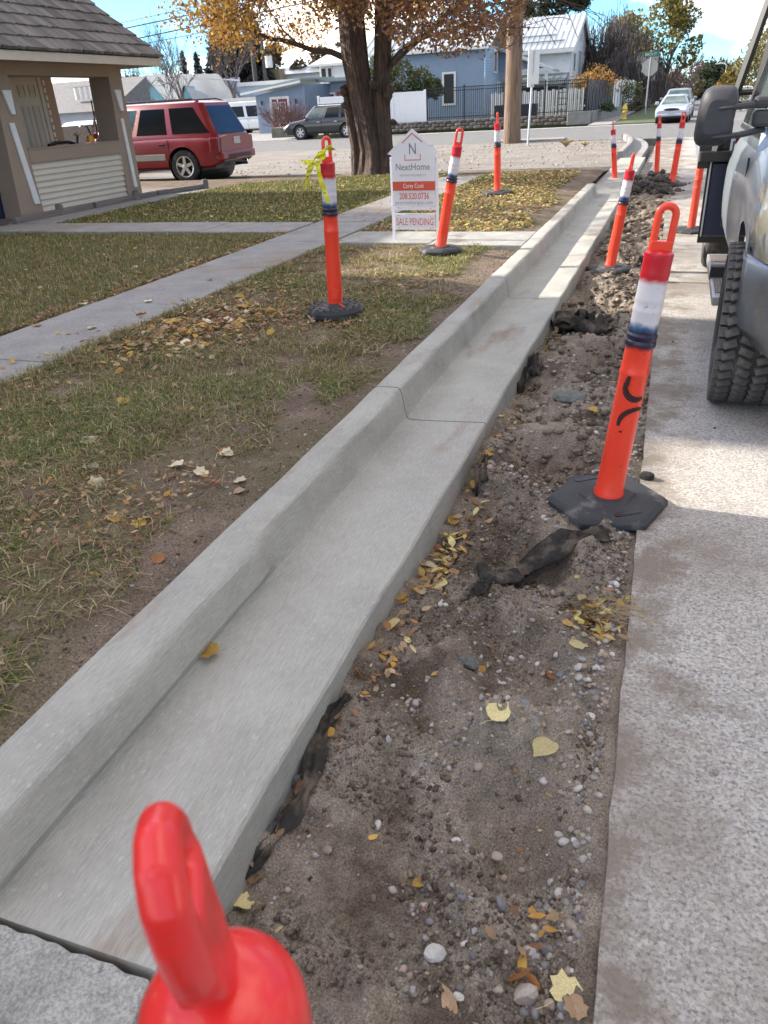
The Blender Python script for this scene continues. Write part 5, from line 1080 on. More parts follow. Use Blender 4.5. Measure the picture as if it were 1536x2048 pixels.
# greenhouse
b = MB(); gv = []
for k, (z, f, r2, w_) in enumerate(((1.17, 4.95, 6.72, .93), (1.30, 5.03, 6.72, .915), (1.60, 5.30, 6.71, .85), (1.86, 5.58, 6.68, .775), (1.93, 5.75, 6.60, .68))):
    c = .08; gv += [(TX+sx_*(w_-(c if e else 0)), y_, z) for sx_, e, y_ in ((1, 1, f), (1, 0, f-.12+.24*0+.0), (1, 0, r2-.06), (1, 1, r2), (-1, 1, r2), (-1, 0, r2-.06), (-1, 0, f+.12), (-1, 1, f))]
gv = [(x, (y+.24 if abs(y-(f_-.12)) < 1e-6 else y), z) for (x, y, z) in gv for f_ in (0,)]
for k in range(5):
    x, y, z = gv[k*8+1]; gv[k*8+1] = (x, y+.24, z)
tb_('cab', b.add(gv, [(k*8+i, k*8+(i+1) % 8, (k+1)*8+(i+1) % 8, (k+1)*8+i) for k in range(4) for i in range(8)]+[tuple(range(32, 40))]), P_truck, smooth=True, ang=30)
def cabside(y0b, y1b, y0t, y1t, z0, z1, nm, ma, off=.008, par=None):
    wf = lambda z: TX-(.915-(z-1.30)*.235)-off
    b = MB(); vv = []
    for k in range(4):
        z = lerp(z0, z1, k/3); vv += [(wf(z), lerp(y0b, y0t, k/3), z), (wf(z), lerp(y1b, y1t, k/3), z)]
    return tb_(nm, b.add(vv, [(2*k, 2*k+1, 2*k+3, 2*k+2) for k in range(3)]), ma, par)
cabside(5.22, 6.0, 5.60, 6.0, 1.27, 1.76, 'side_window', M_glass2); cabside(6.07, 6.60, 6.07, 6.58, 1.27, 1.76, 'side_window', M_glass)
cabside(6.005, 6.065, 6.005, 6.065, 1.25, 1.78, 'window_pillar', M_black, .01)
cabside(5.12, 6.62, 5.12, 6.62, 1.235, 1.262, 'window_trim', M_black, .012)
b = MB(); b.add([(TX-.80, 5.035, 1.27), (TX+.80, 5.035, 1.27), (TX+.68, 5.57, 1.84), (TX-.68, 5.57, 1.84)], [(0, 1, 2, 3)]); tb_('windshield', b, M_glass2)
# bumper and headlight, fender flare
b = MB()
for s in (1,):
    prof = [(3.62, .40), (3.60, .50), (3.60, .66), (3.63, .78), (3.70, .82)]; vs = []; nx = 26
    xs = np.concatenate([np.linspace(-1.0, -.86, 9), np.linspace(-.8, .8, 9), np.linspace(.86, 1.0, 9)]); nx = len(xs)
    for x in xs:
        e = max(0, (abs(x)-.74)/.26); back = .34*e**1.8
        for (yy_, zz) in prof: vs.append((TX+x, yy_+back, zz+(.10*e**2 if zz < .45 else (0 if zz < .6 else 0))-(.08*(1-abs(x)) if zz < .55 else 0)))
    K_ = len(prof); b.add(vs, [(i*K_+j, (i+1)*K_+j, (i+1)*K_+j+1, i*K_+j+1) for i in range(nx-1) for j in range(K_-1)])
o = tb_('front_bumper', b, P_bump, smooth=True, ang=60); s_ = o.modifiers.new('s', 'SOLIDIFY'); s_.thickness = .03; s_.offset = -1
b = MB(); pts = [(TX-.985, 3.98, .86), (TX-.965, 3.86, .82), (TX-.92, 3.79, .80), (TX-.76, 3.765, .80), (TX-.60, 3.76, .82)]; up = [(x+.012, y+.03, 1.13 if i else 1.10) for i, (x, y, z) in enumerate(pts)]
n_ = len(pts); o = tb_('headlight', b.add(pts+[(x-.012*(i > 0), y-.015, .97) for i, (x, y, z) in enumerate(pts)]+up, [(r*n_+i, r*n_+i+1, (r+1)*n_+i+1, (r+1)*n_+i) for r in (0, 1) for i in range(n_-1)]), mat('yellowed_headlight', (.62, .56, .38), .14, .3, 7, coat=.8, spots=[((.75, .74, .68), 6, .5, .65, (1, 1, 1))]), smooth=True, ang=80)
s_ = o.modifiers.new('s', 'SOLIDIFY'); s_.thickness = .04
# knobby wheel
def bigwheel(x, y, steer, dual=False):
    wr_ = D.objects.new('wheel', None); link(wr_, tk); wr_.location = (x-TX, y-TY, WR-.002); wr_.rotation_euler = (0, 0, steer)
    Mx = Matrix.Rotation(rad(90), 4, 'Y'); w = .33; R_ = WR-.016
    MB().lathe([(.21, -w/2+.03), (.24, -w/2), (.33, -w/2-.008), (R_-.015, -w/2+.012), (R_, -w/2+.03), (R_, w/2-.03), (R_-.015, w/2-.012), (.33, w/2+.008), (.24, w/2), (.21, w/2-.03), (.19, 0)], 56, Mx, cap=False).build('tyre', M_tyre, wr_, smooth=True, ang=40)
    M_tread = mat('tread_blocks', (.075, .072, .07), .9, .3, 20, spots=[((.20, .185, .165), 6, .5, .66, (1, 1, 1))])
    lug = MB().box((0, 0, 0), (.070, .040, .018), top=.86).me('tread_block', M_tread); lug2 = MB().box((0, 0, 0), (.04, .055, .06), top=.8).me('tread_block', M_tread)
    for i in range(44):
        for j, lx in enumerate((-.12, -.042, .042, .12)):
            a = 2*math.pi*(i+.5*(j % 2)+.15*j)/44; Mo = Matrix.Rotation(a, 4, 'X') @ Matrix.Translation((lx, 0, R_+.006)) @ Matrix.Rotation((.35 if j in (0, 2) else -.35), 4, 'Z')
            o = D.objects.new('tread_block', lug); link(o, wr_); o.matrix_basis = Mo
        a = 2*math.pi*i/44
        for s in (-1,):
            Mo = Matrix.Rotation(a, 4, 'X') @ Matrix.Translation((s*(w/2-.006), 0, R_-.018)); o = D.objects.new('tread_block', lug2); link(o, wr_); o.matrix_basis = Mo
    MB().lathe([(.05, .03), (.07, .10), (.14, .11), (.16, .09), (.205, .08), (.215, .115), (.22, .10), (.22, -.1)], 32, Matrix.Rotation(rad(-90), 4, 'Y'), cap=True).build('rim', M_alu, wr_, smooth=True, ang=30)
bigwheel(.475, WY, rad(-2))
for x, y in ((2.2, WY), (.46, 7.95), (2.2, 7.95)): wheel(tk, x-TX, y-TY, WR, .28, .22, 6, side=-1 if x < 1 else 1)
# running board with perforated treads
tb_('running_board', MB().box2((.285, 4.86, .36), (.43, 6.25, .415)), M_alu, bevel=.008)
for (a, c) in ((4.95, 5.35), (5.5, 5.85), (5.92, 6.2)):
    o = tb_('step_tread', MB().box2((.302, a, .414), (.413, c, .418)), mat('rusty_tread', (.16, .10, .07), .85, .3, 40))
    hl_ = MB()
    for i in range(int((c-a)/.028)):
        for j in range(5): hl_.box((.312+j*.020+(i % 2)*.012, a+.014+i*.028, .4195), (.010, .013, .003))
    tb_('step_grip', hl_, M_alu, kind='stuff')
tb_('board_bracket', MB().box2((.28, 5.4, .40), (.50, 5.46, .48)), M_black)
# flatbed, side box, rack
tb_('flatbed_deck', MB().box2((.16, 6.95, .98), (2.52, 9.7, 1.06)), M_black, bevel=.01)
tb_('deck_edge', MB().box2((.145, 6.97, .985), (.158, 9.7, 1.055)), M_alu)
tb_('underdeck_box', MB().box2((.255, 7.0, .42), (.62, 7.42, .975)), M_navy, bevel=.015)
tb_('mud_flap', MB().box2((.24, 7.44, .30), (.62, 7.455, .98)), M_black); tb_('box_edge', MB().box2((.243, 6.99, .42), (.252, 7.02, .975)), M_alu)
def bar(nm, a, b_, r=.03, ma=M_black): return tb_(nm, MB().tube([a, b_], r, 4), ma)
bar('rack_post', (.27, 6.98, 1.05), (.55, 6.98, 2.35), .030); bar('rack_post', (.45, 6.86, 1.05), (.62, 6.86, 2.35), .045); bar('rack_post', (2.4, 6.98, 1.05), (2.2, 6.98, 2.35), .03)
bar('rack_bar', (.55, 6.98, 2.35), (2.2, 6.98, 2.35)); bar('rack_bar', (.36, 6.98, 1.45), (2.35, 6.98, 1.45), .02); bar('rack_brace', (.27, 6.98, 1.05), (.30, 7.5, 1.06), .025)
tb_('stake_pocket', MB().box2((.15, 7.02, .93), (.24, 7.10, 1.22)), M_black, bevel=.006); tb_('stake_pocket', MB().box2((.29, 7.02, 1.06), (.37, 7.10, 1.26)), M_black, bevel=.006)
tb_('deck_light', MB().box2((.40, 7.0, 1.10), (.50, 7.05, 1.18)), M_redl, bevel=.01)
# towing mirror
b = MB(); vs = []; n1 = 20
for (yy_, k, dz) in ((4.93, .55, 0), (4.945, .86, 0), (4.975, .97, 0), (5.03, 1.0, 0), (5.075, .99, 0), (5.085, .93, 0), (5.08, .85, 0)):
    for i in range(n1):
        a = 2*math.pi*i/n1; cx_, sx_ = math.cos(a), math.sin(a); ex = .5
        X_ = .168+.098*k*(abs(cx_)**ex)*(1 if cx_ > 0 else -1)+.012*((abs(sx_)**ex)*(1 if sx_ > 0 else -1)); Z_ = 1.355+.150*k*(abs(sx_)**ex)*(1 if sx_ > 0 else -1); vs.append((X_, yy_, Z_))
mi = tb_('towing_mirror', b.add(vs, [(r*n1+i, r*n1+(i+1) % n1, (r+1)*n1+(i+1) % n1, (r+1)*n1+i) for r in range(6) for i in range(n1)]+[tuple(range(n1))]), mat('mirror_plastic', (.05, .05, .055), .55, .2, 8, .02, 500), smooth=True, ang=50)
def mpart(nm, b, ma, **k): b.v = [(x-TX, y-TY, z) for x, y, z in b.v]; return b.build(nm, ma, mi, **k)
mpart('mirror_glass', MB().box2((.09, 5.086, 1.24), (.245, 5.09, 1.47)), M_glass)
for (z, zz) in ((1.395, 1.40), (1.255, 1.27)):
    mpart('mirror_arm', MB().tube([(.11, 4.955, z-.004), (.20, 4.935, z), (.29, 4.96, z+.006), (.42, 5.05, zz+.01)], [.006, .016, .020, .022], 8, flat=.8), MATS['mirror_plastic'], smooth=True)
mpart('mirror_mount', MB().box((.405, 5.06, 1.335), (.10, .14, .085)), MATS['mirror_plastic'], bevel=.02)
mpart('mirror_hinge', MB().box((.395, 5.03, 1.415), (.09, .10, .06)), MATS['mirror_plastic'], bevel=.02)

# ------------------------------------------------------------------ street furniture
MB().lathe([(.33, 0), (.30, .5), (.275, 3), (.25, 5), (.21, 11)], 20).build('utility_pole', M_pole, loc=(-5.72, 29.9, .05), smooth=True, label='thick brown wooden utility pole at the near corner of the cross street', cat='utility pole')
sp_ = empty('street_sign', (-4.80, 27.9, .06), 0, 'two blank sign backs on a steel post beside the wooden utility pole', 'sign')
MB().tube([(0, 0, 0), (.10, 0, 2.72)], .035, 4).build('post', M_alu, sp_)
Mz = Matrix.Rotation(rad(60), 4, 'Z'); MB().box((0, 0, 2.2), (.02, .40, .95), Matrix.Translation((.10, 0, .08)) @ Matrix.Rotation(rad(-50), 4, 'Z')).build('sign_plate', M_white, sp_); MB().box((0, 0, 2.2), (.02, .35, .95), Matrix.Translation((.03, -.05, .0)) @ Matrix.Rotation(rad(-25), 4, 'Z')).build('sign_plate', M_white, sp_)
st = empty('stop_sign', (-2.47, 60, .05), 0, 'back of an octagonal stop sign under a green street name sign', 'sign')
MB().tube([(0, 0, 0), (.0, 0, 3.75)], .045, 8).build('post', M_alu, st)
MB().prism([(.53*math.cos(rad(22.5+45*i)), 2.78+.53*math.sin(rad(22.5+45*i))) for i in range(8)], .05, .07, 'y').build('octagon_plate', mat('sign_back', (.42, .40, .36), .6, .1, 4), st)
for o_2 in st.children: pass
gs = MB().box((0, -.05, 3.52), (.95, .02, .30)).build('street_name_plate', mat('street_green', (.01, .14, .09), .5, .1, 4), st)
text('BIRCH ST', .17, (0, -.065, 3.52), M_white, st, w=.72)
hy = empty('fire_hydrant', (-3.35, 52.6, .05), 0, 'yellow fire hydrant on the far corner beside the sidewalk', 'hydrant'); M_hy = mat('hydrant_yellow', (.72, .50, .10), .5, .1, 8)
MB().lathe([(.2, 0), (.2, .05), (.13, .08), (.12, .5), (.17, .53), (.17, .57), (.14, .6), (.12, .7), (.06, .77), (.04, .83), (.03, .84)], 16).build('barrel', M_hy, hy, smooth=True)
for s in (-1, 1): MB().lathe([(.07, 0), (.07, .16), (.05, .18)], 10, Matrix.Translation((0, 0, .42)) @ Matrix.Rotation(rad(90)*s, 4, 'Y')).build('outlet_cap', M_hy, hy)
MB().lathe([(.09, 0), (.09, .18), (.06, .2)], 10, Matrix.Translation((0, 0, .38)) @ Matrix.Rotation(rad(90), 4, 'X')).build('outlet_cap', M_hy, hy)
lm = empty('street_lamp', (4.15, 112, 0), 0, 'tall pale street lamp with a curved arm far down the street', 'street lamp')
MB().tube([(0, 0, 0), (0, 0, 3.6), (-.2, 0, 3.85), (-.9, 0, 3.95)], .07, 8).build('pole', M_white, lm, smooth=True); MB().box((-1.05, 0, 3.88), (.45, .2, .1)).build('lamp_head', M_white, lm, bevel=.03)
# far utility poles and wires
for (px, py, pt, Y, w, lb) in ((512, 168, 62, 85, .30, 'dark far utility pole left of two behind the blue building'), (532, 165, 80, 85, .26, 'far utility pole with a white transformer behind the blue building')):
    a = pY(px, py, Y); t_ = pY(px-12, pt, Y); r0_ = empty('utility_pole', (a.x, Y, 0), 0, lb, 'utility pole', 'far utility poles')
    MB().lathe([(w, 0), (w*.7, t_.z)], 10).build('pole', mat('dark_pole', (.10, .09, .085), .9, .2, 4), r0_); MB().box((0, 0, t_.z-1.0), (2.2, .12, .12)).build('crossarm', MATS['dark_pole'], r0_)
    if px > 520: MB().lathe([(.4, 0), (.4, 1.1)], 12, Matrix.Translation((.6, 0, t_.z-2.6))).build('transformer', M_white, r0_)
Y_ = 33.
for i, (a, b_) in enumerate((((240, 47), (471, 0)), ((262, 68), (480, 24)), ((277, 78), (480, 41)), ((240, 34), (404, 0)))):
    A_ = pY(*a, Y_); B_ = pY(*b_, Y_); d_ = (B_-A_)/(B_.x-A_.x); P0 = A_+d_*(-60-A_.x); P1 = A_+d_*(-5.7-A_.x)
    sag = MB().tube([P0.lerp(P1, t)+Vector((0, 0, -.25*math.sin(t*3.14))) for t in np.linspace(0, 1, 12)], .026 if i < 2 else .015, 5)
    sag.build('power_line', mat('cable', (.10, .10, .11), .6), label=('thickest power line crossing the sky above the shake roof', 'second power line below the thickest one over the roof', 'third thin power line lowest over the shake roof', 'faint uppermost power line above the roof')[i], cat='cable', group='power lines')
for i, ((a, b_), Y2) in enumerate(((((240, 142), (480, 162)), 70), (((390, 158), (480, 160)), 72))):
    MB().tube([pY(*a, Y2), pY(*b_, Y2)], .03, 4).build('power_line', mat('pale_cable', (.4, .4, .4), .6), label=('pale service wire passing above the teal gabled house', 'short pale service wire left of the blue grey building')[i], cat='cable', group='power lines')

# ------------------------------------------------------------------ buildings across the road
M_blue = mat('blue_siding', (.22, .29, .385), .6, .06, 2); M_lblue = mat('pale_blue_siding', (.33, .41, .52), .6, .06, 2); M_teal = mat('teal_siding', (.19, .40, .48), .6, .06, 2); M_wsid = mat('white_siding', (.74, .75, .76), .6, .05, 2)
M_metal = mat('light_metal_roof', (.46, .50, .53), .35, .08, 3, metal=.5); M_metal2 = mat('grey_green_metal_roof', (.22, .27, .27), .4, .08, 3, metal=.4); M_dark = mat('dark_shingle_roof', (.07, .068, .07), .9, .3, 8); M_dkin = mat('dark_interior', (.02, .02, .022), .5, .1, 3)
def wallsid(name, p0, p1, z0, z1, ma, parent, ext=None, pitch=.16, org=(0, 0, 0)):
    p0 = Vector((p0[0], p0[1], 0)); p1 = Vector((p1[0], p1[1], 0)); t = (p1-p0); L_ = t.length; t.normalize(); n_ = Vector((t.y, -t.x, 0)); b = MB(); z = z0; vs = []; fs = []
    while z < z1-.01:
        ze = min(z+pitch, z1); e0 = ext(z) if ext else (0, L_); e1 = ext(ze) if ext else (0, L_)
        if e0[1] <= e0[0]: break
        e1 = (min(e1[0], e1[1]), max(e1[0], e1[1])) if e1[1] > e1[0] else ((e1[0]+e1[1])/2,)*2
        k = len(vs); a = p0+t*e0[0]; c = p0+t*e0[1]; a1 = p0+t*e1[0]; c1 = p0+t*e1[1]
        vs += [a+n_*.028+Vector((0, 0, z)), c+n_*.028+Vector((0, 0, z)), c1+Vector((0, 0, ze)), a1+Vector((0, 0, ze)), a+Vector((0, 0, z)), c+Vector((0, 0, z))]
        fs += [(k, k+1, k+2, k+3), (k+4, k+5, k+1, k)]; z = ze
    b.add([(v.x-org[0], v.y-org[1], v.z-org[2]) for v in vs], fs); return b.build(name, ma, parent)
def ob(name, b, ma, parent, org, **k): b.v = [(x-org[0], y-org[1], z-org[2]) for x, y, z in b.v]; return b.build(name, ma, parent, **k)
def metalroof(name, a, b_, c, d, ma, parent, org, rib=.45, th=.10):
    a, b_, c, d = map(Vector, (a, b_, c, d)); n_ = (b_-a).cross(d-a).normalized(); n_ = n_ if n_.z > 0 else -n_
    m_ = MB(); q4 = [a, b_, c, d]; m_.add(q4+[p-n_*th for p in q4], [(0, 1, 2, 3), (7, 6, 5, 4), (0, 4, 5, 1), (1, 5, 6, 2), (2, 6, 7, 3), (3, 7, 4, 0)]); ro = ob(name, m_, ma, parent, org)
    n = int((b_-a).length/rib)
    for i in range(n+1):
        t = i/n; p, q_ = a.lerp(b_, t), d.lerp(c, t); s_ = (b_-a).normalized()*.03
        m_ = MB(); m_.add([p-s_, p+s_, q_+s_, q_-s_, p-s_*.6+n_*.05, p+s_*.6+n_*.05, q_+s_*.6+n_*.05, q_-s_*.6+n_*.05], [(4, 5, 6, 7), (0, 1, 5, 4), (1, 2, 6, 5), (2, 3, 7, 6), (3, 0, 4, 7)]); ob('roof_rib', m_, ma, ro, org)
    return ro
def windowf(par, org, x0, x1, y, z0, z1, fw=.12, ma=M_white, glass=M_dkin, axis='y', d=-1):
    fr_ = MB()
    def bx(a0, a1, b0, b1, t0, t1):
        if axis == 'y': fr_.box2((a0, y+d*t0, b0), (a1, y+d*t1, b1))
        else: fr_.box2((y+d*t0, a0, b0), (y+d*t1, a1, b1))
    bx(x0-fw, x0, z0-fw, z1+fw, .03, .09); bx(x1, x1+fw, z0-fw, z1+fw, .03, .09); bx(x0, x1, z1, z1+fw, .03, .088); bx(x0, x1, z0-fw, z0, .03, .088)
    f = ob('window', fr_, ma, par, org); g_ = MB()
    if axis == 'y': g_.box2((x0, y+d*.03, z0), (x1, y+d*.045, z1))
    else: g_.box2((y+d*.03, x0, z0), (y+d*.045, x1, z1))
    ob('pane', g_, glass, f, org); return f
# blue house behind the fences
O = (-15, 57, 0); bh = empty('blue_house', O, 0, 'blue sided house with tall white framed window behind the black fence', 'house')
wallsid('front_wall', (-21, 57), (-12.85, 57), .3, 4.7, M_blue, bh, org=O)
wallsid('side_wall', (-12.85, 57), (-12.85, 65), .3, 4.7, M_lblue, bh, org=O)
windowf(bh, O, -15.65, -14.95, 57, 1.40, 3.15, .13); windowf(bh, O, 59.6, 60.6, -12.85, 3.2, 4.4, .1, axis='x', d=1, glass=mat('warm_window', (.25, .2, .2), .2, .6, 3)); windowf(bh, O, 61.0, 61.5, -12.85, .9, 2.5, .1, axis='x', d=1, glass=M_glass2)
metalroof('roof', (-21.4, 56.6, 4.6), (-12.4, 56.6, 4.6), (-12.4, 61.2, 6.6), (-21.4, 61.2, 6.6), M_metal, bh, O, .5); metalroof('roof', (-21.4, 65.8, 4.6), (-12.4, 65.8, 4.6), (-12.4, 61.21, 6.6), (-21.4, 61.21, 6.6), M_metal, bh, O, .9)
wallsid('porch_gable', (-12.8, 61.5), (-9.6, 61.5), 3.25, 4.5, M_blue, bh, org=O, ext=lambda z: (0, max(.0, 3.2*(1-(z-3.25)/1.25))))
ob('porch_roof', MB().add([(-12.8, 61.0, 4.62), (-8.9, 61.0, 3.15), (-8.9, 64, 3.15), (-12.8, 64, 4.62), (-12.8, 61.0, 4.5), (-8.9, 61.0, 3.0), (-8.9, 64, 3.0), (-12.8, 64, 4.5)], [(0, 1, 2, 3), (7, 6, 5, 4), (0, 4, 5, 1), (1, 5, 6, 2)]), M_metal, bh, O)
ob('porch_post', MB().box2((-9.5, 61.2, .3), (-9.3, 61.4, 3.05)), M_white, bh, O)
ob('eave_trim', MB().box2((-21.3, 56.52, 4.44), (-12.5, 56.6, 4.62)), M_white, bh, O)
# white two-storey house
O = (-11, 72, 0); wh = empty('white_house', O, 0, 'white two storey house with light metal roof and recessed gable balcony', 'house')
X0, X1, Y0, Y1 = -14.5, -8.5, 67., 78.; ze = pX(1140, 88, X1).z; 
Zr = pX(1183, 36, X1+.3).z; ze = pY(1145, 88, Y0).z-.1
wallsid('front_wall', (X0, Y0), (X1, Y0), .3, ze, M_wsid, wh, org=O); YM = (Y0+Y1)/2
wallsid('gable_wall', (X1, Y0), (X1, Y1), .3, Zr, M_wsid, wh, org=O, ext=lambda z: (0, Y1-Y0) if z < ze else ((YM-Y0)*(z-ze)/(Zr-ze), (Y1-Y0)-(Y1-YM)*(z-ze)/(Zr-ze)))
metalroof('roof', (X0-.5, Y0-.6, ze-.12), (X1+.3, Y0-.6, ze-.12), (X1+.3, YM, Zr+.1), (X0-.5, YM, Zr+.1), M_metal, wh, O, .42); metalroof('roof', (X0-.5, Y1+.6, ze-.12), (X1+.3, Y1+.6, ze-.12), (X1+.3, YM+.01, Zr+.1), (X0-.5, YM+.01, Zr+.1), M_metal, wh, O, .9)
ob('eave_trim', MB().box2((X0-.5, Y0-.68, ze-.42), (X1+.3, Y0-.61, ze-.16)), M_white, wh, O)
for s, (ya, yb) in enumerate(((Y0-.6, YM), (Y1+.6, YM))):
    ob('rake_trim', MB().add([(X1+.31, ya, ze-.14), (X1+.31, yb, Zr+.08), (X1+.31, yb, Zr-.25), (X1+.31, ya, ze-.45), (X1+.26, ya, ze-.14), (X1+.26, yb, Zr+.08), (X1+.26, yb, Zr-.25), (X1+.26, ya, ze-.45)], [(0, 1, 2, 3), (7, 6, 5, 4), (0, 4, 5, 1), (1, 5, 6, 2), (2, 6, 7, 3), (3, 7, 4, 0)]), M_white, wh, O)
windowf(wh, O, 68.2, 69.4, X1, 3.1, 4.3, .14, axis='x', d=1, glass=M_glass2); windowf(wh, O, 71.0, 73.2, X1, 2.6, 4.55, .05, axis='x', d=1, glass=mat('shaded_balcony', (.34, .34, .35), .8, .1, 2)); windowf(wh, O, 75.0, 76.0, X1, 2.9, 4.2, .12, axis='x', d=1, glass=M_glass2)  # balcony recess is a flat grey pane, its shade put into the colour
for y in (71.9, 72.5): windowf(wh, O, y-.17, y+.17, X1, 5.25, 5.75, .03, axis='x', d=1)
metalroof('lower_roof', (-13.5, 63.6, 2.2), (-8.6, 63.6, 2.2), (-8.6, 66.97, 3.0), (-13.5, 66.97, 3.0), M_metal2, wh, O, .45); ob('lower_wall', MB().box2((-13.3, 65, .3), (-8.7, 66.96, 2.3)), M_dkin, wh, O)
for (xa, xb, t) in ((X0, X1-.6, .18), (X0+.8, X1-1.4, .36)):
    y_, z_ = lerp(Y0-.6, YM, t), lerp(ze-.12, Zr+.1, t)+.09; ob('snow_bar', MB().tube([(xa, y_, z_), (xb, y_, z_)], .05, 5), M_metal2, wh, O)
ob('satellite_dish', MB().lathe([(.02, 0), (.2, .05), (.32, .14)], 16, Matrix.Translation((-9.3, 69.5, ze+1.15)) @ Matrix.Rotation(rad(70), 4, 'X'), cap=True).tube([(-9.3, 69.5, ze+.4), (-9.3, 69.5, ze+1.1)], .04, 6), M_white, wh, O)
# house with grey roof and orange eave behind, right of the white house
O = (-5.5, 84, 0); gh_ = empty('grey_roof_house', O, 0, 'low house with dark grey roof behind the willow, right of the white house', 'house')
ob('wall', MB().box2((-9.5, 82, .2), (-3.2, 90, 2.3)), mat('brown_wall', (.16, .10, .07), .8, .2, 3), gh_, O); ob('roof', MB().prism([(81.3, 2.2), (91, 2.2), (86, 4.7)], -9.9, -2.8, 'x'), M_dark, gh_, O)
# blue building with the red door
O = (-28, 60, 0); rd = empty('blue_building', O, 0, 'low blue sided building with a red double door behind the black crossover', 'house')
A_ = pY(519, 262, 60); B_ = pY(607, 172, 60); Cc = pY(640, 170, 62.5)
zl = pY(513, 186, 60).z; zh = pY(606, 165, 60).z; xa, xb = A_.x, B_.x
wallsid('front_wall', (xa, 60), (xb, 60), .0, zh-.1, M_blue, rd, org=O, pitch=.14, ext=lambda z: (0, xb-xa) if z < zl-.15 else ((xb-xa)*(z-zl+.15)/(zh-zl+.05), xb-xa))
wallsid('step_wall', (xb, 60), (xb+.9, 63), .0, zh-.1, M_blue, rd, org=O, pitch=.14)
wallsid('rear_wing_wall', (xb+.9, 63), (-19., 63), .0, zh+.5, M_blue, rd, org=O, pitch=.14, ext=lambda z: (0, 99) if z < zh-.1 else (4.*(z-zh+.1)/.6, 99)) if False else wallsid('rear_wing_wall', (xb+.9, 63), (-19., 63), .0, zh+.0, M_blue, rd, org=O, pitch=.14)
ob('roof', MB().add([(xa-.9, 59.3, zl-.05), (xb+.1, 59.3, zh+.05), (xb+.1, 66, zh+.25), (xa-.9, 66, zl+.15), (xa-.9, 59.3, zl+.17), (xb+.1, 59.3, zh+.27), (xb+.1, 66, zh+.47), (xa-.9, 66, zl+.37)], [(4, 5, 6, 7), (0, 1, 5, 4), (3, 2, 1, 0), (1, 2, 6, 5), (0, 4, 7, 3)]), M_metal2, rd, O)
ob('roof_fascia', MB().add([(xa-.9, 59.28, zl-.12), (xb+.1, 59.28, zh-.02), (xb+.1, 59.28, zh+.12), (xa-.9, 59.28, zl+.02), (xa-.9, 59.2, zl-.12), (xb+.1, 59.2, zh-.02), (xb+.1, 59.2, zh+.12), (xa-.9, 59.2, zl+.02)], [(4, 5, 6, 7), (0, 4, 7, 3), (7, 6, 2, 3), (5, 1, 2, 6)]), M_white, rd, O)
ob('wing_roof', MB().box2((xb+.05, 62.3, zh+.02), (-19, 68, zh+.25)), M_metal2, rd, O)
d0, d1 = pY(548, 250, 60).x, pY(580, 250, 60).x; dz_ = 2.35
windowf(rd, O, d0+.05, d1, 60, .15, dz_, .17, glass=mat('dark_red_door', (.22, .02, .03), .5, .1, 3))
for (a, c, z0_, z1_) in ((d0+.15, d0+.40, .7, 2.1), (d0+.80, d1-.2, .7, 2.1)): windowf(rd, O, a, c, 59.955, z0_, z1_, .05, ma=mat('door_white', (.6, .58, .58), .5), glass=M_glass2)
ob('door_mullion', MB().box2((d0+.52, 59.93, .15), (d0+.62, 59.90, dz_)), M_white, rd, O)
for x in (d0-.8, d1+.75): ob('wall_lamp', MB().lathe([(.05, 0), (.09, .08), (.07, .25), (.03, .3)], 8, Matrix.Translation((x, 59.85, 2.0))), M_black, rd, O)
w0 = pY(655, 183, 63).x; windowf(rd, O, w0, w0+.55, 63, 1.5, 2.5, .12); windowf(rd, O, w0+.95, w0+1.9, 63, 1.5, 2.5, .13, ma=mat('red_frame', (.3, .02, .03), .5), glass=M_glass2)
# small white upper storey behind it
O = (-27, 72, 0); us = empty('white_dormer_house', O, 0, 'small white house with porch windows peeking above the blue building', 'house')
xa, xb = pY(640, 150, 72).x, pY(708, 150, 72).x; zt_ = pY(650, 128, 72).z
wallsid('wall', (xa, 72), (xb+1, 72), .0, zt_, M_wsid, us, org=O)
ob('roof', MB().add([(xa-.6, 71.3, zt_), (xb+1, 71.3, zt_), (xb+1, 75, zt_+1.6), (xa+1.4, 75, zt_+1.6), (xa-.6, 71.3, zt_-.2), (xb+1, 71.3, zt_-.2)], [(0, 1, 2, 3), (4, 5, 1, 0), (0, 3, 4)]), M_white, us, O)
for (a, c) in ((644, 653), (657, 664)): x0, x1 = pY(a, 150, 72).x, pY(c, 150, 72).x; windowf(us, O, x0, x1, 72, pY(650, 160, 72).z, zt_-.35, .1)
# long pale warehouses behind
O = (-45, 84, 0); w1 = empty('pale_blue_warehouse', O, 0, 'long pale blue metal building behind the van and red vehicle', 'building')
xa, xm, xb = pY(405, 160, 84).x, pY(480, 160, 84).x, pY(522, 170, 84).x; z1 = pY(440, 157, 84).z; z2 = pY(500, 172, 84).z
wallsid('wall', (xa, 84), (xm, 84), 0, z1, M_lblue, w1, org=O, pitch=.4); wallsid('low_wall', (xm, 83.5), (xb+14, 83.5), 0, z2, M_lblue, w1, org=O, pitch=.4)
ob('parapet', MB().box2((xm, 83.3, z2), (xb+14, 84, z2+.35)), M_white, w1, O); ob('awning', MB().box2((pY(420, 200, 78).x, 78, pY(420, 206, 78).z), (pY(530, 200, 78).x, 83, pY(420, 206, 78).z+.3)), M_white, w1, O)
O = (-38, 95, 0); w2 = empty('white_warehouse', O, 0, 'white roofed commercial building behind the blue building roof', 'building')
xa, xb = pY(525, 150, 95).x, pY(690, 140, 95).x; z1 = pY(600, 145, 95).z; ob('wall', MB().box2((xa, 95, 0), (xb, 100, z1)), M_white, w2, O); ob('roof', MB().prism([(94.6, z1-.1), (100.4, z1-.1), (97.5, z1+.7)], xa-.4, xb+.4, 'x'), M_metal, w2, O)
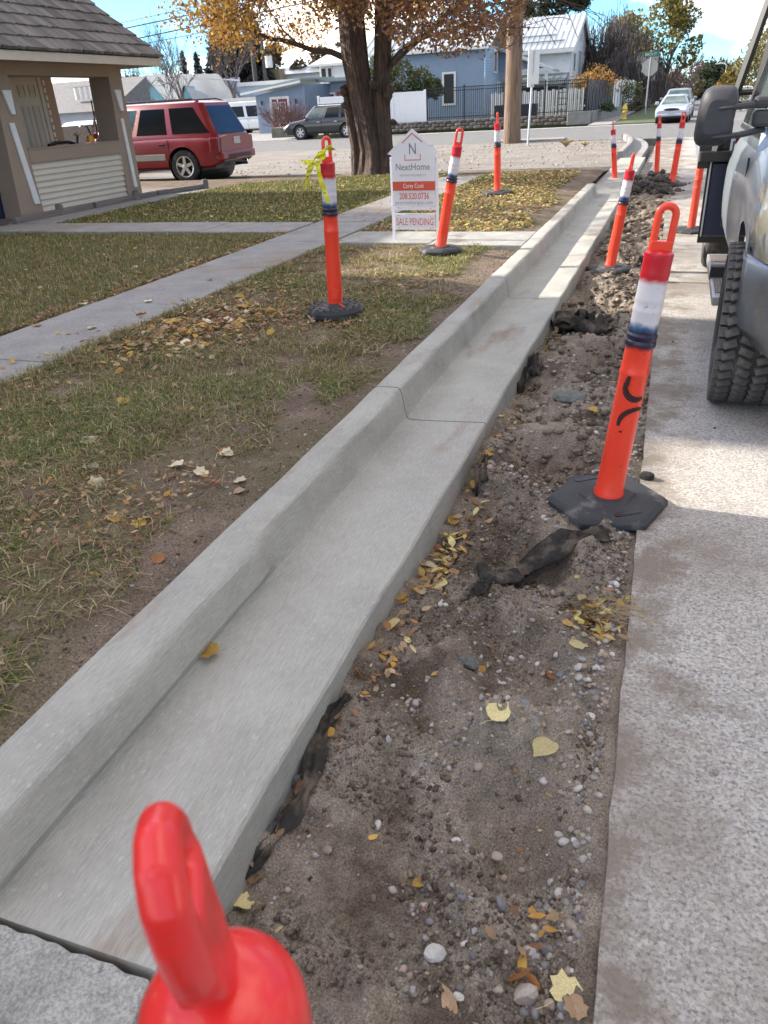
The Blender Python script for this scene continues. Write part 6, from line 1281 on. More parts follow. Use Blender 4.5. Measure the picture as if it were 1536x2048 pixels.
for i, px in enumerate((533, 556)): x0 = pY(px, 150, 94).x; ob('roof_unit', MB().box2((x0-.7, 93, z1-.8), (x0+.7, 94.5, z1+.5)), mat('tan_unit', (.30, .24, .15), .8), w2, O)
# teal gabled house
O = (-52, 78, 0); te = empty('teal_house', O, 0, 'turquoise house with steep white metal roof and dormer', 'house')
pk = pY(294, 153, 76); bl = pY(266, 212, 76); br_ = pY(346, 206, 76); ZB = 0; rk = pY(365, 156, 84)
xm = (bl.x+br_.x)/2+.0; hw_ = (br_.x-bl.x)/2
wallsid('gable_wall', (bl.x, 76), (br_.x, 76), 0, pk.z, M_teal, te, org=O, pitch=.2, ext=lambda z: (0, 2*hw_) if z < 2.6 else (hw_*(z-2.6)/(pk.z-2.6), 2*hw_-hw_*(z-2.6)/(pk.z-2.6)))
ob('roof', MB().add([(br_.x+.3, 75.6, 2.45), (br_.x+.3+4.2, 83, 2.45), (xm+4.2, 83, pk.z+.1), (xm, 75.6, pk.z+.12), (bl.x-.3, 75.6, 2.45), (bl.x+3.9, 83, 2.45)], [(0, 1, 2, 3), (3, 2, 5, 4)]), M_metal, te, O)
ob('roof_edge', MB().add([(xm, 75.58, pk.z+.14), (br_.x+.35, 75.58, 2.45), (br_.x+.2, 75.58, 2.35), (xm, 75.58, pk.z-.1)], [(0, 1, 2, 3)]).add([(xm, 75.58, pk.z+.14), (bl.x-.35, 75.58, 2.45), (bl.x-.2, 75.58, 2.35), (xm, 75.58, pk.z-.1)], [(3, 2, 1, 0)]), M_white, te, O)
dp = pY(374, 172, 78); db0 = pY(366, 206, 78); db1 = pY(394, 206, 78)
ob('dormer', MB().prism([(db0.x, db0.z), (db1.x, db1.z), (dp.x, dp.z)], 77.6, 82, 'y'), M_teal, te, O); ob('dormer_roof', MB().add([(dp.x, 77.4, dp.z+.1), (db0.x-.1, 77.4, db0.z), (pY(350, 178, 80).x, 81, pY(350, 178, 80).z), (pY(352, 174, 80).x, 82, dp.z+.05), (db1.x+.15, 77.4, db1.z), (db1.x+1.2, 82, db1.z)], [(0, 1, 2, 3), (0, 3, 5, 4)]), M_metal, te, O)
# grey houses seen through the porch opening
O = (-24, 26, 0); ga = empty('grey_outbuilding', O, 0, 'pale grey outbuilding and roof seen through the porch opening', 'building')
xa, xb = pY(108, 210, 34).x, pY(226, 215, 34).x
ob('wall', MB().box2((xa-6, 34, 0), (xb, 36, 2.0)), mat('bluish_white_wall', (.42, .46, .52), .7, .1, 2), ga, O); ob('roof', MB().prism([(33.6, 1.95), (37, 1.95), (37, 3.4)], xa-6.3, xb+.1, 'x'), mat('grey_shingle', (.17, .165, .165), .9, .2, 6), ga, O)
for x in np.linspace(xa+1, xb-1.5, 4): ob('roof_vent', MB().lathe([(.1, 0), (.1, .5), (.16, .55)], 8, Matrix.Translation((x, 34.6, 2.5))), M_white, ga, O)
# slatted wooden fence in the porch view
sf = empty('board_fence', (-17, 20, .1), 0, 'weathered grey board fence seen through the porch opening', 'fence')
for i in range(16):
    x = pY(112, 250, 19.5).x+i*.135; MB().box2((x+17, -.5-.02*i, 0), (x+17+.12, -.47-.02*i, 1.32+.03*math.sin(i*3)), ).build('board', M_wood, sf)
# fences
vf = empty('vinyl_fence', (-17, 50, .1), 0, 'solid white vinyl fence right of the big tree trunk', 'fence')
for (x0, x1) in ((-21.9, -19.6), (-19.45, -17.1), (-16.95, -15.0)):
    MB().box2((x0+17, -.03, .05), (x1+17, .03, 2.0)).build('fence_panel', M_vinyl, vf); MB().box2((x0+17, -.05, 1.94), (x1+17, .05, 2.06)).build('fence_rail', M_vinyl, vf)
    n = 12
    for i in range(n): MB().box2((x0+17+(x1-x0)*i/n+.01, -.042, .14), (x0+17+(x1-x0)*(i+1)/n-.01, -.031, 1.92)).build('plank', M_vinyl, vf)
for x in (-22., -19.52, -17.02, -14.93): MB().box((x+17, 0, 1.08), (.14, .14, 2.1)).build('fence_post', M_vinyl, vf, bevel=.01)
bf = empty('black_metal_fence', (-10, 50, .5), 0, 'black metal picket fence on the block retaining wall', 'fence')
pk_ = MB().box((0, 0, .88), (.028, .028, 1.7)).me('picket', M_black); x = -14.8
while x < -5.35:
    inst(pk_, 'picket', bf, (x+10, 0, 0)); x += .115
for x in (-14.86, -12.5, -10.1, -7.7, -5.35): MB().box((x+10, 0, .92), (.08, .08, 1.86)).build('fence_post', M_black, bf)
for z in (.15, 1.55, 1.72): MB().box2((-4.85, -.02, z), (4.65, .02, z+.04)).build('fence_rail', M_black, bf)
wp = empty('white_picket_fence', (-8.5, 56, .4), 0, 'white vertical board fence in the yard behind the black metal fence', 'fence')
pk_ = MB().box((0, 0, .72), (.19, .03, 1.44)).me('board', M_white)
for i in range(26): inst(pk_, 'board', wp, (-3.6+i*.235, 0, 0), sc=(1, 1, 1+.03*math.sin(i*2.3)))
MB().box2((-3.7, .02, .4), (2.5, .05, .5)).build('fence_rail', M_white, wp)
bp_ = empty('black_board_fence', (-5.3, 50, .5), 0, 'dark navy board fence at the corner next to bright white boards', 'fence')
for i in range(16): MB().box2((-.015+.012*(i % 2)+i*.035, i*.62, 0), (.015+.012*(i % 2)+i*.035, i*.62+.6, 1.72)).build('board', M_navy, bp_)
wb_ = empty('white_board_fence', (-4.65, 60.2, .4), 0, 'bright white upright board fence right of the dark fence', 'fence')
for i in range(16): MB().box2((-.02+.03*(i % 2)+i*.045, i*.75, 0), (.02+.03*(i % 2)+i*.045, i*.75+.7, 1.85+.05*math.sin(i*2))).build('board', M_vinyl, wb_)
# retaining wall of rough blocks, low concrete wall
rw = empty('retaining_wall', (-13, 49.6, 0), 0, 'low retaining wall of rough grey brown blocks along the cross street', 'wall')
bm2 = []
M_block = mat('rough_block', (.125, .11, .10), .95, .25, 3, .25, 9, rnd=.3)
for i in range(4):
    bv, bf_ = ico(2, 60+i, .08, (.24, .15, .085)); a = np.array([.24, .15, .085]); bv = np.sign(bv)*(np.abs(bv/a)**.45)*a; me = D.meshes.new('block'); me.from_pydata(bv.tolist(), [], bf_.tolist()); shade(me, True, 30); me.materials.append(M_block); bm2.append(me)
for row in range(3):
    x = -21+(.23 if row % 2 else 0)
    while x < -6.4: inst(bm2[r_.randrange(4)], 'block', rw, (x+13, .04*row+r_.uniform(-.02, .02), .09+row*.175), (0, 0, r_.uniform(-.05, .05))); x += .47
cw = empty('concrete_wall', (-6.2, 49.4, 0), 0, 'low grey concrete panel wall below the dark board fence', 'wall')
M_cw = mat('wall_concrete', (.23, .225, .215), .9, .15, 3, .05, 20)
for (a, b_) in (((-6.3, 49.4), (-5.0, 49.75)), ((-4.98, 49.8), (-4.8, 52.5)), ((-4.79, 52.55), (-4.6, 55.3)), ((-4.59, 55.35), (-4.4, 58.1)), ((-4.39, 58.15), (-4.2, 61))):
    t_ = Vector((b_[0]-a[0], b_[1]-a[1], 0)); Ln = t_.length; MB().box((0, 0, .31), (Ln-.03, .16, .66), Matrix.Translation(((a[0]+b_[0])/2+6.2, (a[1]+b_[1])/2-49.4, 0)) @ Matrix.Rotation(math.atan2(t_.y, t_.x), 4, 'Z')).build('wall_panel', M_cw, cw, bevel=.01)
for (x, lb) in ((-9.6, 'dark blue storage bench behind the black metal fence'),):
    MB().box2((x-1.6, 52.6, .4), (x+1.0, 53.3, 1.15)).build('storage_bench', M_navy, label=lb, cat='bench', bevel=.02)
lt = empty('lattice_ladder', (-7.3, 54.5, .4), 0, 'grey ladder standing against the white board fence', 'ladder')
for x in (-.28, .28): MB().box2((x-.03, 0, 0), (x+.03, .06, 1.75)).build('rail', M_wood, lt)
for i in range(5): MB().box2((-.25, 0, .25+i*.33), (.25, .05, .30+i*.33)).build('rung', M_wood, lt)

# ------------------------------------------------------------------ trees and shrubs
def quads(c, s, rg, asp=.6, nz=1.):
    n = len(c); u = rg.normal(size=(n, 3)); u /= np.linalg.norm(u, axis=1)[:, None]; w = rg.normal(size=(n, 3)); w[:, 2] *= nz; v = np.cross(u, w); v /= np.linalg.norm(v, axis=1)[:, None]
    s = np.asarray(s).reshape(-1, 1)*np.ones((n, 1)); a = u*s*.5; b = v*s*.5*asp
    V = np.stack([c-a, c-b*1., c+a, c+b], 1).reshape(-1, 3); i = np.arange(n)*4; return V, np.stack([i, i+1, i+2, i+3], 1)
def colpick(pal, n, rg, lo=.7, hi=1.3): pal = np.array(pal); return np.repeat(pal[rg.integers(0, len(pal), n)]*rg.uniform(lo, hi, (n, 1)), 4, 0)
class Grow:
    def __init__(s, seed): s.r = random.Random(seed); s.b = MB(); s.tips = []; s.n = 0
    def go(s, p, d, L_, rad_, depth, droop=.0, spread=.6, kids=(2, 3), seg=4, up=.0, minr=.006, jit=.16):
        r = s.r; pts = [p]; rs = [rad_]; q_ = p.copy(); dd = d.copy()
        for i in range(seg):
            dd = (dd+Vector((r.gauss(0, jit), r.gauss(0, jit), r.gauss(0, jit)*.8-droop+up))).normalized(); q_ = q_+dd*L_/seg; pts.append(q_.copy()); rs.append(max(minr, rad_*(1-.45*(i+1)/seg)))
        s.b.tube(pts, rs, 6 if rad_ > .06 else (4 if rad_ > .02 else 3)); s.n += 1
        if depth <= 1:
            for k in range(1, len(pts)): s.tips.append(pts[k])
        if depth == 0: return
        k_ = r.randint(*kids)
        for k in range(k_+1):
            t = r.uniform(.35, 1) if k < k_ else 1.; i = min(seg, max(1, int(t*seg))); bp = pts[i]; ax = Vector((r.gauss(0, 1), r.gauss(0, 1), r.gauss(0, .7))).normalized()
            nd = (dd+ax*spread*(1.0 if k < k_ else .35)).normalized(); s.go(bp, nd, L_*r.uniform(.58, .82), rs[i]*r.uniform(.5, .72), depth-1, droop*1.15, spread, kids, seg, up, minr, jit)
# the big street tree
bt_ = empty('street_tree', (-6.2, 16.7, .18), 0, 'big two stemmed tree with rough bark and sparse orange brown leaves', 'tree')
def limb(pts, rs, n=64, amp=.12, seed=0):
    P = [Vector(p) for p in pts]; Q = []; R_ = []
    for i in range(len(P)-1):
        for k in range(10): t = k/10; Q.append(P[i].lerp(P[i+1], t)); R_.append(lerp(rs[i], rs[i+1], t))
    Q.append(P[-1]); R_.append(rs[-1]); vs = []; fs = []
    for i, (p, r) in enumerate(zip(Q, R_)):
        for k in range(n):
            a = 2*math.pi*k/n; q_ = 1+amp*(2*float(vnoise(a*2.2+seed*3+10, p.z*.8+seed, seed))-1)+amp*.6*math.sin(a*5+seed+p.z*.6)+.045*math.sin(a*11+p.z*1.3+2*float(vnoise(a*3+9, p.z*2+5, seed+4)))+.03*math.sin(a*23+p.z*.9)+.6*math.exp(-max(0, p.z)/.16)*(.5+.5*math.sin(a*4+seed))
            vs.append((p.x+math.cos(a)*r*q_, p.y+math.sin(a)*r*q_, p.z))
    m_ = len(Q); fs = [(i*n+k, i*n+(k+1) % n, (i+1)*n+(k+1) % n, (i+1)*n+k) for i in range(m_-1) for k in range(n)]; return vs, fs
tb2 = MB()
for pts, rs, sd in (([(-.02, 0, -.1), (.0, 0, .5), (-.12, 0, 1.2), (-.28, .02, 2.2), (-.33, .05, 3.4), (-.4, .1, 5.5)], [.32, .25, .22, .26, .25, .19], 1),
                    ([(.28, .05, -.1), (.25, .05, .6), (.24, .06, 1.3), (.30, .1, 2.2), (.38, .15, 3.4), (.7, .3, 5.5)], [.22, .17, .16, .18, .18, .13], 2),
                    ([(-.34, -.02, -.1), (-.36, -.02, .6), (-.44, 0, 1.3), (-.48, 0, 1.75)], [.15, .10, .11, .07], 3)):
    v_, f_2 = limb(pts, rs, seed=sd); tb2.add(v_, f_2)
for (x, z, s) in ((-.52, 1.62, .09), (-.50, 1.38, .08), (.50, 1.55, .11), (.55, 1.0, .07), (.15, 1.7, .1)):
    bv, bf_ = ico(2, int(x*100)+60, .45, (s, s, s)); tb2.add([(a+x, b-.12, c+z) for a, b, c in bv], [tuple(f) for f in bf_])
tb2.build('trunk', M_bark, bt_, smooth=True, ang=80)
gw = Grow(5)
for (p, d, L_, r0_) in (((-.45, 0, 2.2), (-.8, -.1, .35), 1.7, .07), ((-.4, 0, 3.2), (-1, -.3, .35), 2.1, .09), ((-.4, 0, 4.2), (-.8, .4, .6), 2.2, .10), ((-.4, 0, 3.6), (-.3, -1, .4), 1.9, .08), ((.4, .1, 2.0), (1, -.2, .55), 2.0, .06), ((.35, .1, 1.9), (.8, -.5, .8), 1.9, .055),
                         ((.4, .1, 3.0), (1, .2, .35), 2.4, .09), ((.45, .1, 3.6), (.9, -.5, .3), 2.5, .09), ((.6, .2, 4.6), (.8, .1, .8), 2.3, .10), ((-.4, 0, 5.3), (-.1, .1, 1), 2.2, .14), ((.6, .2, 5.2), (.4, -.3, 1), 2.2, .11), ((.5, .2, 4.), (.6, .8, .4), 2.0, .08), ((-.45, 0, 4.8), (-1, -.5, .3), 2.1, .08), ((.5, .2, 4.2), (1, -.9, .1), 2.4, .08), ((.1, .1, 3.4), (.1, -1, .3), 1.8, .06), ((.1, .1, 2.9), (.5, -1, .25), 1.6, .05), ((-.3, .1, 3.0), (-.5, -1, .3), 1.7, .05), ((.3, .1, 2.8), (1, -.8, .2), 1.9, .06), ((.4, .1, 3.2), (1, .5, .1), 2.2, .06), ((-.35, .1, 3.0), (-1, .5, .2), 1.9, .06)):
    gw.go(Vector(p), Vector(d).normalized(), L_, r0_, 3, droop=.0, spread=.8, kids=(2, 3), seg=5, minr=.007, up=.02)
_keep = [f for f in gw.b.f if min(gw.b.v[i][2] for i in f) > 2.05 or max(abs(gw.b.v[i][0]) for i in f) < 1.0]; gw.b.f = _keep
gw.b.build('branches', mat('branch_bark', (.075, .055, .045), .9, .3, 6), bt_, smooth=True)
rg = np.random.default_rng(3); tips = np.array([t[:] for t in gw.tips]); c = tips[rg.integers(0, len(tips), 95000)]+rg.normal(0, .17, (95000, 3))*np.array([1, 1, 1.1]); c = c[(c[:, 2] > 2.25+.25*np.sin(c[:, 0]*2.2)) & (c[:, 2] < 9)]; c = c[(c[:, 0]-6.2) < (-.185+rg.normal(0, .008, len(c)))*(c[:, 1]+16.7)]
LP = [(.32, .17, .10), (.27, .14, .095), (.36, .20, .07), (.24, .13, .10), (.42, .24, .06), (.30, .19, .15)]; YP2 = [(.48, .28, .05), (.42, .22, .05), (.36, .18, .06), (.50, .34, .07)]
V, Fq = quads(c, rg.uniform(.045, .10, len(c)), rg, .65); pc = np.where((c[:, 0] < -.6+rg.normal(0, .5, len(c)))[:, None] & (rg.random(len(c)) < .8)[:, None], np.array(YP2)[rg.integers(0, 4, len(c))], np.array(LP)[rg.integers(0, 6, len(c))])*rg.uniform(.7, 1.3, (len(c), 1))
np_mesh('leaves', V, Fq, M_fol, bt_, cols=np.repeat(pc, 4, 0), kind='stuff')
def cloud(n, lumps, rg, size, hollow=.55):
    L_ = np.array(lumps); k = rg.integers(0, len(L_), n); d = rg.normal(size=(n, 3)); d /= np.linalg.norm(d, axis=1)[:, None]; rr_ = (hollow+(1-hollow)*rg.random(n))**1; rr_ *= 1+.25*np.sin(d[:, 0]*5+k)*np.cos(d[:, 2]*4+k*2)
    return L_[k, :3]+d*L_[k, 3:6]*rr_[:, None]
def shrubtree(name, loc, lumps, n, size, pal, label, cat, trunk=None, seed=1, group=None, twig=None):
    rg = np.random.default_rng(seed); root = empty(name, loc, 0, label, cat, group); c = cloud(n, lumps, rg, size); V, Fq = quads(c, rg.uniform(.5, 1.4, n)*size, rg, .7)
    np_mesh('crown', V, Fq, M_fol, root, cols=colpick(pal, n, rg, .55, 1.4))
    if trunk:
        h_, r0_ = trunk; g_ = Grow(seed); g_.go(Vector((0, 0, -.1)), Vector((0, 0, 1)), h_, r0_, 3, spread=.6, kids=(2, 3), up=.05); g_.b.build('trunk', M_twig, root, smooth=True)
    return root
def rlumps(seed, n, R_, H0, H1, s):
    r = random.Random(seed); o_ = []
    for i in range(n):
        a = r.uniform(0, 6.28); t = r.random(); q_ = R_*math.sqrt(r.random())*math.sin(math.pi*min(1, .25+t*.75)); k = s*r.uniform(.6, 1.25); o_.append((q_*math.cos(a), q_*math.sin(a), lerp(H0, H1, t), k, k, k*.8))
    return o_
def spruce(px, ptop, Y, w, pal, label, seed, n=8000, narrow=1.):
    t_ = pY(px, ptop, Y); root = empty('conifer', (t_.x, Y, 0), 0, label, 'tree', 'dark conifers behind the buildings'); rg = np.random.default_rng(seed); H_ = t_.z
    br = []
    nb_ = 190
    for i in range(nb_):
        h = (i+.5)/nb_; rr_ = w*(1-h)**.85*rg.uniform(.65, 1.12)+.1; a = rg.uniform(0, 6.28); m_ = n//nb_; u = rg.random(m_)**.7
        br.append(np.stack([np.cos(a)*rr_*u, np.sin(a)*rr_*u, H_*(.06+.94*h)-.22*rr_*u**1.5+rg.normal(0, .12, m_)+.1*rr_*u], 1)+rg.normal(0, .10*w/2, (m_, 3)))
    c = np.concatenate(br); V, Fq = quads(c, rg.uniform(.25, .7, len(c))*w/2.2, rg, .4, .4); np_mesh('crown', V, Fq, M_fol, root, cols=colpick(pal, len(c), rg, .6, 1.4))
    MB().lathe([(w*.1, 0), (.03, H_*.97)], 8).build('trunk', M_twig, root)
DC = [(.045, .05, .045), (.06, .06, .06), (.035, .045, .035), (.075, .065, .06)]
spruce(434, 38, 90, 3.7, DC, 'tall dark spruce with jagged outline, leftmost of three behind the pale warehouse', 1); spruce(464, 42, 92, 2.3, DC, 'narrow columnar dark conifer between the two taller spruces', 2); spruce(500, 32, 92, 3.6, DC, 'tall dark spruce rightmost of three behind the pale warehouse', 3)
spruce(363, 104, 105, 1.6, DC, 'small pointed conifer above the teal roof, left of two', 4, 2600); spruce(391, 106, 105, 1.8, DC, 'small pointed conifer above the teal roof, right of two', 5, 2600)
for i, (px, pt, w, pal, lb) in enumerate(((545, 82, 3.2, [(.13, .09, .07), (.10, .08, .06), (.16, .11, .07)], 'brown leafed tree behind the far utility poles'), (590, 100, 3.2, [(.10, .085, .06), (.14, .10, .07), (.08, .075, .05)], 'brownish tree left of the big tree crown behind roofs'), (640, 90, 3.4, [(.12, .09, .06), (.09, .08, .05)], 'dim olive brown tree right behind the white warehouse'), (690, 70, 3.4, [(.10, .085, .05), (.08, .075, .045)], 'dim tree hidden behind the big trunk'), (310, 150, 3.2, [(.12, .10, .085), (.10, .085, .075)], 'grey brown thicket left of the teal house'), (410, 150, 3.0, [(.09, .075, .065), (.11, .09, .08)], 'dark thicket between the teal house and the warehouse'), (260, 130, 3.5, [(.13, .11, .09), (.10, .085, .07)], 'grey brown thicket just right of the porch roof'))):
    t_ = pY(px, pt, 98); shrubtree('bushy_tree', (t_.x, 98, 0), rlumps(i+3, 16, w*.8, .5, t_.z-.8, w*.42), 2600, .42, pal, lb, 'tree', (t_.z*.45, .2), i+20, 'brown trees behind the roofs')
def bare(px, ptop, Y, label, seed, depth=5, r0_=.28, droop=0., spread=.55, kids=(2, 3), up=.04, base=0., group='bare trees', frac=.36, ma=None, lean=(0, 0)):
    t_ = pY(px, ptop, Y); root = empty('bare_tree', (t_.x, Y, base), 0, label, 'tree', group); g_ = Grow(seed); H_ = t_.z-base
    g_.go(Vector((0, 0, 0)), Vector((lean[0], lean[1], 1)).normalized(), H_*frac, r0_, depth, droop, spread, kids, 4, up, minr=.011*Y/50, jit=.1)
    zmax = max(v[2] for v in g_.b.v); k = H_/zmax; g_.b.v = [(x*k, y*k, z*k) for x, y, z in g_.b.v]; g_.b.build('trunk', ma or M_twig, root, smooth=True); return root, g_, k
bare(345, 62, 70, 'pale bare tree above the teal roof', 7, 5, .22); bare(430, 5, 80, 'tall bare tree rising behind the leftmost spruce', 8, 5, .3); bare(300, 10, 80, 'tall thin bare tree right above the shake roof edge', 9, 5, .2); bare(262, 75, 60, 'grey bare tree just right of the roof corner', 10, 5, .2)
bare(700, 20, 90, 'bare tree partly hidden behind the orange crown', 11, 4, .2)
# trees on the right
gp_ = [(.035, .055, .025), (.05, .07, .03), (.06, .065, .035), (.045, .05, .03)]
t_ = pY(1110, -15, 95); shrubtree('leafy_tree', (t_.x, 95, 0), [(x, 0, z, s, s, s*.8) for x, z, s in ((-3.5, t_.z-1.6, 1.8), (-1.8, t_.z-.9, 2), (0, t_.z-1, 1.9), (1.6, t_.z-.3, 1.5), (2.6, t_.z-1., 1.1), (-5, t_.z-2.8, 1.5), (.8, t_.z-3.2, 1.8))], 6500, .34, gp_, 'dark green tree standing behind the white house roof', 'tree', (t_.z*.5, .3), 31)
wl, g_, k = bare(1285, 12, 76, 'large grey weeping tree with drooping bare twigs above the stop sign', 12, 6, .45, droop=.075, spread=.8, kids=(2, 3), up=0., frac=.34, group=None, ma=mat('willow_twig', (.11, .09, .085), .9, .2, 5))
wl2, g2_, k2 = bare(1300, 50, 92, 'dark drooping bare tree farther back behind the stop sign', 44, 6, .35, droop=.09, spread=.8, kids=(2, 3), up=0., frac=.34, group=None, ma=MATS['willow_twig'])
def hang(root, tips, n, seed, L_=1.3, w=.028, col=((.10, .085, .08), (.14, .12, .11), (.075, .062, .06)), sp=.5):
    rg = np.random.default_rng(seed); T = np.array([t[:] for t in tips]); c = T[rg.integers(0, len(T), n)]+rg.normal(0, sp, (n, 3)); l_ = L_*rg.uniform(.4, 1.3, n); a = rg.uniform(0, 6.28, n); dx = rg.normal(0, .22, (n, 2))*l_[:, None]
    s_ = np.stack([np.cos(a), np.sin(a), 0*a], 1)*w*rg.uniform(.5, 1.2, (n, 1)); e = c+np.stack([dx[:, 0], dx[:, 1], -l_], 1); e[:, 2] = np.maximum(e[:, 2], .15); m_ = (c+e)/2+np.stack([dx[:, 1], dx[:, 0], 0*a], 1)*.2
    V = np.stack([c-s_, c+s_, m_+s_, m_-s_, e+s_*.4, e-s_*.4], 1).reshape(-1, 3); i = np.arange(n)*6; Fq = np.concatenate([np.stack([i, i+1, i+2, i+3], 1), np.stack([i+3, i+2, i+4, i+5], 1)])
    pal = np.array(col); np_mesh('twigs', V, Fq, M_fol, root, cols=np.repeat(pal[rg.integers(0, len(pal), n)]*rg.uniform(.7, 1.3, (n, 1)), 6, 0), kind='stuff')
hang(wl, [Vector(t)*k for t in g_.tips], 11000, 1); hang(wl2, [Vector(t)*k2 for t in g2_.tips], 7000, 2)
YG = [(.30, .24, .05), (.24, .21, .05), (.36, .27, .05), (.20, .17, .06)]
t_ = pY(1262, 12, 88); shrubtree('yellow_tree', (t_.x, 88, 0), rlumps(5, 12, 2.3, 4., t_.z-1.2, 1.25), 3000, .3, YG, 'yellow leaved tree behind the weeping tree on the left', 'tree', (t_.z*.45, .25), 41)
t_ = pY(1345, 0, 92); shrubtree('yellow_tree', (t_.x, 92, 0), rlumps(6, 18, 3., 2.5, t_.z+1., 1.4), 5200, .3, [(.20, .17, .05), (.16, .15, .05), (.13, .12, .05), (.26, .21, .05)], 'tall olive yellow tree behind the silver sedan', 'tree', (t_.z*.45, .3), 42)
t_ = pY(1392, 60, 120); bare(1385, 100, 115, 'pinkish bare tree right of the olive yellow tree', 14, 5, .3, spread=.6, ma=mat('pinkish_twig', (.21, .14, .13), .9, .2, 5), group=None); bare(1405, 120, 130, 'smaller pinkish bare tree farther along the street', 15, 5, .3, spread=.6, ma=MATS['pinkish_twig'], group=None)
for (px, pt, Y, w, pal, lb, sd, n) in ((1432, 112, 130, 3.4, [(.03, .05, .03), (.045, .06, .035), (.06, .07, .04)], 'round dark green conifer behind the street lamp', 51, 4200), (1412, 130, 125, 2.4, [(.045, .06, .03), (.06, .075, .035)], 'lower green tree left of the street lamp', 52, 2600), (1462, 118, 140, 3., [(.13, .11, .09), (.10, .09, .08)], 'grey brown tree right of the street lamp', 53, 2600), (1475, 145, 110, 2.6, [(.40, .22, .07), (.32, .17, .07), (.45, .28, .10)], 'orange leafed tree above the white cars', 54, 3200),
                                 (1536, 60, 90, 4.2, [(.34, .26, .05), (.28, .20, .05), (.22, .18, .06)], 'golden yellow tree behind the truck rack bars', 55, 5600), (1560, 5, 60, 2.6, [(.16, .15, .07), (.13, .12, .07), (.22, .2, .09)], 'pale leafy branches reaching in at the upper right corner', 56, 2600), (1345, 130, 120, 3.6, [(.12, .085, .05), (.16, .10, .05)], 'russet tree low behind the silver sedan', 57, 3200), (1300, 130, 110, 3.6, [(.08, .07, .055), (.06, .055, .045)], 'dark thicket behind the stop sign', 58, 3400), (1215, 115, 110, 3.4, [(.10, .08, .06), (.08, .07, .055)], 'grey thicket right of the white house', 59, 3000)):
    t_ = pY(px, pt, Y); shrubtree('street_side_tree', (t_.x, Y, 0), rlumps(sd, 16, w*.8, .4, max(1.5, t_.z-w*.3), w*.42), n, .26*Y/90, pal, lb, 'tree', (t_.z*.45, .2), sd)
# shrubs
def bush(px, py0, py1, Y, w, pal, label, seed, n=1800, size=.12, z0=.3):
    t_ = pY(px, py0, Y); b0 = pY(px, py1, Y).z; H_ = t_.z-b0; shrubtree('shrub', (t_.x, Y, b0), rlumps(seed, 16, w, H_*.2, H_*.75, max(.3, min(H_*.34, w*.6))), n, size, pal, label, 'shrub', None, seed)
bush(1195, 128, 190, 58, 1.7, [(.34, .19, .06), (.42, .26, .07), (.28, .15, .06)], 'orange brown shrub rising above the dark board fence', 61, 2600); bush(1155, 150, 215, 57, .5, [(.30, .24, .08), (.22, .18, .07)], 'thin yellowish shrub behind the black metal fence', 62, 900)
bush(1248, 150, 225, 64, 1.3, [(.10, .12, .045), (.07, .09, .035), (.13, .13, .05)], 'loose green shrub right of the white board fence', 63, 2400); _c = pY(815, 170, 51.5); shrubtree('shrub', (_c.x, 51.5, .3), [(x, 0, z, s, s, s*.85) for x, z, s in ((-2.6, 2.6, 1.1), (-1.4, 3.3, 1.2), (-.2, 2.7, 1.1), (.8, 2.4, .9), (1.7, 2.0, .7), (-3.2, 1.6, .9), (-1., 1.6, 1.1), (.4, 1.4, .9))], 8000, .16, [(.07, .09, .035), (.10, .11, .04), (.05, .07, .03), (.15, .15, .05)], 'green shrub tree above the white vinyl fence', 'shrub', (1.4, .1), 64)
bush(1275, 195, 222, 66, .6, [(.10, .06, .05), (.07, .05, .04)], 'small dark bush left of the stop sign post', 65, 600); bush(1215, 208, 220, 52, .5, [(.05, .08, .03), (.07, .10, .035)], 'low green plant at the foot of the white boards', 66, 500)
for (px, Y, lb, sd) in ((553, 58.6, 'bare reddish shrub in front of the red door', 71), (592, 58.4, 'bare reddish shrub right of the red door', 72)):
    p = pY(px, 250, Y); root = empty('bare_shrub', (p.x, Y, 0), 0, lb, 'shrub', 'bare shrubs'); g_ = Grow(sd)
    for i in range(16): a = i*.39; g_.go(Vector((0, 0, 0)), Vector((math.cos(a)*.5, math.sin(a)*.5, 1)).normalized(), 1.0, .02, 3, 0, .5, (2, 2), 3, minr=.012)
    g_.b.build('stems', mat('reddish_stem', (.16, .085, .08), .9, .2, 5), root)
p = pY(545, 275, 50); MB().box((0, 0, .3), (2.1, 1.2, .6)).build('planter_block', mat('mossy_block', (.14, .14, .11), .95, .25, 3, .2, 9), loc=(-24.0, 49.5, .0), bevel=.05, label='mossy low block planter at the front of the black crossover', cat='planter')
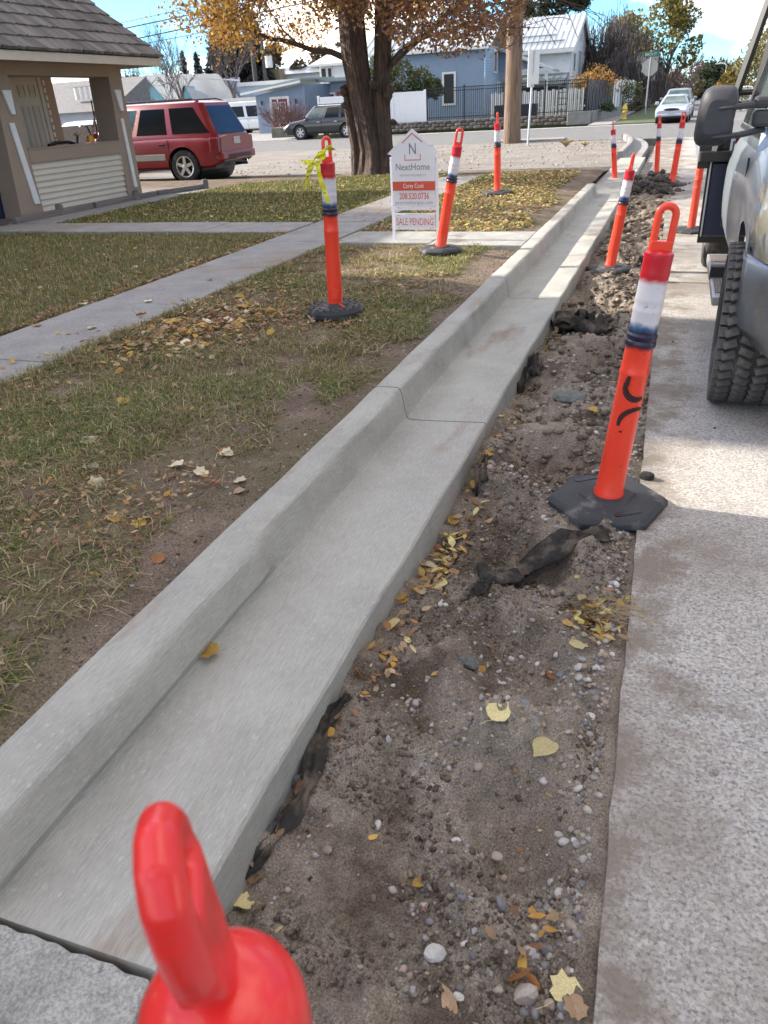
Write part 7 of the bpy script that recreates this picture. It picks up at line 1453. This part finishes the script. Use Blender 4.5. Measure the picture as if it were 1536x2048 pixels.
# dry tufts in the gravel
for (px, py, s, lb) in ((1132, 292, .28, 'dry golden weed tuft on the gravel near the kerb island'), (1170, 291, .16, 'small reddish weed tuft right of the golden one')):
    p = pz(px, py+2, .08); b = MB()
    for i in range(70): a = r_.uniform(0, 6.28); q_ = r_.uniform(.3, 1)*s; b.tube([(0, 0, 0), (math.cos(a)*q_*.5, math.sin(a)*q_*.5, q_*.6), (math.cos(a)*q_, math.sin(a)*q_, q_*.8)], .008, 3)
    b.build('weed_tuft', mat('golden_weed', (.36, .25, .10), .8, .2, 5), loc=tuple(p), label=lb, cat='weed')
# dark soil mound and lumps at the far end of the dug strip
rg = np.random.default_rng(9)
g = scatter(260, lambda r, n: (r.normal(-.42, .22, n), r.normal(15.1, .7, n)), 91, .02, .11, lambda x, y: soilz(x, y)+.03, [(.05, .04, .035), (.07, .055, .045), (.04, .035, .03)], 1, .4)
o_ = np_mesh('dark_clods', *g[:2], M_peb, cols=g[2], kind='stuff'); tag(o_, 'dark clods heaped between the two far leaning posts', 'soil')

shadow_tree = empty('bare_tree', (-15.5, 11.6, 0), 0, 'added unseen bare tree outside the left edge, there for its branch shadows', 'tree', 'bare trees'); _g = Grow(77); _g.go(Vector((0, 0, 0)), Vector((0, 0, 1)), 3.6, .2, 5, 0, .6, (2, 3), 4, .05, minr=.01, jit=.1); _g.b.build('trunk', M_twig, shadow_tree)  # unseen tree added to throw branch shadows over the gutter
# the other side of the street, right of the frame
rh = empty('street_side_house', (19, 6, 0), 0, 'pale gabled house standing across the street beyond the right edge', 'house')
gable('', 15, 23, -4, 13, 3.2, 6.4, 'y', M_wsid, M_dark, rh, (19, 6))
for i, (x, y, h_) in enumerate(((11.5, -3, 7), (11.8, 8.5, 8), (12, 17, 7.5))):
    shrubtree('street_side_tree', (x, y, 0), rlumps(80+i, 14, 2.4, 2.2, h_, 1.3), 2600, .28, [(.20, .15, .05), (.13, .13, .05), (.10, .11, .04)], ('autumn tree across the street nearest the viewpoint', 'autumn tree across the street opposite the truck', 'autumn tree across the street nearest the crossing')[i], 'tree', (h_*.45, .18), 90+i)
